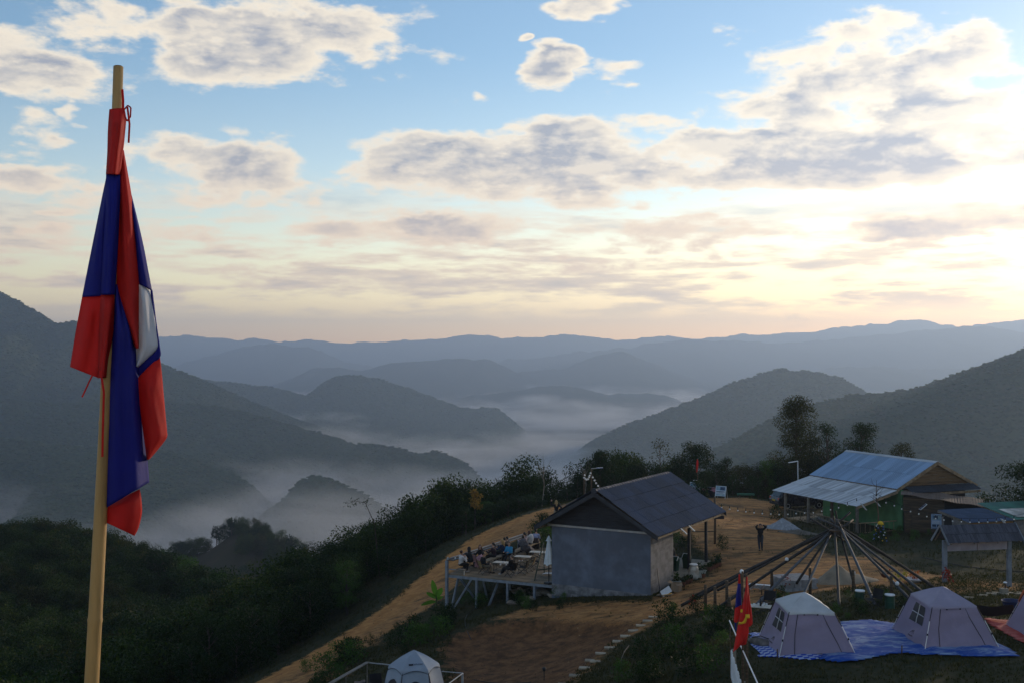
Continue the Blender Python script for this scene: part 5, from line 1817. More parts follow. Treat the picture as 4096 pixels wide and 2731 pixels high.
# ------------------------------------------------ white picket fence
def picket_fence():
    A, B = at(2922, 2522, 38.0), at(3010, 2760, 31.0)
    A.z = gr(A.x, A.y); B.z = gr(B.x, B.y)
    d = Vector((B.x - A.x, B.y - A.y, 0)); L = d.length; u = d / L
    T = thing('fence', 'white picket fence running down behind the two small flags', 'fence', A)
    def zg(s): return gr(A.x + u.x * s, A.y + u.y * s) - A.z
    s = 0.0; i = 0
    while s < L:
        h = .92 + .10 * abs(math.sin(i * .62))
        q = Vector((u.x * s, u.y * s, zg(s) + .06))
        n = Vector((-u.y, u.x, 0))
        w = .026
        prof = [q - u * w, q + u * w, q + u * w + Vector((0, 0, h - .05)), q + Vector((0, 0, h)), q - u * w + Vector((0, 0, h - .05))]
        MB().poly([p + n * .011 for p in prof], .022, n).build('picket', M_WHITE, T)
        s += .155; i += 1
    for hh in (.25, .72):
        MB().bar((0, 0, zg(0) + hh), (u.x * L, u.y * L, zg(L) + hh), .03, .07).build('rail', M_WHITE, T)
    for s in (.05, L * .5, L - .1):
        MB().box((u.x * s - u.y * .08, u.y * s + u.x * .08, zg(s) + .45), (.15, .15, 1.15)).build('post', M_CONC, T)
    R_ = thing('handrail', 'long thin white rail sloping down above the picket fence', 'rail', (0, 0, 0))
    MB().bar(at(2916, 2478, 38.2), at(3034, 2742, 30.5), .032, .032).build('rail', M_WHITE, R_)
    for px, py, Y in ((2919, 2482, 38.1), (3030, 2735, 30.7)):
        p = at(px, py, Y); g = gr(p.x, p.y)
        MB().tube([(p.x, p.y, g - .2), tuple(p)], .018, 6).build('post', M_WOOD, R_)
picket_fence()


# ------------------------------------------------ tents
TENT = mat('tent_fabric', (.27, .225, .31), .8, .12, 1.2, .25, 9, trans=.06)
TENTROOF = mat('tent_roof', (.29, .26, .345), .7, .12, 1.2, .2, 9)
TENTROOF2 = mat('pale_tent_roof', (.46, .475, .49), .7, .12, 1.2, .2, 9)
PIPING = mat('dark_piping', (.020, .018, .024), .7, .2, 3)
MESHWIN = mat('window_mesh', (.022, .022, .030), .6, .2, 3)
ALU = mat('tent_pole', (.60, .61, .62), .35, .1, 3, metal=.4)
ORANGE = mat('orange_cloth', (.60, .14, .06), .8, .15, 3, .2, trans=.1)


def text_part(body, size, M, m, parent, name='lettering'):
    c = bpy.data.curves.new(name, 'FONT'); c.body = body; c.size = size; c.extrude = .001
    c.align_x = 'CENTER'
    c.materials.append(m)
    tmp = bpy.data.objects.new(name, c)
    me = bpy.data.meshes.new_from_object(tmp)
    bpy.data.objects.remove(tmp)
    o = bpy.data.objects.new(name, me); COL.objects.link(o)
    o.parent = parent; o.matrix_local = M
    return o


def build_tent(label, base, eave, peak, roofm, logo=True):
    """base and eave corners in order front, right, back, left; world points"""
    c = (base[0] + base[2]) / 2; c.z = min(b.z for b in base)
    T = thing('tent', label, 'tent', c)
    b = [p - c for p in base]; e = [p - c for p in eave]; pk = peak - c
    cen = (e[0] + e[2]) / 2
    def wall(i, j, sag, seed):
        r = random.Random(seed)
        ph = [r.uniform(0, 6) for _ in range(4)]
        n = (b[j] - b[i]).cross(e[i] - b[i]).normalized()
        if n.dot((b[i] + b[j]) / 2 - Vector((cen.x, cen.y, 0))) < 0: n = -n
        def fn(u, v):
            p = b[i].lerp(b[j], u).lerp(e[i].lerp(e[j], u), v)
            k = math.sin(math.pi * u) * math.sin(math.pi * min(1, v * .9 + .05))
            w = .022 * math.sin(9 * v + 2.5 * math.sin(3 * u + ph[0]) + ph[1]) + .014 * math.sin(17 * v - 7 * u + ph[2])
            return p + n * (-sag * k + w * math.sin(math.pi * u))
        MB().grid(fn, 22, 18).build('wall', TENT, T, smooth=True)
        return fn, n
    walls = [wall(0, 1, .05, 1), wall(1, 2, .05, 2), wall(2, 3, .05, 3), wall(3, 0, .05, 4)]
    # roof in four faces with a skirt over the walls
    def rf(i, j, seed):
        def fn(u, v):
            a = e[i].lerp(e[j], u); out = Vector((a.x - cen.x, a.y - cen.y, 0)).normalized() * .05
            if v < .12:
                q = a + out + Vector((0, 0, -.10 * (1 - v / .12)))
                q.z += .05 * math.sin(math.pi * u) * (1 - v / .12)
                return q
            t = (v - .12) / .88
            q = (a + out * (1 - t)).lerp(pk, t)
            q.z += .035 * math.sin(math.pi * t) - .045 * math.sin(math.pi * u) * (1 - t) * t * 2
            q.z += .010 * math.sin(14 * u + 6 * t + seed) * (1 - t)
            return q
        MB().grid(fn, 18, 16).build('roof_panel', roofm, T, smooth=True)
    for k, (i, j) in enumerate(((0, 1), (1, 2), (2, 3), (3, 0))): rf(i, j, k)
    # doors with dark piping on the front-right face
    fn, n = walls[0]
    def line(pts, w=.022, m=PIPING, name='piping'):
        mb = MB(); mb.tube([fn(u, v) + n * .012 for u, v in pts], w / 2, 5); mb.build(name, m, T)
    line([(.20, .0 + .04), (.19, .25), (.175, .5), (.18, .75), (.19, .99)])
    line([(.84, .05), (.83, .25), (.80, .5), (.765, .75), (.73, .99)])
    line([(.20, .045), (.4, .035), (.62, .04), (.84, .05)], .03)
    mb = MB(); mb.tube([fn(k / 12, .0) + n * .004 + Vector((0, 0, .02)) for k in range(13)], .025, 5); mb.build('piping', PIPING, T)
    for u in (.33, .62):
        MB().box(fn(u, .95) + n * .015, (.05, .02, .05)).build('toggle', PIPING, T)
    # window of four panes on the left face
    fn2, n2 = walls[3]
    def pane(u0, u1, v0, v1):
        mb = MB(); mb.grid(lambda a, q: fn2(u0 + (u1 - u0) * a, v0 + (v1 - v0) * q) + n2 * .010, 4, 4)
        mb.build('window_pane', MESHWIN, T)
    u0, u1, v0, v1 = .30, .74, .47, .90
    um, vm_ = (u0 + u1) / 2, (v0 + v1) / 2
    for a, q in ((u0, um - .012), (um + .012, u1)):
        for f, g in ((v0, vm_ - .012), (vm_ + .012, v1)): pane(a, q, f, g)
    mb = MB()
    mb.tube([fn2(um, v0 + (v1 - v0) * k / 4) + n2 * .018 for k in range(5)], .012, 5); mb.tube([fn2(u0 + (u1 - u0) * k / 4, vm_) + n2 * .018 for k in range(5)], .012, 5)
    mb.build('window_bars', ALU, T)
    if logo:
        def stroke(pts, w=.016): 
            mb = MB()
            for (a, q), (f, g) in zip(pts, pts[1:]): mb.bar(fn2(a, q) + n2 * .014, fn2(f, g) + n2 * .014, w, .004, up=n2)
            mb.build('emblem', PIPING, T)
        stroke([(.475, .20), (.52, .285), (.55, .20)]); stroke([(.53, .235), (.565, .290), (.60, .20)])
        X = (fn2(.62, .13) - fn2(.42, .13)).normalized(); Yv = (fn2(.5, .2) - fn2(.5, .1)).normalized()
        Z = X.cross(Yv).normalized(); Yv = Z.cross(X)
        M = Matrix((X, Yv, Z)).transposed().to_4x4(); M.translation = fn2(.535, .135) + n2 * .016
        text_part('Mountainhiker', .085, M, PIPING, T)
    # corner poles, feet and guy lines
    for i in range(4):
        top = e[i].lerp(b[i], .32); 
        out = Vector((b[i].x - cen.x, b[i].y - cen.y, 0)).normalized()
        MB().tube([top + out * .05, b[i] + out * .03 + Vector((0, 0, .0))], .014, 6).build('pole', ALU, T)
        MB().tube([e[i] + out * .02, top + out * .05], .016, 6).build('pole', PIPING, T)
        MB().box(top.lerp(b[i], .45) + out * .05, (.04, .04, .08)).build('clip', PIPING, T)
    return T


def tent_from(front, right, left, Yf, hz, efront, eright, eleft, peak, label, roofm, **kw):
    f0 = gp(*front); r0 = gp(*right); l0 = gp(*left)
    k0 = r0 + l0 - f0; k0.z = gr(k0.x, k0.y)
    h = 1.25
    # eave corners: real height above their base corners, moved in
    def ev(pxpy, Y): return at(pxpy[0], pxpy[1], Y)
    c = (r0 + l0) / 2
    ef = ev(efront, f0.y + .36); er = ev(eright, r0.y + .22); el = ev(eleft, l0.y - .15)
    z = (ef.z + er.z + el.z) / 3
    ins = .60
    def inset(p): return Vector((c.x + (p.x - c.x) * ins, c.y + (p.y - c.y) * ins, z))
    E = [inset(f0), inset(r0), inset(k0), inset(l0)]
    pk = at(peak[0], peak[1], c.y); 
    return build_tent(label, [f0, r0, k0, l0], E, Vector((c.x, c.y, pk.z)), roofm, **kw), (f0, r0, k0, l0)


t1, c1 = tent_from((3115, 2625), (3417, 2613), (3031, 2549), 0, 0, (3143, 2448), (3327, 2441), (3093, 2400), (3206, 2364), 'mauve cabin tent with pale roof and window standing next to the white fence', TENTROOF2)
t2, c2 = tent_from((3696, 2599), (3993, 2593), (3562, 2520), 0, 0, (3722, 2425), (3900, 2423), (3636, 2379), (3767, 2341), 'mauve cabin tent with mauve roof standing on the far end of the blue tarpaulin', TENTROOF)
t3, c3 = tent_from((4190, 2600), (4480, 2590), (4018, 2500), 0, 0, (4200, 2420), (4380, 2420), (4075, 2380), (4230, 2330), 'mauve tent at the edge with orange cloth draped over it on the red tarpaulin', TENTROOF)


def draped_cloth():
    T = thing('cloth', 'bright orange cloth hung over the tent at the edge', 'cloth', (0, 0, 0))
    Y = c3[3].y - .25
    cloth('cloth', [(4088, 2355), (4068, 2400), (4066, 2440), (4062, 2474)], [(4200, 2330), (4200, 2400), (4200, 2420), (4110, 2465)], (0, -.2), .06, ORANGE, T, Y, waves=.03, nu=16, nv=16)
draped_cloth()


# ------------------------------------------------ tarpaulins
def tarp(name, label, pts, m, lift=.03, st=.14, amp=.035, seed=1):
    P = plan(pts)
    xs = np.arange(min(p[0] for p in P), max(p[0] for p in P) + st, st); ys = np.arange(min(p[1] for p in P), max(p[1] for p in P) + st, st)
    Xg, Yg = np.meshgrid(xs, ys)
    sd = poly_sd(P, Xg, Yg) + .10 * fbm(Xg, Yg, .8, 2, seed=seed)
    wr = np.abs(fbm(Xg + .6 * Yg, Yg * .6, .9, 4, seed=seed)) * 2 + np.abs(fbm(Xg * .5 - Yg, Xg, .6, 3, seed=seed + 2))
    Z = terrain(Xg, Yg) + lift + amp * wr * np.clip(sd * 3, .2, 1)
    n = len(xs)
    idx = np.arange(Xg.size).reshape(Xg.shape)
    Fq = np.stack([idx[:-1, :-1], idx[:-1, 1:], idx[1:, 1:], idx[1:, :-1]], -1).reshape(-1, 4)
    Fq = Fq[sd.ravel()[Fq].min(1) > 0]
    u, inv = np.unique(Fq, return_inverse=True)
    o = link(name, mesh_np(name, np.stack([Xg, Yg, Z], -1).reshape(-1, 3)[u], inv.reshape(-1, 4), m))
    md = o.modifiers.new('thickness', 'SOLIDIFY'); md.thickness = .006; md.offset = 1
    return tag(o, label, 'tarpaulin')


def tarp_material(name, a, b, check=False):
    m = bpy.data.materials.new(name); m.use_nodes = True
    g = NT(m.node_tree)
    pos = g.n('ShaderNodeNewGeometry').outputs['Position']
    n = g.noise(g.vm('MULTIPLY', pos, (1, 1.8, 1)), 1.1, 6, .68, .8)
    f = g.ramp(n, .44, .66)
    if check:
        ch = g.n('ShaderNodeTexChecker'); ch.inputs['Scale'].default_value = 5.5
        g.put(ch.inputs['Vector'], g.vm('MULTIPLY', pos, (1, 1, 0)))
        g.put(ch.inputs['Color1'], a); g.put(ch.inputs['Color2'], b)
        col = ch.outputs['Color']
    else:
        col = g.mix(f, a, b)
    bs = g.n('ShaderNodeBsdfPrincipled')
    g.put(bs.inputs['Base Color'], col)
    bs.inputs['Roughness'].default_value = .62
    bs.inputs['Specular IOR Level'].default_value = .1
    bp = g.n('ShaderNodeBump'); bp.inputs['Strength'].default_value = .5; bp.inputs['Distance'].default_value = .04
    g.put(bp.inputs['Height'], g.noise(pos, 5, 4, .6, .5))
    g.t.links.new(bp.outputs[0], bs.inputs['Normal'])
    o = g.n('ShaderNodeOutputMaterial'); g.t.links.new(bs.outputs[0], o.inputs[0])
    return m


tarp('tarpaulin', 'blue and white checked sheet under the tent beside the fence', [(2985, 2522), (3060, 2530), (3330, 2570), (3300, 2632), (3240, 2642), (3120, 2632), (3035, 2628), (3000, 2590)], tarp_material('checked_sheet', (.02, .06, .38), (.34, .40, .56), True), seed=3)
tarp('tarpaulin', 'big crumpled blue tarpaulin spread between and under the two mauve tents', [(3255, 2636), (3340, 2652), (3410, 2650), (3500, 2632), (3600, 2614), (3690, 2622), (3850, 2628), (4085, 2628), (4040, 2598), (3985, 2570), (3830, 2540), (3640, 2500), (3562, 2490), (3476, 2477), (3352, 2488), (3330, 2540), (3300, 2600)], tarp_material('blue_tarp', (.012, .060, .29), (.22, .30, .44)), lift=.05, seed=5, amp=.11)  # second, paler blue paints highlights of the crumples into the colour
tarp('tarpaulin', 'red tarpaulin under the tent with orange cloth', [(3925, 2468), (4000, 2478), (4120, 2480), (4300, 2560), (4300, 2680), (4100, 2580), (3990, 2522), (3950, 2500)], tarp_material('red_tarp', (.38, .030, .022), (.50, .13, .10)), lift=.04, seed=7)


# ------------------------------------------------ the cone of bamboo poles
def pole_cone():
    c = gp(3340, 2360)
    T = thing('pole_frame', 'wide cone of dark bamboo poles meeting in a tangle above the grass', 'pole frame', c)
    def P(px, py, lift=0, Y=None):
        if Y is None: Y = gp(px, py + lift).y
        return at(px, py, Y) - c
    AY = 57.3
    poles = [([(2724, 2416, 20), (3325, 2112, AY + .3), (3398, 2046, AY + 1.2)], .075, 0), ([(2772, 2380, 40), (3290, 2135, AY)], .065, 0), ([(2832, 2452, 4), (3310, 2132, AY), (3365, 2096, AY + .6)], .075, 0),
             ([(2868, 2356, 55), (3330, 2118, AY + .6)], .06, 0), ([(3000, 2336, 60), (3345, 2118, AY)], .06, 0), ([(3005, 2432, 4), (3312, 2130, AY)], .072, 1), ([(3184, 2328, 40), (3328, 2122, AY)], .062, 0),
             ([(3190, 2424, 4), (3322, 2130, AY + .2)], .065, 1), ([(3354, 2424, 4), (3338, 2112, AY + .2), (3332, 2060, AY + .5)], .066, 0), ([(3418, 2348, 4), (3352, 2105, AY + .7), (3340, 2040, AY + 1)], .06, 0),
             ([(3498, 2414, 4), (3362, 2110, AY), (3345, 2074, AY - .4)], .072, 1), ([(3642, 2398, 4), (3350, 2106, AY + .2), (3268, 2068, AY + .6)], .070, 1), ([(3655, 2372, 10), (3345, 2112, AY + .4)], .062, 0),
             ([(3692, 2366, 6), (3372, 2122, AY + .4), (3318, 2070, AY + .9)], .068, 1), ([(3736, 2346, 8), (3374, 2112, AY + .8)], .075, 0), ([(3240, 2070, AY + 2), (3390, 2170, AY + .5)], .058, 0),
             ([(3410, 2075, AY + 2), (3300, 2160, AY)], .055, 0), ([(3720, 2330, 10), (3400, 2140, AY + .8)], .055, 0)]
    for pts, r, k in poles:
        pp = [P(px, py, q) if q < 45 and i == 0 else (P(px, py, q) if i == 0 else P(px, py, 0, q)) for i, (px, py, q) in enumerate(pts)]
        if len(pts[0]) == 3 and pts[0][2] > 56.9: pp[0] = P(pts[0][0], pts[0][1], 0, pts[0][2])
        full = []
        for a, b in zip(pp, pp[1:]):
            n = max(3, int((b - a).length / .55))
            full += [a.lerp(b, i / n) for i in range(n)]
        full.append(pp[-1])
        rad = []
        out = []
        for i, p in enumerate(full):
            s = r * (1.0 - .32 * i / len(full))
            p = p + Vector((0, 0, .05 * math.sin(math.pi * i / len(full)) - .02))
            out.append(p); rad.append(s * (1.10 if i % 2 else 1.0))
        MB().tube(out, rad, 9).build('pole', FADEBAMBOO if k else OLDBAMBOO, T, smooth=True)
    for px, pyt, pyb in ((2820, 2335, 2430), (2858, 2342, 2425), (2905, 2318, 2425), (3085, 2272, 2362), (3238, 2268, 2376), (3410, 2276, 2362), (3562, 2300, 2405), (2960, 2290, 2440), (2915, 2385, 2440)):
        g = gp(px, pyb)
        MB().tube([g - c - Vector((0, 0, .2)), at(px + 1, (pyt + pyb) / 2, g.y) - c, at(px, pyt, g.y) - c], [.085, .075, .07], 8).build('post', M_WOOD, T, smooth=True)
    # rope lashing at the crossing
    L = MB()
    for i in range(5):
        a = at(3335 + i * 6, 2118 + i * 3, AY - .1) - c
        L.lathe([(.20, -.03), (.23, 0), (.20, .03)], 10, a, sx=1.2)
    L.build('lashing', M_WOOD, T)
    return T
pole_cone()


def small_light(px, py, lift, label):
    g = gp(px, py + lift)
    p = at(px, py, g.y - .12)
    T = thing('solar_light', label, 'lamp', p, group='small white lights on the bamboo frame')
    MB().lathe([(.05, -.08), (.085, -.05), (.09, .03), (.06, .08), (.01, .10)], 10).build('globe', M_WHITE, T, smooth=True)
    MB().lathe([(.04, -.12), (.04, -.08)], 8).build('socket', M_BLACK, T)
small_light(2965, 2282, 150, 'white globe light on the post above the two small flags')
small_light(3145, 2234, 130, 'white globe light hanging from the left poles over the stacked blocks')
small_light(3412, 2288, 70, 'white globe light on the post in front of the sand heap')
small_light(3586, 2330, 70, 'white globe light on the post beside the yellow leaves')


# ------------------------------------------------ stacked blocks and heaps
def block_stack():
    Y = 55.3
    c = at(3147, 2362, Y); c.z = gr(c.x, c.y) - .02
    T = thing('block_stack', 'neat square stack of pale concrete blocks beside the sand heap', 'blocks', c, R(16))
    m = mat('pale_block', (.29, .30, .315), .9, .25, 4, .4, 30)
    q = MB().box((0, 0, 0), (.082, .385, .185)); me = bpy.data.meshes.new('concrete_block'); me.from_pydata(q.v, [], q.f); me.materials.append(m); me.update()
    q = MB().box((0, 0, 0), (.385, .082, .185)); me2 = bpy.data.meshes.new('concrete_block'); me2.from_pydata(q.v, [], q.f); me2.materials.append(m); me2.update()
    for lay in range(3):
        turn = lay == 1
        for i in range(19):
            for j in range(4):
                o = bpy.data.objects.new('concrete_block', me2 if turn else me); COL.objects.link(o); o.parent = T
                a, b = .045 + i * .0895, .20 + j * .41
                o.location = ((b if turn else a) + rnd.uniform(-.004, .004), (a if turn else b) + rnd.uniform(-.008, .008), .10 + lay * .192 + rnd.uniform(-.002, .004))
                o.rotation_euler = (0, 0, rnd.uniform(-.012, .012))
block_stack()


def heap(name, label, px, py, rx, ry, h, m, seed, peak=(0, 0)):
    c = gp(px, py)
    nx, ny = 44, 30
    V = []
    for j in range(ny):
        for i in range(nx):
            u, v = i / (nx - 1) * 2 - 1, j / (ny - 1) * 2 - 1
            x, y = u * rx, v * ry
            r = math.hypot(u - peak[0] * (1 - abs(u)), v - peak[1] * (1 - abs(v)))
            z = h * max(0, 1 - r) ** 1.05 * (1 + .5 * float(fbm(x * 2, y * 2, 1.2, 3, seed=seed))) + .05 * float(fbm(x, y, .25, 3, seed=seed + 1))
            if r > .97: z = -.12
            V.append((x, y, z + gr(c.x + x, c.y + y) - c.z))
    idx = np.arange(nx * ny).reshape(ny, nx)
    Fq = np.stack([idx[:-1, :-1], idx[:-1, 1:], idx[1:, 1:], idx[1:, :-1]], -1).reshape(-1, 4)
    o = link(name, mesh_np(name, np.array(V), Fq, m)); o.location = c
    return tag(o, label, 'heap')
heap('sand_heap', 'broad heap of tan sand behind the bamboo poles', 3385, 2322, 1.75, 1.3, .95, mat('sand', (.30, .235, .165), .95, .25, 2, .5, 25), 2, (-.42, 0))
heap('gravel_heap', 'small heap of blue grey gravel by the veranda railing', 3130, 2112, 1.45, 1.0, .72, mat('gravel', (.33, .345, .37), .95, .3, 6, .7, 40), 3)
heap('soil_heap', 'low heap of grey brown soil at the foot of the gravel heap', 3190, 2128, 1.5, .8, .28, mat('soil', (.15, .125, .10), .95, .3, 4, .6, 30), 5)


# ------------------------------------------------ stepping slabs
M_SLAB = mat('stone_slab', (.36, .30, .215), .9, .3, 3, .4, 20)
def slab(px, py, lab, group, rz):
    p = gp(px, py); z = float(dug(p.x, p.y)[0])
    T = MB().box((0, 0, 0), (.46, .27, .07)).build('stepping_slab', M_SLAB, bevel=.008)
    T.location = (p.x, p.y, z + .03); T.rotation_euler = (rnd.uniform(-.05, .05), rnd.uniform(-.05, .05), rz + rnd.uniform(-.12, .12))
    tag(T, lab, 'stepping slab', group)
_sl = [(1650, 1025), (1608, 1052), (1560, 1085), (1505, 1123), (1448, 1163), (1393, 1200), (1335, 1247), (1270, 1288), (1196, 1336), (1232, 1346), (1153, 1391), (1083, 1447), (1000, 1497)]
_ord = ['first and uppermost', 'second', 'third', 'fourth', 'fifth', 'sixth', 'seventh', 'eighth', 'ninth, broken left half of the', 'tenth, broken right half of the', 'eleventh', 'twelfth', 'thirteenth and lowest']
for (x, y), w in zip(_sl, _ord):
    slab(1700 + x / 1.809, 1900 + y / 1.809, 'pale stepping slab, %s down the path from the house corner' % w, 'stepping slabs down the bank', R(-6))
for i, (px, py) in enumerate(((3872, 2388), (3925, 2380), (3962, 2374), (3985, 2370), (4010, 2374), (4036, 2370), (4060, 2374), (4082, 2370))):
    slab(px, py, 'pale stepping slab in the short row behind the tents, number %s from the signboard' % ('one', 'two', 'three', 'four', 'five', 'six', 'seven', 'eight')[i], 'stepping slabs behind the tents', R(-25))


# ------------------------------------------------ things on and round the porch
CLAY = mat('terracotta', (.16, .065, .040), .85, .3, 4, .2)
def pot(p, r, h, m, label, group, plant=True, square=False, name='plant_pot'):
    T = thing(name, label, 'plant pot', p, rnd.uniform(0, 1), group)
    if square:
        b = MB(); w, W = r * .8, r * 1.05
        b.add([(-w, -w, 0), (w, -w, 0), (w, w, 0), (-w, w, 0), (-W, -W, h), (W, -W, h), (W, W, h), (-W, W, h)], [(3, 2, 1, 0), (4, 5, 6, 7), (0, 1, 5, 4), (1, 2, 6, 5), (2, 3, 7, 6), (3, 0, 4, 7)])
        b.build('pot', m, T)
        MB().box((0, 0, h - .02), (2 * W + .04, 2 * W + .04, .04)).build('rim', m, T)
    else:
        MB().lathe([(r * .7, 0), (r * .95, h * .85), (r * 1.05, h * .86), (r * 1.05, h), (r * .85, h), (r * .8, h * .8)], 14).build('pot', m, T, smooth=False)
    if plant:
        rng = np.random.default_rng(rnd.randrange(9999))
        V, Fq = leaf_cloud([(0, 0, h + r * .7), (r * .3, 0, h + r * 1.1)], [r * .9, r * .6], 60, r * .8, rng)
        link('leaves', mesh_np('leaves', V, Fq, LEAF_B, smooth=False), T)


def onground(px, py): 
    p = gp(px, py); p.z = float(dug(p.x, p.y)[0]); return p
M_PALEPOT = mat('pale_planter', (.42, .44, .40), .7, .25, 3, .1)
pot(onground(2702, 2352), .22, .46, M_PALEPOT, 'square pale planter beside the cardboard boxes at the house wall', 'square planters', square=True, name='planter')
pot(onground(2800, 2305), .23, .42, M_PALEPOT, 'square pale planter next to the white barrel', 'square planters', square=True, name='planter')
for i, (px, py) in enumerate(((2733, 2340), (2748, 2332), (2761, 2326), (2812, 2306))):
    pot(onground(px, py), .13, .22, CLAY, 'small clay pot in the row along the porch edge', 'clay pots along the porch')
for i, (px, py) in enumerate(((2836, 2280), (2846, 2274), (2856, 2270), (2866, 2266), (2876, 2262))):
    pot(onground(px, py), .13, .24, CLAY, 'small clay pot in the row beyond the porch corner', 'clay pots beyond the porch')
pot(onground(2870, 2252), .20, .30, M_BLACK, 'large dark pot with a bushy plant at the far porch corner', None)


def barrel():
    T = thing('barrel', 'dirty white plastic barrel standing beside the porch step', 'barrel', onground(2773, 2312))
    MB().lathe([(.20, 0), (.25, .03), (.285, .15), (.295, .40), (.27, .60), (.22, .70), (.205, .72), (.205, .76), (.225, .765), (.225, .80), (.12, .80)], 20).build('body', mat('dirty_white', (.55, .53, .48), .6, .35, 3, .1, col2=(.30, .25, .19)), T, smooth=True)
    MB().lathe([(.235, .785), (.24, .83), (.20, .85), (.02, .855)], 20).build('lid', M_WHITE, T)
barrel()
M_BIN = mat('green_bin', (.010, .045, .022), .5, .25, 3, .05, spec=.4)
def bin_(p, label):
    T = thing('bin', label, 'bin', p, HOUSE_RZ, 'green bins on the porch')
    b = MB(); w, W, h = .17, .22, .62
    b.add([(-w, -w, 0), (w, -w, 0), (w, w, 0), (-w, w, 0), (-W, -W, h), (W, -W, h), (W, W, h), (-W, W, h)], [(3, 2, 1, 0), (4, 5, 6, 7), (0, 1, 5, 4), (1, 2, 6, 5), (2, 3, 7, 6), (3, 0, 4, 7)])
    b.build('body', M_BIN, T)
    b = MB(); b.add([(-W, -W, h), (W, -W, h), (W, W, h), (-W, W, h), (-W, 0, h + .2), (W, 0, h + .2)], [(0, 1, 5, 4), (2, 3, 4, 5), (1, 2, 5), (3, 0, 4)])
    lid = b.build('lid', M_BIN, T)
    MB().bar((-W, -W - .005, h), (-W, 0, h + .205), .03, .03).bar((W, -W - .005, h), (W, 0, h + .205), .03, .03).bar((-W, 0, h + .205), (W, 0, h + .205), .03, .03).build('trim', M_WHITE, lid)
bin_(hpos(5.25, 5.2, .0), 'green swing-lid bin on the porch behind the white barrel')
bin_(hpos(5.55, 6.35, .0), 'green swing-lid bin on the porch behind the nearer post')


def cardboard():
    m = mat('cardboard', (.26, .18, .115), .9, .2, 3, .1); w = mat('printed_card', (.62, .62, .62), .6, .15, 3); y = mat('yellow_print', (.55, .30, .04), .7, .2, 3)
    T = thing('cardboard_box', 'open cardboard box leaning at the foot of the porch wall', 'box', onground(2690, 2362), R(-35))
    b = MB(); b.box((0, 0, .25), (.015, .42, .5)).box((.22, -.20, .25), (.42, .015, .5)).box((.44, 0, .25), (.015, .42, .5)).box((.22, .20, .25), (.42, .015, .5))
    b.build('box', m, T)
    MB().bar((0, -.2, .5), (-.16, -.2, .60), .40, .012).build('flap', m, T); MB().bar((.44, -.2, .5), (.56, -.25, .42), .40, .012).build('flap', m, T)
    T = thing('cardboard_sheet', 'flattened cardboard with white and yellow print lying by the wall corner', 'cardboard', onground(2655, 2380), R(-30))
    MB().bar((-.35, 0, .05), (.45, .05, .12), .5, .012).build('sheet', m, T)
    MB().bar((-.1, -.1, .10), (.32, .1, .42), .42, .010, up=(0, -1, 1)).build('sheet', w, T)
    MB().bar((.0, -.15, .09), (.45, -.05, .20), .26, .010).build('print', y, T)
    T = thing('stick', 'long dark stick leaning on the block wall near the cardboard', 'stick', (0, 0, 0))
    a = onground(2641, 2386)
    MB().tube([a, hpos(6.02, .75, .95)], .022, 7).build('shaft', M_BLACK, T)
cardboard()


# solar strips clipped to the eave
for i, y in enumerate((2.55, 3.75)):
    T = thing('solar_lamp', ('white strip lamp clipped to the eave, the one nearer the house corner', 'white strip lamp clipped to the eave, the one nearer the porch post')[i], 'lamp', hpos(2.98 + 3.70, y, 2.86), HOUSE_RZ, 'strip lamps on the eave')
    M = Matrix.Rotation(R(38), 3, 'Y')
    MB().box((.16, 0, -.10), (.48, .15, .03), M=M).build('panel', M_CREAM, T)
    MB().box((.165, 0, -.082), (.42, .11, .012), M=M).build('face', mat('lamp_face', (.62, .60, .56), .5, .1, 3), T)
    MB().bar((-.06, 0, .0), (.03, 0, -.04), .03, .03).build('bracket', M_GALV, T)


# ------------------------------------------------ camp furniture
M_TANFAB = mat('tan_canvas', (.23, .165, .085), .9, .25, 5, .2); M_BLKFAB = mat('black_canvas', (.012, .012, .014), .85, .3, 5, .1); M_BRNFAB = mat('brown_canvas', (.15, .085, .04), .9, .25, 5, .2)
def make_chair(fab, name='camp_chair'):
    T = thing(name, 'camp chair', 'chair')
    b = MB()
    b.grid(lambda u, v: (-.25 + .5 * u, -.22 + .46 * v, .42 - .06 * math.sin(math.pi * u) + .03 * v), 8, 6); b.build('seat', fab, T, smooth=True)
    b = MB()
    b.grid(lambda u, v: (-.25 + .5 * u, -.22 - .14 * v - .05 * math.sin(math.pi * u), .42 + .42 * v), 8, 6); b.build('backrest', fab, T, smooth=True)
    for s in (-1, 1):
        MB().tube([(s * .27, -.38, .86), (s * .26, -.22, .42), (s * .26, .24, .02)], .013, 6).build('leg', M_BLACK, T)
        MB().tube([(s * .26, .26, .42), (s * .26, -.26, .02)], .013, 6).build('leg', M_BLACK, T)
        MB().tube([(s * .29, -.26, .60), (s * .29, .26, .60)], .018, 6).build('armrest', fab, T)
        MB().tube([(s * .27, .26, .40), (s * .29, .26, .60)], .012, 6).build('upright', M_BLACK, T)
    b = MB()
    b.tube([(-.26, .24, .02), (.26, .24, .40)], .011, 6); b.tube([(.26, .24, .02), (-.26, .24, .40)], .011, 6)
    b.tube([(-.26, -.26, .02), (.26, -.24, .40)], .011, 6); b.tube([(.26, -.26, .02), (-.26, -.24, .40)], .011, 6)
    b.build('crossbars', M_BLACK, T)
    return T


def chair(p, yaw, fab, label, group='folding camp chairs'):
    T = make_chair(fab); T.location = p; T.rotation_euler = (0, 0, yaw); T['label'] = label
    if group: T['group'] = group
    return T


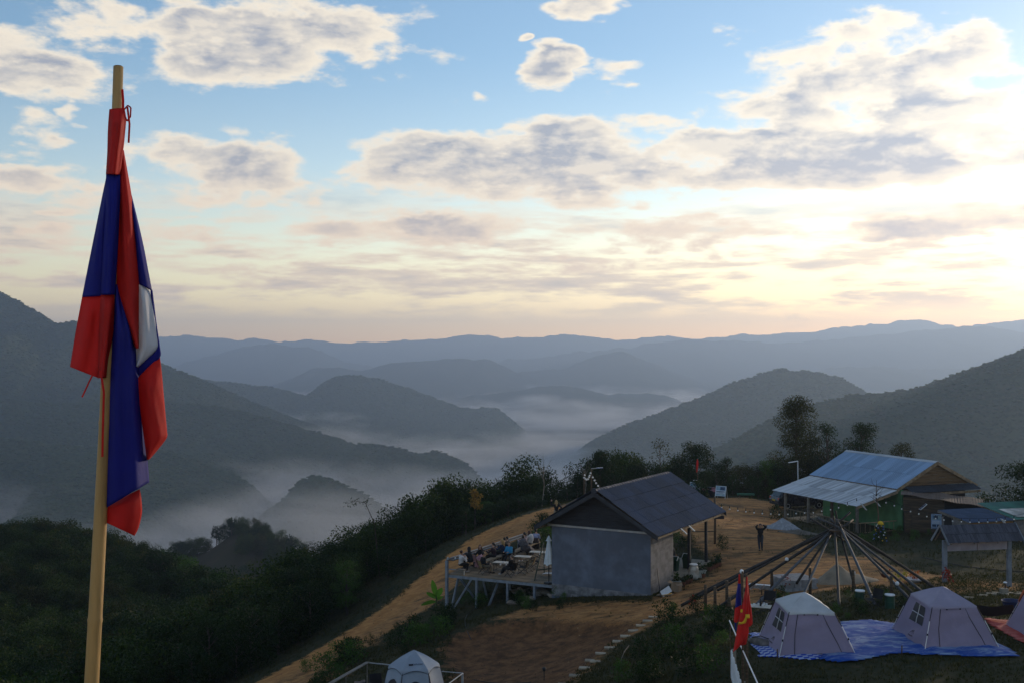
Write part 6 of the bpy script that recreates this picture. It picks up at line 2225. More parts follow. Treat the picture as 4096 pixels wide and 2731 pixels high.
def make_table(p, yaw, label, w=1.05, d=.62, h=.52):
    T = thing('camp_table', label, 'table', p, yaw, 'low folding tables')
    n = 9
    for i in range(n):
        MB().box((-w / 2 + w / n * (i + .5), 0, h), (w / n - .008, d, .022)).build('slat', M_CREAM, T)
    for sx in (-1, 1):
        for sy in (-1, 1):
            MB().tube([(sx * w * .46, sy * d * .44, 0), (sx * w * .44, sy * d * .42, h - .012)], .013, 6).build('leg', M_BLACK, T)
    b = MB()
    for sy in (-1, 1):
        b.tube([(-w * .45, sy * d * .43, .05), (w * .45, sy * d * .43, h - .03)], .010, 6); b.tube([(w * .45, sy * d * .43, .05), (-w * .45, sy * d * .43, h - .03)], .010, 6)
    for sx in (-1, 1):
        b.tube([(sx * w * .45, -d * .43, .05), (sx * w * .45, d * .43, h - .03)], .010, 6)
    b.build('crossbars', M_BLACK, T)
    return T


def mug(p, label, group='white mugs', m=None):
    T = thing('mug', label, 'mug', p, rnd.uniform(0, 6), group)
    MB().lathe([(.036, 0), (.042, .09), (.038, .09), (.034, .01)], 12).build('cup', m or M_WHITE, T, smooth=False)
    MB().tube([(.040, 0, .075), (.066, 0, .065), (.066, 0, .035), (.038, 0, .022)], .007, 6).build('handle', m or M_WHITE, T)


def dk(px, py, h=0.0):
    """point h above the terrace seen at a pixel"""
    z = -13.0 + h
    Y = z * F / (HY - py)
    return Vector(((px - CX) / F * Y, Y, z))
_zc = lambda x, y, h=0.0: dk(1760 + x / 5.113, 2110 + y / 5.113, h)

# counter along the outer edge, bench behind it
def counter():
    T = thing('counter', 'narrow pale counter along the outer edge of the plank terrace', 'counter', dpos(0, 0), DECK_RZ)
    MB().box((.16, 5.2, .80), (.46, 10.5, .04)).build('top', M_WOOD, T)
    MB().box((-.06, 5.2, .84), (.04, 10.5, .05)).build('edging', M_STEEL, T); MB().box((.38, 5.2, .835), (.03, 10.5, .03)).build('edging', M_STEEL, T)
    for y in (1.9, 3.7, 5.5, 7.3, 9.1, 10.3): MB().box((.14, y, .39), (.08, .08, .78)).build('post', M_STEEL, T)
    B = thing('bench', 'long heavy plank bench facing the valley on the terrace', 'bench', dpos(0, 0), DECK_RZ)
    def fn(u, v): return Vector((.95 + .08 * math.sin(4 * v) + u * .40, 2.2 + 7.9 * v, .45 + .02 * math.sin(9 * v)))
    b = MB(); b.grid(fn, 4, 22); b.grid(lambda u, v: fn(u, v) - Vector((0, 0, .06)), 4, 22); b.grid(lambda u, v: fn(1, v) - Vector((0, 0, .06 * u)), 2, 22); b.grid(lambda u, v: fn(0, v) - Vector((0, 0, .06 * u)), 2, 22)
    b.build('seat', M_PALEWOOD, B, smooth=False)
    for y in (2.6, 4.6, 6.6, 8.6, 9.9):
        for x in (1.02, 1.28): MB().box((x, y, .20), (.08, .08, .40)).build('leg', M_GREYWOOD, B)
counter()
T = thing('tin_can', 'metal can standing on the corner of the terrace counter', 'can', _zc(163, 640, .82)); MB().lathe([(.05, 0), (.05, .14), (.02, .15)], 12).build('can', M_GALV, T)
mug(_zc(315, 625, .82), 'white mug on the counter beside the can', None)

make_table(_zc(1270, 870), DECK_RZ + R(6), 'low folding table with mugs in front of the woman in blue', 1.0, .6)
make_table(_zc(1700, 745), DECK_RZ + R(10), 'low folding table with a cake on it in the middle of the terrace', 1.0, .6)
make_table(_zc(2010, 650), DECK_RZ + R(10), 'empty cream folding table nearest the shrubs behind the umbrella', 1.05, .6)
for i, (x, y) in enumerate(((1240, 745), (1355, 750), (1290, 705), (1460, 690))):
    mug(_zc(x, y + 8, .535), 'white mug on the low table by the woman in blue', 'white mugs on the low table')
mug(_zc(2048, 545, .535), 'single white mug on the empty cream table', None)
T = thing('cake', 'small brown cake on a plate on the middle table', 'cake', _zc(1655, 660, .535)); MB().lathe([(.13, 0), (.14, .015), (.02, .015)], 14).build('plate', M_CREAM, T); MB().box((0, 0, .055), (.13, .11, .08)).build('cake', CLAY, T, bevel=.012)

chair(_zc(905, 930), R(-62), M_TANFAB, 'tan camp chair under the man in black at the terrace front')
chair(_zc(1440, 985), R(52), M_BLKFAB, 'black camp chair under the man leaning back at the low table')
chair(_zc(1690, 935), R(70), M_BLKFAB, 'empty black camp chair between the low table and the tan chair')
chair(_zc(1830, 870), R(76), M_TANFAB, 'empty tan camp chair next to the black chairs on the terrace')
chair(_zc(1945, 810), R(80), M_BLKFAB, 'empty black camp chair nearest the closed umbrella')
chair(_zc(1400, 700), R(150), M_BLKFAB, 'black camp chair under the woman in the blue jacket')
chair(_zc(690, 800), R(-20), mat('pink_canvas', (.42, .24, .25), .9, .15, 4, .1), 'pinkish plastic chair beneath the pink blanket', None)


def umbrella():
    T = thing('umbrella', 'closed white parasol on a dark pole at the corner of the grey house', 'umbrella', _zc(2225, 1130))
    MB().tube([(0, 0, .1), (0, 0, 2.72)], .03, 10).build('pole', M_BLACK, T)
    MB().lathe([(.28, 0), (.30, .05), (.26, .10), (.06, .12)], 4).build('base', M_BLACK, T)
    def canopy(u, v):
        a = 2 * math.pi * u
        z = 2.62 - 1.52 * v
        r = (.035 + .235 * v ** .8) * (1 + .22 * abs(math.sin(a * 4)) * v - .10 * v)
        return Vector((r * math.cos(a), r * math.sin(a), z + (.05 * math.sin(a * 4) if v == 1 else 0)))
    can = mat('parasol_cloth', (.60, .65, .68), .85, .1, 4, .15, trans=.1)
    MB().grid(canopy, 64, 18, close_u=True).build('canopy', can, T, smooth=True)
    def vent(u, v):
        a = 2 * math.pi * u; r = (.03 + .125 * v) * (1 + .15 * abs(math.sin(a * 4)) * v)
        return Vector((r * math.cos(a), r * math.sin(a), 2.70 - .30 * v))
    MB().grid(vent, 64, 8, close_u=True).build('vent_cap', can, T, smooth=True)
    MB().lathe([(.03, 2.68), (.045, 2.72), (.02, 2.80), (.005, 2.82)], 10).build('finial', M_BLACK, T)
umbrella()


def a_frame_stand():
    T = thing('wooden_stand', 'tall green painted A-shaped timber stand behind the closed parasol', 'stand', (0, 0, 0))
    m = mat('green_timber', (.035, .055, .035), .7, .3, 3)
    a, b = _zc(1930, 1072), _zc(2330, 1000)
    top = _zc(2110, 900) + Vector((0, 0, 1.75))
    MB().bar(a, top, .06, .06).build('leg', m, T); MB().bar(b, top + Vector((.3, .1, 0)), .06, .06).build('leg', m, T)
    c = _zc(2130, 930); MB().bar(c, top + Vector((.05, .5, 0)), .05, .05).build('leg', m, T)
    MB().bar(a.lerp(top, .28), b.lerp(top, .25), .05, .06).build('rail', m, T)
    R_ = thing('drying_rack', 'small white slatted rack on the boards under the timber stand', 'rack', _zc(2215, 945), DECK_RZ)
    for i in range(7): MB().bar((-.28, -.2 + i * .065, .06), (.28, -.2 + i * .065, .12), .02, .02).build('slat', M_WHITE, R_)
    MB().bar((-.28, -.22, .05), (-.28, .22, .05), .02, .03).build('side', M_WHITE, R_); MB().bar((.28, -.22, .11), (.28, .22, .11), .02, .03).build('side', M_WHITE, R_)
a_frame_stand()

# porch chairs and table
def pc(x, y, lab): chair(hpos(x, y), HOUSE_RZ + R(95), M_BRNFAB, lab, 'brown chairs in the porch')
pc(4.4, 4.0, 'brown camp chair in the porch nearest the block wall'); pc(4.55, 4.8, 'brown camp chair in the middle of the porch'); pc(4.75, 5.75, 'brown camp chair in the porch under the woman in white')
T = make_table(hpos(3.35, 4.9), HOUSE_RZ + R(90), 'long table in the porch in front of the brown chairs', 2.4, .7, .70)
mug(hpos(3.3, 4.2, .72), 'white mug on the porch table', None)
# ---------------------------------------------------------------- lights, signs, vehicles, odds and ends
BULB = mat('frosted_bulb', (.80, .80, .78), .3, .05, 3)


def string_lights(label, pts, drop, r, Y=None):
    """pts are (px, py, Y) of the bulbs in order"""
    T = thing('string_lights', label, 'string lights', (0, 0, 0))
    P = [at(*p) for p in pts]
    MB().tube([p + Vector((0, 0, drop)) for p in P], .012, 5).build('cable', M_BLACK, T)
    for p in P:
        MB().lathe([(.02, drop - .01), (.028, drop * .62), (.03, r * .9)], 7, p).build('socket', M_BLACK, T)
        b = MB().lathe([(.3 * r, r), (.8 * r, r * .55), (r, 0), (.75 * r, -.7 * r), (.1 * r, -r)], 8, p); b.build('bulb', BULB, T, smooth=True)


def yl(pts, Y0, Y1):
    n = len(pts)
    return [(x, y, Y0 + (Y1 - Y0) * i / (n - 1)) for i, (x, y) in enumerate(pts)]
string_lights('string of white bulbs hanging in a long curve from the yard post to the veranda', yl([(2860, 2018), (2885, 2027), (2917, 2034), (2950, 2039), (2982, 2044), (3015, 2048), (3048, 2051), (3082, 2053), (3115, 2055), (3150, 2054), (3183, 2051), (3217, 2049), (3252, 2048), (3285, 2042), (3320, 2036), (3353, 2028), (3388, 2018), (3425, 2004)], 72, 80.5), .24, .052)
string_lights('string of white bulbs running from the bare tree along the sheds at the right', yl([(3505, 1985), (3542, 2008), (3575, 2020), (3605, 2033), (3640, 2043), (3673, 2053), (3705, 2063), (3740, 2071), (3773, 2077), (3808, 2081), (3843, 2084), (3877, 2086), (3913, 2086), (3948, 2085), (3983, 2083), (4018, 2079), (4053, 2074), (4100, 2066)], 78.5, 73.2), .24, .052)
string_lights('short string of bulbs sagging between the two thin posts above the track', yl([(2338, 1898), (2336, 1908), (2341, 1913), (2346, 1916), (2352, 1914), (2356, 1906), (2358, 1900)], 99, 99), .10, .085)
string_lights('string of bulbs sloping down behind the dark roof ridge', yl([(2362, 1890), (2371, 1907), (2378, 1919), (2384, 1930), (2392, 1941), (2398, 1952)], 98, 92), .10, .085)


def post(px, pyt, pyb, r, label, Y=None, name='post', m=None):
    g = gp(px, pyb) if Y is None else Vector(((px - CX) / F * Y, Y, gr((px - CX) / F * Y, Y)))
    T = thing(name, label, 'post', g)
    h = (HY - pyt) / F * g.y - g.z
    MB().tube([(0, 0, -.3), (.02, 0, h * .5), (0, 0, h)], [r, r * .9, r * .8], 8).build('shaft', m or M_WOOD, T, smooth=True)
    return T, g, h
post(2335, 1885, 1990, .06, 'thin wooden post carrying bulbs beside the dirt track', Y=99)
T, g, h = post(2364, 1872, 1985, .06, 'thin post with a small solar street lamp above the track', Y=98.5, name='street_lamp')
T['category'] = 'street lamp'
MB().bar((0, 0, h), (.55, -.1, h + .05), .06, .05).build('arm', M_GALV, T)
MB().bar((.45, -.1, h + .06), (1.0, -.2, h + .10), .36, .05).build('solar_panel', mat('blue_cell', (.06, .14, .30), .25, .2, 6, spec=.6), T)
T, g, h = post(3190, 1842, 1990, .06, 'thin post with a pale solar street lamp in front of the tallest tree', Y=103, name='street_lamp', m=M_GALV)
T['category'] = 'street lamp'
MB().bar((0, 0, h), (-.9, -.2, h - .12), .16, .06).build('lamp_head', M_WHITE, T)
T, g, h = post(2858, 1985, 2172, .085, 'rough wooden post in the yard with an arrow board near its middle')
b = MB(); z = h * .57
b.box((.05, -.1, z), (1.1, .04, .22)); b.build('arrow_board', M_DARKWOOD, T)
MB().bar((-1.5, 0, h * .26), (.1, 0, h * .27), .05, .05).build('cross_rail', M_WOOD, T)
post(2762, 2120, 2182, .05, 'short wooden post at the far end of the cross rail')


def a_frame(px, pyt, pyb, w, yaw, label, Y):
    g = Vector(((px - CX) / F * Y, Y, 0)); g.z = gr(g.x, g.y)
    h = (pyb - pyt) / F * Y
    T = thing('sign_stand', label, 'sign', g, yaw, 'folding picture boards')
    lean = .28 * h
    for sx in (-1, 1):
        MB().bar((sx * w / 2, -lean, 0), (sx * w / 2, 0, h), .035, .03).build('leg', M_GALV, T)
        MB().bar((sx * w / 2, lean, 0), (sx * w / 2, 0, h), .035, .03).build('leg', M_GALV, T)
    def f(u, v): return Vector((-w / 2 + w * u, -lean * (1 - (.22 + .78 * v)) - .025, h * (.22 + .78 * v)))
    def panel(u0, u1, v0, v1, m, off, nm):
        b = MB(); q = [f(u0, v0), f(u1, v0), f(u1, v1), f(u0, v1)]
        n = Vector((0, -1, .28)).normalized(); b.poly([p + n * off for p in q], .015, n); b.build(nm, m, T)
    panel(0, 1, 0, 1, mat('sign_white', (.55, .60, .66), .5, .12, 3), .0, 'panel')
    ph = mat('photo_print', (.10, .22, .38), .5, .6, 3.2, col2=(.30, .40, .42)); dk_ = mat('dark_print', (.04, .07, .13), .5, .4, 5)
    panel(.05, .95, .55, .96, ph, .006, 'picture'); panel(.45, .9, .6, .9, dk_, .010, 'picture'); panel(.06, .9, .40, .48, dk_, .006, 'text_band'); panel(.06, .94, .04, .2, ph, .006, 'picture')
    for k in range(4): panel(.08, .85 - .1 * (k % 2), .23 + .04 * k, .245 + .04 * k, dk_, .006, 'text_line')
a_frame(2780, 1916, 1966, .95, R(-18), 'white picture board on a folding stand below the small red flag', 106)
a_frame(2884, 1942, 1992, .95, R(-32), 'white picture board on a folding stand beside the quad bike', 101)

T, g, h = post(2789, 1835, 1950, .04, 'thin pole with a small faded red flag and dark boards behind the yard', Y=107, name='flagpole')
cloth('flag_cloth', [(2787, 1836), (2784, 1858), (2785, 1888)], [(2790, 1834), (2793, 1852), (2789, 1884)], (0, .0), .06, FLAG_RED, None, 106.9, waves=.03, nu=8, nv=10)
o = bpy.data.objects['flag_cloth']; o.name = 'flag'; tag(o, 'small faded red flag on the thin pole behind the yard', 'flag')
for k in (0, 1):
    MB().box((-.22, -.08, h * (.40 - .10 * k)), (.50, .04, .22)).build('name_board', M_BLACK, T)
    MB().box((-.22, -.105, h * (.40 - .10 * k)), (.40, .012, .05)).build('painted_line', M_WHITE, T)


def quad_bike():
    Y = 103.0
    g = Vector(((2848 - CX) / F * Y, Y, 0)); g.z = gr(g.x, g.y)
    T = thing('quad_bike', 'quad bike with dusty red body and fat black tyres at the back of the yard', 'quad bike', g, R(-60))
    rub = M_BLACK; red = mat('dusty_red', (.34, .10, .115), .5, .3, 3, spec=.4)
    for x in (-.62, .62):
        for y in (-.48, .48):
            Mx = Matrix.Rotation(R(90), 3, 'X')
            W = MB().lathe([(.12, -.13), (.25, -.13), (.30, -.08), (.305, 0), (.30, .08), (.25, .13), (.12, .13)], 18, M=Mx).build('wheel', rub, T, smooth=False, loc=(x, y, .30))
            MB().lathe([(.02, -.10), (.12, -.11), (.13, 0), (.12, .11), (.02, .10)], 12, M=Mx).build('rim', M_GALV, W)
    b = MB(); b.box((0, 0, .48), (1.0, .34, .22)).box((.0, 0, .34), (.7, .42, .12)); b.build('frame', M_BLACK, T, bevel=.02)
    b = MB(); b.grid(lambda u, v: (.25 + .75 * u, -.62 + 1.24 * v, .66 + .10 * math.sin(math.pi * u) - .10 * abs(2 * v - 1) ** 3), 8, 8); b.grid(lambda u, v: (-1.0 + .62 * u, -.62 + 1.24 * v, .64 + .10 * math.sin(math.pi * u) - .10 * abs(2 * v - 1) ** 3), 8, 8)
    b.build('mudguard', red, T, smooth=True)
    MB().box((.28, 0, .74), (.50, .30, .22)).build('tank', red, T, bevel=.05)
    MB().box((-.28, 0, .76), (.70, .34, .14)).build('seat', M_BLACK, T, bevel=.04)
    b = MB(); b.tube([(.45, 0, .8), (.36, 0, 1.02)], .03, 6); b.tube([(.30, -.38, 1.06), (.38, -.2, 1.02), (.38, .2, 1.02), (.30, .38, 1.06)], .02, 6); b.build('handlebar', M_BLACK, T)
    b = MB()
    for y in (-.35, -.12, .12, .35): b.tube([(.55, y, .80), (1.0, y, .80)], .013, 5); b.tube([(-1.0, y, .80), (-.62, y, .80)], .013, 5)
    b.build('rack', M_BLACK, T)
    for y in (-.2, .2): MB().lathe([(.01, 0), (.06, .0), (.07, .03)], 10, M=Matrix.Rotation(R(90), 3, 'Y')).build('headlight', M_CREAM, T, loc=(1.0, y, .62))
quad_bike()


def parked_car():
    p = cpos(4.6, 13.1, 0)
    p.z = gr(p.x, p.y)
    T = thing('parked_car', 'dark estate car with red tail lamps parked beyond the veranda', 'car', p, CAFE_RZ + R(-8))
    paint = mat('car_paint', (.014, .016, .024), .25, .2, 2, spec=.6); glass = mat('car_glass', (.010, .012, .016), .12, .1, 2, spec=.6)
    # long axis along local x, tail at -x
    prof = [(-2.25, .40), (-2.32, .75), (-2.22, 1.02), (-2.05, 1.12), (-1.75, 1.62), (-1.3, 1.72), (.2, 1.70), (.9, 1.20), (2.0, 1.05), (2.25, .85), (2.28, .45), (1.9, .30), (-1.9, .30)]
    hw = lambda z: .88 - .16 * max(0, z - 1.0) / .7
    n = len(prof)
    V = [(x, -hw(z), z) for x, z in prof] + [(x, hw(z), z) for x, z in prof]
    b = MB(); b.add(V, [tuple(range(n)), tuple(range(2 * n - 1, n - 1, -1))] + [(i, i + n, (i + 1) % n + n, (i + 1) % n) for i in range(n)])
    b.build('body', paint, T, bevel=.03)
    for s in (-1, 1):
        q = [(-1.6, 1.14), (-1.42, 1.60), (.12, 1.60), (.70, 1.18)]
        b = MB(); b.poly([(x, s * (hw(z) + .012), z) for x, z in (q if s > 0 else q[::-1])], .01, (0, s, 0)); b.build('side_window', glass, T)
        MB().box((-.55, s * (hw(1.35) + .02), 1.36), (.06, .03, .46)).build('pillar', paint, T)
        MB().box((-2.20, s * .74, .93), (.16, .20, .20)).build('tail_lamp', mat('tail_lamp', (.45, .06, .03), .3, .2, 3), T, bevel=.02)
        for x in (-1.45, 1.45):
            Mx = Matrix.Rotation(R(90), 3, 'X')
            W = MB().lathe([(.20, -.11), (.31, -.11), (.345, -.06), (.345, .06), (.31, .11), (.20, .11)], 20, M=Mx).build('wheel', M_BLACK, T, loc=(x, s * .80, .345))
            MB().lathe([(.02, -.10), (.19, -.115), (.21, 0), (.19, .115), (.02, .10)], 10, M=Mx).build('rim', M_GALV, W)
    b = MB(); b.poly([(-2.13, -.66, 1.12), (-2.13, .66, 1.12), (-1.82, .6, 1.56), (-1.82, -.6, 1.56)], .01, (-1, 0, .4)); b.build('rear_window', glass, T)
    MB().box((-2.33, 0, .78), (.03, .52, .13)).build('number_plate', mat('yellow_plate', (.55, .34, .03), .5, .15, 3), T)
    MB().box((-2.30, 0, .48), (.10, 1.5, .16)).build('bumper', M_BLACK, T, bevel=.03)
parked_car()


def poster():
    A = Vector((28.6, 82.2, -13.7)); rz = math.atan2(80.3 - 82.2, 33.6 - 28.6)
    T = thing('poster', 'blue and white poster hanging on the brown plank wall', 'poster', A, rz)
    def pn(x, z, w, h, m, off, nm): MB().box((x, .12 - off, z), (w, .012, h)).build(nm, m, T)
    x, z = 2.22, 1.42
    pn(x, z, .72, 1.08, mat('poster_sheet', (.34, .46, .66), .5, .2, 2), .0, 'sheet')
    pn(x, z + .28, .60, .36, mat('photo_print', (.10, .22, .38)), .012, 'picture'); pn(x - .05, z + .30, .30, .22, mat('dark_print', (.04, .07, .13)), .02, 'picture')
    for k in range(3): pn(x - .05, z + .02 - .07 * k, .50, .025, M_WHITE, .012, 'text_line')
    for k in (-.16, .16): pn(x + k, z - .30, .26, .17, mat('dark_print', (.04, .07, .13)), .012, 'picture')
    pn(x, z - .48, .66, .06, mat('dark_print', (.04, .07, .13)), .012, 'text_band')
    U = thing('dark_umbrella', 'black cloth bundle hanging at the corner of the block shed beside the poster', 'cloth', A + Vector((3.05 * math.cos(rz), 3.05 * math.sin(rz), 1.25)), rz)
    MB().lathe([(.05, .35), (.18, .22), (.22, -.05), (.17, -.30), (.04, -.42)], 10).build('cloth', M_BLKFAB, U, smooth=True)
poster()


def panel_lamp(px, py, Y, label, yaw=0.0, tilt=-.7):
    T = thing('solar_light', label, 'solar light', at(px, py, Y), yaw, 'small tilted solar lights')
    Mx = Matrix.Rotation(tilt, 3, 'Y')
    MB().box((0, 0, 0), (.62, .40, .03), M=Mx).build('frame', M_WHITE, T); MB().box(Mx @ Vector((0, 0, .02)), (.54, .33, .012), M=Mx).build('cell', mat('pale_cell', (.10, .12, .17), .25, .2, 5, spec=.6), T)
    MB().bar((0, .15, -.02), (.1, .4, -.15), .03, .03).build('bracket', M_GALV, T)
panel_lamp(3452, 2023, 81.5, 'tilted solar light at the low corner of the veranda roof', 0, .9)
panel_lamp(3507, 2009, 81.9, 'tilted dark solar light on the bare tree near the veranda corner', 0, .9)
panel_lamp(3690, 2024, 81.3, 'slanted solar light above the poster on the plank wall', 0, -.7)
panel_lamp(4015, 2088, 75.4, 'solar light hanging from the ochre fascia of the blue roofed shed', 0, .95)


def leafless():
    g = gp(3510, 2150)
    T = thing('bare_tree', 'slim leafless young tree in front of the green wall', 'tree', g)
    h = (HY - 1918) / F * g.y - g.z
    MB().tube([(0, 0, -.2), (.03, 0, h * .4), (-.12, 0, h * .75), (-.10, 0, h)], [.07, .05, .035, .008], 7).build('trunk', M_WOOD, T)
    r = random.Random(4)
    for i in range(10):
        z = h * r.uniform(.55, .92); s = r.choice((-1, 1))
        MB().tube([(-.1, 0, z), (-.1 + s * r.uniform(.1, .3), r.uniform(-.2, .2), z + .25), (-.1 + s * r.uniform(.25, .6), r.uniform(-.3, .3), z + r.uniform(.3, .7))], [.018, .012, .004], 5).build('branch', M_WOOD, T)
leafless()


def festive_bush():
    g = gp(3517, 2172)
    T = thing('decorated_tree', 'little dark cone tree trimmed with blue and yellow baubles by the green wall', 'tree', g)
    rng = np.random.default_rng(6)
    cs = [(0, 0, .25 + .16 * i) for i in range(8)]; rs = [.44 - .048 * i for i in range(8)]
    V, Fq = leaf_cloud(cs, rs, 800, .10, rng); link('crown', mesh_np('crown', V, Fq, LEAF_A, smooth=False), T)
    MB().tube([(0, 0, -.1), (0, 0, 1.4)], .03, 6).build('trunk', M_WOOD, T)
    bl = mat('blue_bauble', (.04, .10, .45), .3, .2, 3, spec=.6)
    for i in range(26):
        a = i * 2.4; z = .2 + 1.15 * i / 26; q = .46 - .28 * i / 26
        MB().lathe([(.01, -.045), (.04, -.02), (.045, 0), (.04, .02), (.01, .045)], 8).build('bauble', (bl, M_WHITE, FLAG_YELLOW)[i % 3 if i % 4 else 0], T, loc=(q * math.cos(a), q * math.sin(a), z), smooth=True)
    MB().lathe([(.01, 0), (.22, .04), (.16, .2), (.02, .26)], 12).build('topper', FLAG_YELLOW, T, loc=(.02, -.1, 1.28), smooth=True)
festive_bush()


def troughs():
    for px, py, lab, rz, l in ((2982, 1970, 'pale green trough in the grass at the back of the yard', R(-4), 1.6), (3105, 1976, 'shorter pale green trough nearer the veranda', R(-6), 1.2)):
        Y = 106; g = Vector(((px - CX) / F * Y, Y, 0)); g.z = gr(g.x, g.y)
        T = thing('trough', lab, 'trough', g + Vector((0, 0, .35)), rz, 'green troughs')
        b = MB(); b.grid(lambda u, v: (-l / 2 + l * v, .2 * math.cos(math.pi * (1 + u)), .2 * math.sin(math.pi * (1 + u))), 10, 2); o = b.build('shell', mat('pale_green', (.10, .26, .17), .5, .2, 3), T)
        md = o.modifiers.new('t', 'SOLIDIFY'); md.thickness = .02
        for x in (-l * .35, l * .35): MB().box((x, 0, -.27), (.08, .3, .3)).build('foot', M_WOOD, T)
troughs()


# ------------------------------------------------ beside the tents
def tent_side():
    g = onground(3040, 2462)
    make_table(g, R(-20), 'low table crowded with mugs and bottles behind the tent by the fence', .9, .6, .45)
    for i, (dx, dy) in enumerate(((-.25, .1), (-.05, .16), (.1, -.05), (.28, .08), (.2, .2))):
        mug(g + Vector((dx, dy, .462)), 'white mug on the crowded low table behind the tent', 'white mugs behind the tent')
    T = thing('bottle', 'dark bottle standing among the mugs behind the tent', 'bottle', g + Vector((0, 0, .462))); MB().lathe([(.035, 0), (.04, .03), (.04, .18), (.015, .24), (.015, .31)], 10).build('glass', M_BLACK, T, smooth=True)
    chair(onground(3070, 2440), R(150), M_BLKFAB, 'black camp chair behind the crowded low table')
    chair(onground(3490, 2432), R(120), M_BLKFAB, 'black camp chair in the grass between the two green drums')
    gm = mat('green_drum', (.012, .060, .036), .5, .25, 3, .05, spec=.4)
    for px, py, lab in ((3437, 2412, 'green drum with white rim beside the black camp chair'), (3556, 2430, 'narrow green drum with white top standing alone behind the tents')):
        T = thing('drum', lab, 'drum', onground(px, py), 0, 'green drums')
        MB().lathe([(.20, 0), (.205, .02), (.205, .30), (.215, .31), (.205, .32), (.205, .58)], 20).build('body', gm, T)
        MB().lathe([(.215, .575), (.22, .60), (.21, .625), (.19, .62), (.18, .60), (.02, .60)], 20).build('lid', M_WHITE, T)
    # bag and bundle beside the tent on the checked sheet
    g = onground(3040, 2578)
    T = thing('bag', 'crumpled grey brown tent bag lying on the checked sheet', 'bag', g, R(-38))
    m = mat('bag_cloth', (.17, .15, .14), .9, .35, 4, .4)
    def bag(u, v):
        a = 2 * math.pi * u; x = -.55 + 1.1 * v
        r = .15 * math.sin(math.pi * min(.97, max(.03, v))) ** .5 * (1 + .25 * math.sin(7 * v + 3 * math.cos(a)) + .12 * math.sin(19 * v + 2 * a))
        return Vector((x, r * math.cos(a) * 1.3 + .10 * math.sin(5 * v), .13 + r * math.sin(a)))
    MB().grid(bag, 16, 22, close_u=True).build('cloth', m, T, smooth=True)
    MB().tube([(-.3, -.1, .27), (0, .0, .36), (.3, .1, .27)], .018, 6).build('strap', M_BLACK, T)
    # plants with red leaves and the flower bed
    RED = leaf_mat('red_leaf', (.16, .020, .018), (.32, .05, .03), (.40, .12, .04)); YEL = leaf_mat('yellow_leaf', (.30, .26, .03), (.50, .44, .05), (.55, .5, .1))
    def plant(px, py, h, sp, leaf, n, size, label, name='plant', grp=None):
        plant_tree(name, tree_meshes(int(px), h, sp, n, size, leaf, .25, 6, tr=.015), onground(px, py), 0, 1, label, 'plant', grp)
    plant(3785, 2330, .75, .28, RED, 70, .16, 'red leaved plant at the foot of the left signboard post')
    plant(3145, 2362, .8, .30, RED, 80, .16, 'red leaved plant in front of the stacked blocks')
    plant(2770, 2430, .6, .25, RED, 60, .13, 'red flowered plant by the leftmost end of the bamboo poles')
    plant(3600, 2322, .55, .38, YEL, 110, .15, 'plant with bright yellow leaves between the poles and the tents')
    plant(3655, 2318, .5, .35, leaf_mat('orange_flower', (.35, .08, .02), (.55, .22, .03), (.5, .35, .05)), 120, .12, 'orange flowers planted in the white basin')
    T = thing('basin', 'shallow white basin of orange flowers behind the tents', 'basin', onground(3655, 2322)); MB().lathe([(.30, 0), (.48, .14), (.50, .15), (.46, .14), (.28, .03), (.02, .03)], 20).build('bowl', M_WHITE, T)
    T = thing('basin', 'deep dark blue basin on the ground near the red tarpaulin', 'basin', onground(4045, 2430)); MB().lathe([(.34, 0), (.44, .34), (.47, .36), (.42, .35), (.32, .05), (.02, .05)], 20).build('bowl', mat('navy', (.012, .018, .075), .5, .2, 3), T)
    T = thing('cloth', 'black cloth spread over a low line by the red tarpaulin', 'cloth', onground(3960, 2478), R(-10))
    MB().grid(lambda u, v: (-.85 + 1.7 * u, .12 * (v - .5) + .06 * math.sin(6 * u), .55 - .42 * v + .12 * u + .04 * math.sin(9 * u)), 14, 6).build('cloth', M_BLKFAB, T)
    for x in (-.85, .85): MB().tube([(x, 0, -.05), (x, 0, .62)], .02, 6).build('peg', M_WOOD, T)
    # lantern box by the right post of the signboard
    T = thing('lantern', 'small pale lantern on a block at the foot of the right signboard post', 'lantern', onground(4012, 2372))
    MB().box((0, 0, .14), (.34, .26, .28)).build('block', M_CONC, T); MB().tube([(.06, 0, .28), (.06, 0, .55)], .03, 8).build('stem', M_BLACK, T); MB().lathe([(.02, .62), (.09, .58), (.10, .55), (.05, .54)], 10, (.06, 0, 0)).build('cap', M_WHITE, T)
    # stacked metal sheets and roof tile
    T = thing('metal_sheets', 'short stack of shiny grey metal sheets behind the small flags', 'sheets', onground(3040, 2352), R(-30))
    for i in range(4): MB().box((.05 * i, .03 * i, .05 + .05 * i), (1.5, .30, .03), rz=R(3 * i)).build('sheet', M_GALV, T)
    T = thing('roof_tile', 'curved clay coloured tile holding a small plant beside the metal sheets', 'tile', onground(3020, 2378), R(-8))
    MB().grid(lambda u, v: (-.45 + .9 * u, -.2 + .4 * v, .42 + .10 * math.cos(u * 4 * math.pi)), 18, 3).build('tile', mat('pale_clay', (.26, .17, .13), .8, .3, 3), T)
    for x in (-.3, .3): MB().tube([(x, 0, -.05), (x, 0, .36)], .03, 6).build('leg', M_WOOD, T)
    T = thing('peg', 'thin wooden peg standing at the front edge of the blue tarpaulin', 'peg', onground(3603, 2622)); MB().tube([(0, 0, -.1), (.01, 0, .38)], .022, 6).build('stake', M_WOOD, T)
    T = thing('peg', 'thin wooden peg beside the front corner of the tent by the fence', 'peg', onground(3106, 2640)); MB().tube([(0, 0, -.1), (.01, 0, .42)], .022, 6).build('stake', M_WOOD, T)
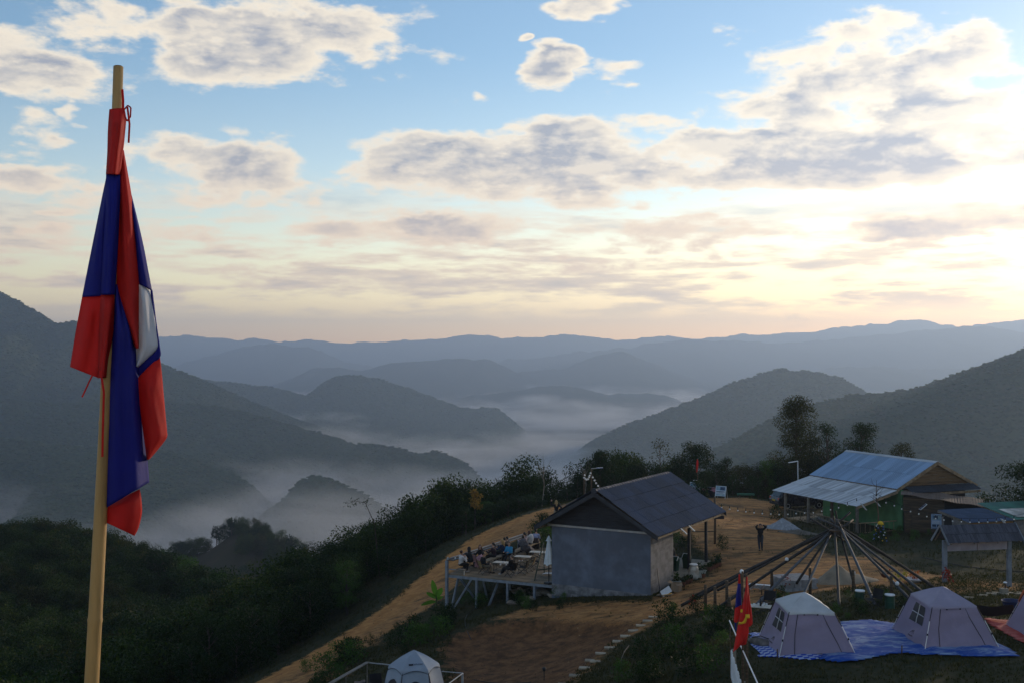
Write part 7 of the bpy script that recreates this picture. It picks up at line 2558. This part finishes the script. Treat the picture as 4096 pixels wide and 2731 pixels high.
    T = thing('hose', 'thin dark hose lying across the grass behind the tents', 'hose', (0, 0, 0))
    MB().tube([onground(x, y) + Vector((0, 0, .03)) for x, y in ((3680, 2225), (3760, 2245), (3850, 2262), (3950, 2275), (4060, 2283), (4150, 2285))], .022, 6).build('pipe', M_BLACK, T)
tent_side()


def hen():
    g = onground(3537, 2318)
    T = thing('hen', 'brown hen pecking in the earth behind the bamboo posts', 'hen', g, R(20))
    m = mat('brown_feathers', (.12, .045, .02), .9, .5, 14, .3)
    def body(u, v):
        a = 2 * math.pi * u
        c = Vector((-.24 + .50 * v, 0, .26 + .16 * v ** 3 + .10 * (1 - v) ** 3 - .02))
        r = .125 * math.sin(math.pi * min(.985, .06 + .92 * v)) ** .65 * (1.0 if v < .6 else 1.0 - 1.05 * (v - .6))
        return c + Vector((0, math.cos(a) * r, math.sin(a) * r * 1.1))
    MB().grid(body, 14, 18, close_u=True).build('body', m, T, smooth=True)
    b = MB(); b.tube([(.20, 0, .38), (.27, 0, .47), (.31, 0, .50)], [.065, .05, .035], 8); b.build('head', m, T, smooth=True)
    MB().tube([(.335, 0, .50), (.385, 0, .485)], [.015, .003], 6).build('beak', FLAG_YELLOW, T); MB().box((.30, 0, .55), (.07, .012, .05)).build('comb', FLAG_RED, T)
    MB().grid(lambda u, v: (-.22 - .20 * v, -.05 + .10 * u, .34 + .20 * v + .03 * math.sin(3 * u)), 5, 5).build('tail', m, T)
    for y in (-.05, .05): MB().tube([(.0, y, .20), (.02, y, .10), (.0, y, .0), (.06, y, .0)], .010, 5).build('leg', FLAG_YELLOW, T)
hen()


# ------------------------------------------------ below the terrace
def rocks():
    r = random.Random(9)
    m = mat('pale_rock', (.23, .19, .155), .95, .4, 3, .5, 14)
    spots = [(2062, 2370, .24), (2085, 2362, .20), (2108, 2368, .26), (2130, 2372, .22), (2152, 2378, .30), (2172, 2372, .27), (2192, 2376, .25), (2098, 2390, .18), (2120, 2398, .22), (2048, 2412, .20), (2064, 2414, .16), (2100, 2416, .17), (2205, 2384, .2), (2140, 2355, .18)]
    for i, (px, py, s) in enumerate(spots):
        bm = bmesh.new(); bmesh.ops.create_icosphere(bm, subdivisions=2, radius=1)
        ph = [r.uniform(0, 6) for _ in range(3)]
        for v in bm.verts:
            k = 1 + .20 * math.sin(3 * v.co.x + ph[0]) + .18 * math.sin(4 * v.co.y + ph[1]) + .12 * math.sin(5 * v.co.z + ph[2])
            v.co = Vector((v.co.x * k * 1.25, v.co.y * k, v.co.z * k * .7))
        me = bpy.data.meshes.new('rock'); bm.to_mesh(me); bm.free(); me.materials.append(m)
        o = link('rock', me); p = onground(px, py); o.location = p + Vector((0, 0, s * .35)); o.scale = (s, s, s); o.rotation_euler = (r.uniform(-.3, .3), r.uniform(-.3, .3), r.uniform(0, 6))
        tag(o, 'pale rough rock in the loose pile under the front edge of the terrace', 'rock', 'rocks piled under the terrace')
    o = link('rock', bpy.data.meshes.new('rock')); bm = bmesh.new(); bmesh.ops.create_icosphere(bm, subdivisions=2, radius=.42); bm.to_mesh(o.data); bm.free(); o.data.materials.append(M_RENDER)
    p = onground(2158, 2368); o.location = p + Vector((0, .2, .35)); tag(o, 'large smooth dark boulder behind the pale rocks under the terrace', 'rock')
rocks()


def banana():
    g = onground(1745, 2425)
    T = thing('banana_plant', 'young banana plant with bright green leaves beside the corner post of the terrace', 'plant', g)
    MB().tube([(0, 0, -.1), (.02, 0, .45), (.0, 0, .75)], [.06, .05, .03], 8).build('stem', mat('banana_stem', (.08, .10, .035), .7, .3, 4), T)
    m = leaf_mat('banana_leaf', (.065, .14, .020), (.12, .26, .03), (.16, .30, .05), trans=.45)
    for (x0, z0, dx, dy, dz, L, w) in ((0, .7, -.22, 0, 1.0, 1.05, .17), (0, .65, .45, -.1, .8, .75, .18), (0, .6, -.75, -.1, .6, .72, .14), (0, .4, -1.0, -.2, .05, .9, .13), (0, .5, .55, .2, .35, .5, .10)):
        d = Vector((dx, dy, dz)).normalized(); s = d.cross(Vector((0, 1, .2))).normalized()
        def leaf(u, v):
            ww = w * math.sin(math.pi * min(.97, .04 + .93 * v)) ** .6
            return Vector((x0, 0, z0)) + d * (L * v) + s * ((u - .5) * 2 * ww) + Vector((0, -.05 * abs(u - .5), -.25 * v * v * L * (1 - dz * .8) - .10 * abs(u - .5)))
        MB().grid(leaf, 7, 12).build('leaf', m, T, smooth=True)
banana()


def oddments():
    T = thing('hose', 'dark hose curling down the bank into the pit', 'hose', (0, 0, 0))
    MB().tube([onground(x, y) + Vector((0, 0, .05)) for x, y in ((1922, 2405), (1905, 2430), (1885, 2445), (1868, 2458), (1860, 2480), (1862, 2502), (1872, 2520), (1885, 2533))], .022, 6).build('pipe', M_BLACK, T)
    T = thing('rope', 'thin dark cable lying along the floor of the pit', 'cable', (0, 0, 0))
    MB().tube([onground(x, y) + Vector((0, 0, .03)) for x, y in ((1897, 2688), (1950, 2697), (2010, 2702), (2070, 2700), (2125, 2696))], .018, 6).build('cable', M_BLACK, T)
    T = thing('garden_light', 'small black garden light on a spike in the pit', 'lamp', onground(2176, 2686))
    MB().tube([(0, 0, -.1), (0, 0, .42)], .018, 6).build('spike', M_BLACK, T); MB().lathe([(.05, .40), (.075, .44), (.075, .50), (.10, .51), (.06, .55), (.01, .56)], 10).build('head', M_BLACK, T)
    T = thing('branch', 'pale bare branch lying on the green bank beside the slab path', 'branch', (0, 0, 0))
    MB().tube([onground(x, y) + Vector((0, 0, .12)) for x, y in ((2515, 2588), (2498, 2610), (2488, 2632), (2482, 2650))], [.02, .018, .014, .008], 6).build('stem', DRYWOOD, T)
    # heap of weathered timber by the track
    T = thing('timber_pile', 'jumbled pile of weathered boards beside the dirt track', 'timber', gp(2290, 2030))
    r = random.Random(3)
    for i in range(9):
        a = Vector((r.uniform(-.9, .2), r.uniform(-.4, .4), r.uniform(.0, .35))); b = a + Vector((r.uniform(.5, 1.3), r.uniform(-.3, .3), r.uniform(-.1, .55)))
        MB().bar(a, b, .10, .05).build('board', M_GREYWOOD, T)
oddments()


# ------------------------------------------------ the tent at the bottom with its small deck
def lower_tent():
    c = Vector((-4.05, 46.6, 0)); c.z = gr(c.x, c.y) + .12
    T = thing('tent', 'blue grey six sided tent with two dark arched windows on the lower shelf', 'tent', c)
    FAB = mat('blue_tent', (.30, .35, .42), .75, .12, 1.2, .2, 9, trans=.05)
    n = 6; a0 = R(-112)
    zt = (HY - 2594) / F * 46.6 - c.z
    Rb, Re, ze = 1.32, 1.02, zt - .62
    ang = [a0 + 2 * math.pi * k / n for k in range(n)]
    B = [Vector((Rb * math.cos(a), Rb * math.sin(a), 0)) for a in ang]; E = [Vector((Re * math.cos(a), Re * math.sin(a), ze)) for a in ang]
    pk = Vector((0, 0, zt))
    fns = []
    for k in range(n):
        i, j = k, (k + 1) % n
        nrm = ((B[i] + B[j]) / 2 * Vector((1, 1, 0)).length).normalized(); nrm.z = .15
        def fn(u, v, i=i, j=j, nrm=nrm):
            p = B[i].lerp(B[j], u).lerp(E[i].lerp(E[j], u), v)
            return p + nrm * (.05 * math.sin(math.pi * v) * (1 - .6 * math.sin(math.pi * u)) - .02 * math.sin(math.pi * u) + .008 * math.sin(11 * v + 4 * u))
        MB().grid(fn, 12, 14).build('wall', FAB, T, smooth=True)
        fns.append((fn, nrm))
        def rf(u, v, i=i, j=j):
            a = E[i].lerp(E[j], u); out = Vector((a.x, a.y, 0)).normalized() * .05
            if v < .15: return a + out + Vector((0, 0, -.16 * (1 - v / .15) + .16 * math.sin(math.pi * u) * (1 - v / .15)))
            t = (v - .15) / .85
            q = (a + out * (1 - t)).lerp(pk, t); q.z += .06 * math.sin(math.pi * t) - .05 * math.sin(math.pi * u) * (1 - t) * t * 2
            return q
        MB().grid(rf, 12, 12).build('roof_panel', FAB, T, smooth=True)
        MB().tube([fn(0, v / 6) + nrm * .015 for v in range(7)], .012, 6).build('pole', PIPING, T)
        rim = MB(); rim.tube([rf(u / 12, 0) for u in range(13)], .010, 5); rim.build('hem', PIPING, T)
    # arched dark windows on the two faces towards the camera
    best = sorted(range(n), key=lambda k: (B[k] + B[(k + 1) % n]).normalized().dot(Vector((0, 1, 0))))[:2]
    for k in best:
        fn, nrm = fns[k]
        b = MB()
        b.grid(lambda u, v: fn(.5 + (u - .5) * .66 * (1 if v < .55 else math.sqrt(max(0.02, 1 - ((v - .55) / .45) ** 2))), .05 + .66 * v) + nrm * .014, 10, 14); b.build('window', MESHWIN, T)
    fn, nrm = fns[best[0]] if (B[best[0]] + B[(best[0] + 1) % n]).x > (B[best[1]] + B[(best[1] + 1) % n]).x else fns[best[1]]
    k = best[0] if fn is fns[best[0]][0] else best[1]
    i, j = k, (k + 1) % n
    def rp(u, t): return (E[i].lerp(E[j], u)).lerp(pk, t) + Vector((0, 0, .05))
    X = (rp(.8, .3) - rp(.2, .3)).normalized(); Yv = (rp(.5, .6) - rp(.5, .2)).normalized(); Z = X.cross(Yv).normalized(); Yv = Z.cross(X)
    Mx = Matrix((X, Yv, Z)).transposed().to_4x4(); Mx.translation = rp(.64, .20) + Z * .02
    text_part('EXPLORE', .10, Mx, PIPING, T)
    for q in range(3):
        b = MB(); p = rp(.22 + .07 * q, .215) + Z * .018; b.box(p, (.055, .085, .006), M=Matrix((X, Yv, Z)).transposed()); b.build('emblem', PIPING, T)
    # deck and white rails
    D = thing('tent_deck', 'low plank deck with white railing under the blue grey tent', 'deck', c - Vector((0, 0, .12)))
    for q in range(17):
        MB().box((-.1, -1.9 + .24 * q, .04), (4.6, .22, .05)).build('plank', M_PLANK, D)
    for x in (-2.3, 0, 2.1):
        for y in (-1.8, 1.8):
            gz_ = gr(c.x + x, c.y + y) - c.z
            MB().box((x, y, (gz_ - .2) / 2), (.10, .10, abs(gz_) + .3)).build('leg', M_GREYWOOD, D)
    def w(px, py, Y): return at(px, py, Y) - (c - Vector((0, 0, .12)))
    MB().bar(w(1310, 2735, 42.5), w(1472, 2643, 48.5), .17, .035).build('rail', M_GREYWOOD, D)
    for (px, py, Y) in ((1320, 2730, 42.9), (1385, 2692, 45.0), (1470, 2645, 48.4)):
        p = w(px, py, Y); MB().box((p.x, p.y, p.z / 2), (.05, .05, max(.2, p.z - .04))).build('post', M_GREYWOOD, D)
    MB().bar(w(1478, 2646, 48.5), w(1560, 2654, 48.9), .05, .04).build('rail', M_GALV, D)
    MB().bar(w(1745, 2678, 48.5), w(1852, 2687, 48.0), .03, .03).build('rail', M_GALV, D); MB().bar(w(1852, 2687, 48.0), w(1780, 2740, 45.2), .03, .03).build('rail', M_GALV, D)
    p = w(1850, 2688, 48.0); MB().box((p.x, p.y, p.z / 2 - .1), (.09, .09, p.z + .2)).build('post', M_GALV, D)
    def dkp(px, py, z): Y = z * F / (HY - py); return Vector(((px - CX) / F * Y, Y, z))
    zf = c.z - .05
    chair(Vector((-5.65, 47.2, zf)), R(200), M_BLKFAB, 'black camp chair beside the blue grey tent')
    chair(Vector((-6.0, 45.9, zf)), R(215), M_BLKFAB, 'black camp chair with a striped blanket on the small deck')
    B_ = thing('blanket', 'brown striped blanket thrown over the chair on the small deck', 'blanket', Vector((-6.0, 45.9, zf)), R(215))
    o = MB().grid(lambda u, v: (-.25 + .5 * u, (-.42 + .10 * min(v, .5) * 2 + .42 * max(0, v - .5) * 2), (.50 + .42 * (1 - min(v, .5) * 2) if v < .5 else .50 - .05 * (v - .5)) + .02 * math.sin(9 * u)), 10, 16).build('cloth', mat('striped_wool', (.20, .16, .15), .95, .4, 9, .2), B_, smooth=True)
    md = o.modifiers.new('t', 'SOLIDIFY'); md.thickness = .02
lower_tent()
# ---------------------------------------------------------------- people
SKIN = mat('skin', (.42, .24, .165), .6, .12, 6, .05)
HAIRS = {'dark': mat('hair_dark', (.016, .011, .009), .6, .4, 30), 'brown': mat('hair_brown', (.06, .026, .014), .6, .4, 30), 'blond': mat('hair_blond', (.34, .22, .09), .6, .3, 30), 'grey': mat('hair_grey', (.11, .09, .075), .6, .4, 30)}
CLOTH = {}
def fabric(name, col, **k):
    CLOTH[name] = mat('cloth_' + name, col, .9, .18, 6, .25, 30, **k)
for nme, c in (('black', (.010, .010, .012)), ('white', (.52, .50, .50)), ('charcoal', (.022, .022, .026)), ('plum', (.030, .016, .024)), ('navy', (.018, .028, .060)), ('blue', (.030, .22, .40)), ('mauve', (.30, .23, .26)),
               ('paleblue', (.28, .31, .46)), ('brownwrap', (.085, .062, .058)), ('greywrap', (.105, .095, .105)), ('pink', (.52, .29, .34)), ('khaki', (.26, .21, .15)), ('towel', (.62, .60, .58)), ('denim', (.030, .035, .050)), ('shoe', (.35, .33, .31)), ('darkshoe', (.02, .02, .02)), ('grey', (.24, .22, .22))): fabric(nme, c)


def capsule(mb, p, q, r0, r1, n=10):
    p, q = Vector(p), Vector(q)
    d = (q - p)
    if d.length < 1e-5: d = Vector((0, 0, 1e-4))
    u = d.normalized()
    mb.tube([p - u * r0 * .92, p - u * r0 * .5, p, q, q + u * r1 * .5, q + u * r1 * .92], [r0 * .38, r0 * .86, r0, r1, r1 * .86, r1 * .38], n)


def chain(mb, pts, rad):
    for (a, b), (r0, r1) in zip(zip(pts, pts[1:]), zip(rad, rad[1:])): capsule(mb, a, b, r0, r1)


def blob(mb, c, s, M=None, n=14):
    prof = [(math.cos(t), math.sin(t)) for t in np.linspace(-1.5, 1.5, 11)]
    c = Vector(c); M = M or Matrix.Identity(3)
    vs, fs = [], []
    for r, z in prof:
        for k in range(n):
            a = 2 * math.pi * k / n
            vs.append(c + M @ Vector((r * math.cos(a) * s[0], r * math.sin(a) * s[1], z * s[2])))
    for i in range(len(prof) - 1):
        for k in range(n): fs.append((i * n + k, i * n + (k + 1) % n, (i + 1) * n + (k + 1) % n, (i + 1) * n + k))
    fs.append(tuple(range(n - 1, -1, -1))); fs.append(tuple((len(prof) - 1) * n + k for k in range(n)))
    mb.add(vs, fs)


def fused(mb, name, m, parent, voxel, it=4):
    """overlapping limbs grown together into one continuous surface"""
    o = mb.build(name, m, parent, smooth=True)
    md = o.modifiers.new('fuse', 'REMESH'); md.mode = 'VOXEL'; md.voxel_size = voxel; md.use_smooth_shade = True
    sm = o.modifiers.new('soften', 'SMOOTH'); sm.factor = .5; sm.iterations = it
    return o


def person(label, loc, yaw, J, top='black', legs='denim', hair='dark', hairstyle='short', shoes='darkshoe', look=0.0, nod=0.0, wrap=None, hood=False, group=None, female=False):
    """J: joints in the person's own frame (x right, y forward, z up)"""
    T = thing('person', label, 'person', loc, yaw, group)
    V = {k: Vector(v) for k, v in J.items()}
    S = .93 if female else 1.0
    hip, chest, neck, head = V['hip'], V['chest'], V['neck'], V['head']
    sp = (neck - hip).normalized()
    right = Vector((1, 0, 0)) if 'right' not in V else V['right'].normalized()
    hw, sw = .09, .185 * S
    sh = {s: chest + (neck - chest) * .62 + right * (sw * (1 if s == 'r' else -1)) for s in 'lr'}
    hp = {s: hip + right * (hw * (1 if s == 'r' else -1)) for s in 'lr'}
    HM_ = Matrix.Rotation(look, 3, 'Z') @ Matrix.Rotation(-nod, 3, 'X')
    b = MB()
    # trunk, neck and head
    chain(b, [hip, hip.lerp(chest, .5), chest], [.125, .12, .135]); blob(b, chest, (.165 * S, .105, .15)); chain(b, [sh['l'], sh['r']], [.06, .06])
    chain(b, [neck - sp * .05, head - Vector((0, 0, .06))], [.058, .054])
    h = head
    blob(b, h + HM_ @ Vector((0, -.008, .03)), (.076, .094, .105), HM_); blob(b, h + HM_ @ Vector((0, .03, -.045)), (.056, .058, .066), HM_)
    capsule(b, h + HM_ @ Vector((0, .092, .02)), h + HM_ @ Vector((0, .108, -.016)), .010, .016, 8)
    for s in (-1, 1): blob(b, h + HM_ @ Vector((s * .078, -.005, .0)), (.012, .022, .034), HM_, 8)
    capsule(b, h + HM_ @ Vector((-.034, .083, .034)), h + HM_ @ Vector((.034, .083, .034)), .013, .013, 8)
    for s in 'lr':
        chain(b, [sh[s], V['elb_' + s], V['wri_' + s]], [.052 * S, .043 * S, .029 * S]); chain(b, [hp[s], V['kne_' + s], V['ank_' + s]], [.088, .062, .042])
        # palm, four fingers and a thumb
        w, hd = V['wri_' + s], V['han_' + s]
        d = (hd - w).normalized()
        side = d.cross(V.get('pn_' + s, Vector((0, 0, 1)))).normalized(); pn = side.cross(d).normalized()
        capsule(b, w, w + d * .075, .030, .038, 8); capsule(b, w + d * .05 + side * .022, w + d * .085 + side * .020, .022, .018, 6); capsule(b, w + d * .05 - side * .022, w + d * .085 - side * .020, .022, .018, 6)
        for k, L in enumerate((.062, .075, .080, .070)):
            a = w + d * .088 + side * (-.030 + .020 * k); m1 = a + d * L * .55 - pn * .012; e1 = m1 + d * L * .35 - pn * .030
            chain(b, [a, m1, e1], [.0105, .0095, .008])
        sg = 1 if s == 'l' else -1
        a = w + d * .03 + side * sg * .032; chain(b, [a, a + d * .03 + side * sg * .028, a + d * .06 + side * sg * .022 - pn * .01], [.013, .012, .009])
        ank, toe = V['ank_' + s], V['toe_' + s]
        capsule(b, ank - Vector((0, 0, .03)), toe, .042, .034, 8)
    fused(b, 'body', SKIN, T, .0085, 2)
    # face details
    e = MB()
    for s in (-1, 1): blob(e, h + HM_ @ Vector((s * .031, .084, .012)), (.013, .006, .007), HM_, 8)
    e.build('eyes', M_BLACK, T); e = MB(); blob(e, h + HM_ @ Vector((0, .088, -.062)), (.024, .006, .006), HM_, 8); e.build('mouth', mat('lips', (.30, .10, .085), .5, .1, 5), T)
    # clothes
    c = MB()
    chain(c, [hip + sp * .02, hip.lerp(chest, .5), chest], [.150, .145, .160]); blob(c, chest, (.195 * S, .135, .17)); chain(c, [sh['l'], sh['r']], [.080, .080]); capsule(c, neck - sp * .09, neck - sp * .03, .095, .070)
    for s in 'lr': chain(c, [sh[s], V['elb_' + s], V['wri_' + s].lerp(V['elb_' + s], .08)], [.076 * S, .062 * S, .046 * S])
    if hood: blob(c, head + HM_ @ Vector((0, -.030, .035)), (.110, .118, .135), HM_); capsule(c, neck, head - Vector((0, .04, .05)), .10, .10)
    fused(c, 'jacket', CLOTH[top], T, .014)
    if hood:
        e = MB(); blob(e, h + HM_ @ Vector((0, .075, -.005)), (.058, .030, .075), HM_); e.build('face_opening', SKIN, T)
    c = MB()
    blob(c, hip, (.165, .14, .12))
    for s in 'lr': chain(c, [hp[s], V['kne_' + s], V['ank_' + s] + (V['kne_' + s] - V['ank_' + s]).normalized() * .05], [.108, .080, .060])
    fused(c, 'trousers', CLOTH[legs], T, .014)
    for s in 'lr':
        c = MB(); ank, toe = V['ank_' + s], V['toe_' + s]; capsule(c, ank - Vector((0, 0, .035)), toe, .052, .044, 10); fused(c, 'shoe', CLOTH[shoes], T, .011, 2)
    if not hood:
        c = MB(); hm = HAIRS[hair]
        blob(c, h + HM_ @ Vector((0, -.022, .048)), (.088, .098, .104), HM_)
        if hairstyle in ('long', 'loose'):
            k = 1 if hairstyle == 'long' else 1.25
            chain(c, [h + HM_ @ Vector((0, -.075, .03)), h + HM_ @ Vector((0, -.10, -.10)), neck + HM_ @ Vector((0, -.11, -.12 * k))], [.080, .078 * k, .05])
            for s in (-1, 1): chain(c, [h + HM_ @ Vector((s * .07, -.03, .03)), h + HM_ @ Vector((s * .085, -.02, -.10)), neck + HM_ @ Vector((s * .10, .02, -.10 * k))], [.035, .042 * k, .030])
        elif hairstyle == 'bun': blob(c, h + HM_ @ Vector((0, -.115, .075)), (.048, .048, .048), HM_)
        elif hairstyle == 'tail': chain(c, [h + HM_ @ Vector((0, -.10, .05)), h + HM_ @ Vector((0, -.145, -.03)), h + HM_ @ Vector((0, -.13, -.17))], [.034, .040, .020])
        fused(c, 'hair', hm, T, .010, 2)
        # the face stays clear of the hair
    if wrap:
        wc, parts = wrap
        c = MB()
        for pts, rad in parts: chain(c, [Vector(p) for p in pts], rad)
        o = fused(c, 'wrap', CLOTH[wc], T, .018, 5)
        md = o.modifiers.new('folds', 'DISPLACE'); tx = bpy.data.textures.new('fold', 'CLOUDS'); tx.noise_scale = .13; md.texture = tx; md.strength = .055; md.texture_coords = 'LOCAL'
    return T


def sit(seat=.45, lean=.05, kx=.12, ky=.42, knee=None, foot=(.42, .0), arms='lap', twist=0.0, spread=.0, ankx=None):
    z = seat + .09; kn = seat + .06 if knee is None else knee
    J = dict(hip=(0, 0, z), chest=(0, lean * .65, z + .30), neck=(0, lean, z + .50), head=(0, lean + .02, z + .66))
    for s, g in (('l', -1), ('r', 1)):
        J['kne_' + s] = (g * (kx + spread), ky, kn); ax = g * ((ankx if ankx is not None else kx) + spread * .5)
        J['ank_' + s] = (ax, foot[0], .09 + foot[1]); J['toe_' + s] = (ax * 1.1, foot[0] + .15, .045 + foot[1])
        shx, shz = g * .2, z + .42
        if arms == 'lap': J['elb_' + s], J['wri_' + s], J['han_' + s] = (g * .25, .06 + lean, z + .17), (g * .12, .26, z + .10), (g * .05, .32, z + .09)
        elif arms == 'mouth': J['elb_' + s], J['wri_' + s], J['han_' + s] = (g * .23, .18 + lean, z + .18), (g * .10, .24 + lean, z + .43), (g * .04, .21 + lean, z + .50)
        elif arms == 'front': J['elb_' + s], J['wri_' + s], J['han_' + s] = (g * .24, .12 + lean, z + .16), (g * .17, .36 + lean, z + .20), (g * .13, .45 + lean, z + .21)
        elif arms == 'counter': J['elb_' + s], J['wri_' + s], J['han_' + s] = (g * .26, .20 + lean, z + .19), (g * .14, .42 + lean, z + .26), (g * .10, .50 + lean, z + .27)
        elif arms == 'side': J['elb_' + s], J['wri_' + s], J['han_' + s] = (g * .30, -.02 + lean, z + .16), (g * .29, .20, z + .12), (g * .27, .28, z + .10)
    return J


DY = DECK_RZ                       # the terrace's own direction; facing the valley is +90 degrees from it
def on_bench(y, x=1.12): return dpos(x, y, 0)
VAL = DECK_RZ + R(90)
# bench and counter row
person('person in a white sweater with hair in a bun holding a cup', _zc(425, 905) , R(-55), sit(.42, .06, arms='mouth', foot=(.34, 0)), 'white', 'black', 'brown', 'bun', 'shoe', look=.1, female=True)
person('person in a dark hooded jacket hunched at the counter beside the white sweater', _zc(640, 840), VAL + R(10), sit(.45, .14, arms='mouth'), 'charcoal', 'black', hood=True, look=0)
J = sit(.46, .03, arms='counter')
person('person with long reddish hair and black jacket turning round above a pink blanket', _zc(835, 790), VAL - R(10), J, 'black', 'black', 'brown', 'loose', look=R(125), female=True, wrap=('pink', [([(.0, -.05, .62), (.02, .1, .40), (.05, .2, .12)], [.21, .26, .27]), ([(-.1, .1, .45), (.25, -.05, .12)], [.2, .18])]))
person('person in a plum jacket with a dark ponytail seen from behind on the bench', on_bench(3.75), VAL, sit(.46, .05, arms='counter'), 'plum', 'black', 'dark', 'tail', female=True)
person('blond person in a navy patterned jacket seen from behind on the bench', on_bench(5.0), VAL, sit(.46, .08, arms='counter'), 'navy', 'black', 'blond', 'long', look=R(15), female=True)
person('person in black bending forward next to the blond person on the bench', on_bench(5.65, 1.05), VAL - R(12), sit(.46, .20, arms='counter'), 'black', 'black', 'dark', 'short', look=R(-20))
person('dark haired person half hidden beyond the blond person at the counter', on_bench(6.1, .95), VAL + R(5), sit(.46, .12, arms='counter'), 'charcoal', 'black', 'dark', 'short')
person('bearded person sunk in a big grey blanket reclining at the bench', on_bench(7.0, 1.55), VAL - R(95), sit(.46, -.08, arms='mouth', foot=(.62, 0)), 'greywrap', 'charcoal', 'dark', 'short', look=R(20),
       wrap=('greywrap', [([(0, -.05, .98), (0, .0, .75), (.0, .10, .55), (.0, .42, .48), (-.05, .80, .30), (-.1, 1.25, .18)], [.22, .25, .26, .24, .22, .16]), ([(.15, .2, .55), (.2, .7, .2)], [.2, .18]), ([(-.2, .0, .8), (.2, .0, .8)], [.16, .16])]))
person('person in a mauve sweater seen from behind on the far half of the bench', on_bench(8.1), VAL - R(15), sit(.46, .05, arms='counter'), 'mauve', 'denim', 'dark', 'tail', female=True)
person('person with long dark hair wrapped in a white towel on the bench', on_bench(8.85, 1.1), VAL + R(10), sit(.46, .05, arms='mouth'), 'towel', 'denim', 'brown', 'long', look=R(-10), female=True,
       wrap=('towel', [([(0, -.06, 1.0), (.02, -.05, .80), (.0, .0, .62)], [.17, .20, .19])]))
person('person in pale blue with a brown blanket at the end of the bench', on_bench(9.55, 1.2), VAL - R(70), sit(.46, .02, arms='mouth'), 'paleblue', 'denim', 'dark', 'short', look=R(-15), female=True,
       wrap=('brownwrap', [([(0, -.02, .66), (0, .22, .54), (.0, .48, .40), (.0, .52, .12)], [.20, .22, .23, .20]), ([(-.15, .1, .5), (-.3, .3, .1)], [.18, .16])]))
# at the low tables
person('person in a black jacket sitting in the tan camp chair with their back turned', _zc(905, 930), R(-62), sit(.40, -.06, arms='side', foot=(.46, 0)), 'black', 'khaki', 'dark', 'short', look=R(-15))
person('smiling person in a bright blue jacket leaning back at the low table', _zc(1400, 700), R(150), sit(.40, -.10, arms='front', foot=(.60, 0), kx=.10), 'blue', 'black', 'brown', 'bun', 'shoe', look=R(20), female=True)
person('person in black with cropped grey hair leaning back at the low table', _zc(1440, 985), R(52), sit(.40, -.12, arms='lap', foot=(.66, .02), ankx=.05), 'black', 'charcoal', 'grey', 'short', 'shoe', look=R(10))
# in the porch
person('person in a white hooded top leaning on the porch table', hpos(4.75, 5.75), HOUSE_RZ + R(95), sit(.44, .16, arms='counter'), 'grey', 'denim', 'dark', 'loose', female=True, look=R(10))
person('person in a dark cap sitting deeper in the porch shade', hpos(4.6, 6.6), HOUSE_RZ + R(95), sit(.46, .08, arms='counter'), 'black', 'black', 'dark', 'short')

# standing
g = gp(3040, 2198)
JW = dict(hip=(0, 0, .93), chest=(0, .02, 1.20), neck=(0, .03, 1.44), head=(0, .07, 1.57),
          kne_l=(-.09, .10, .50), ank_l=(-.10, -.12, .09), toe_l=(-.12, .03, .045), kne_r=(.09, .06, .50), ank_r=(.05, .16, .09), toe_r=(.07, .31, .045),
          elb_l=(-.36, .08, 1.53), wri_l=(-.17, .10, 1.62), han_l=(-.10, .04, 1.66), elb_r=(.27, .26, 1.54), wri_r=(.17, .10, 1.62), han_r=(.10, .04, 1.66))
person('person in dark clothes walking across the yard with both hands held to the head', g, R(168), JW, 'black', 'denim', 'dark', 'short', 'darkshoe', nod=.25)
Y = 83.0
g = Vector(((2225 - CX) / F * Y, Y, 0)); g.z = gr(g.x, g.y)
JP = dict(hip=(0, 0, .90), chest=(0, -.02, 1.17), neck=(0, -.01, 1.40), head=(0, .03, 1.55),
          kne_l=(-.10, .04, .48), ank_l=(-.12, .0, .09), toe_l=(-.14, .15, .045), kne_r=(.10, .04, .48), ank_r=(.12, .0, .09), toe_r=(.14, .15, .045),
          elb_l=(-.34, .22, 1.32), wri_l=(-.30, .34, 1.55), han_l=(-.29, .38, 1.64), elb_r=(.40, -.10, 1.10), wri_r=(.20, .04, .98), han_r=(.13, .06, .96))
person('person in black top and pale trousers raising a phone beside the track', g, R(8), JP, 'black', 'khaki', 'blond', 'long', 'darkshoe', female=True)
q = g + Matrix.Rotation(R(8), 3, 'Z') @ Vector((-.285, .42, 1.70))
o = MB().box((0, 0, 0), (.075, .012, .15)).build('phone', M_BLACK); o.location = q; o.rotation_euler = (0, 0, R(8)); tag(o, 'black phone held up by the person beside the track', 'phone')
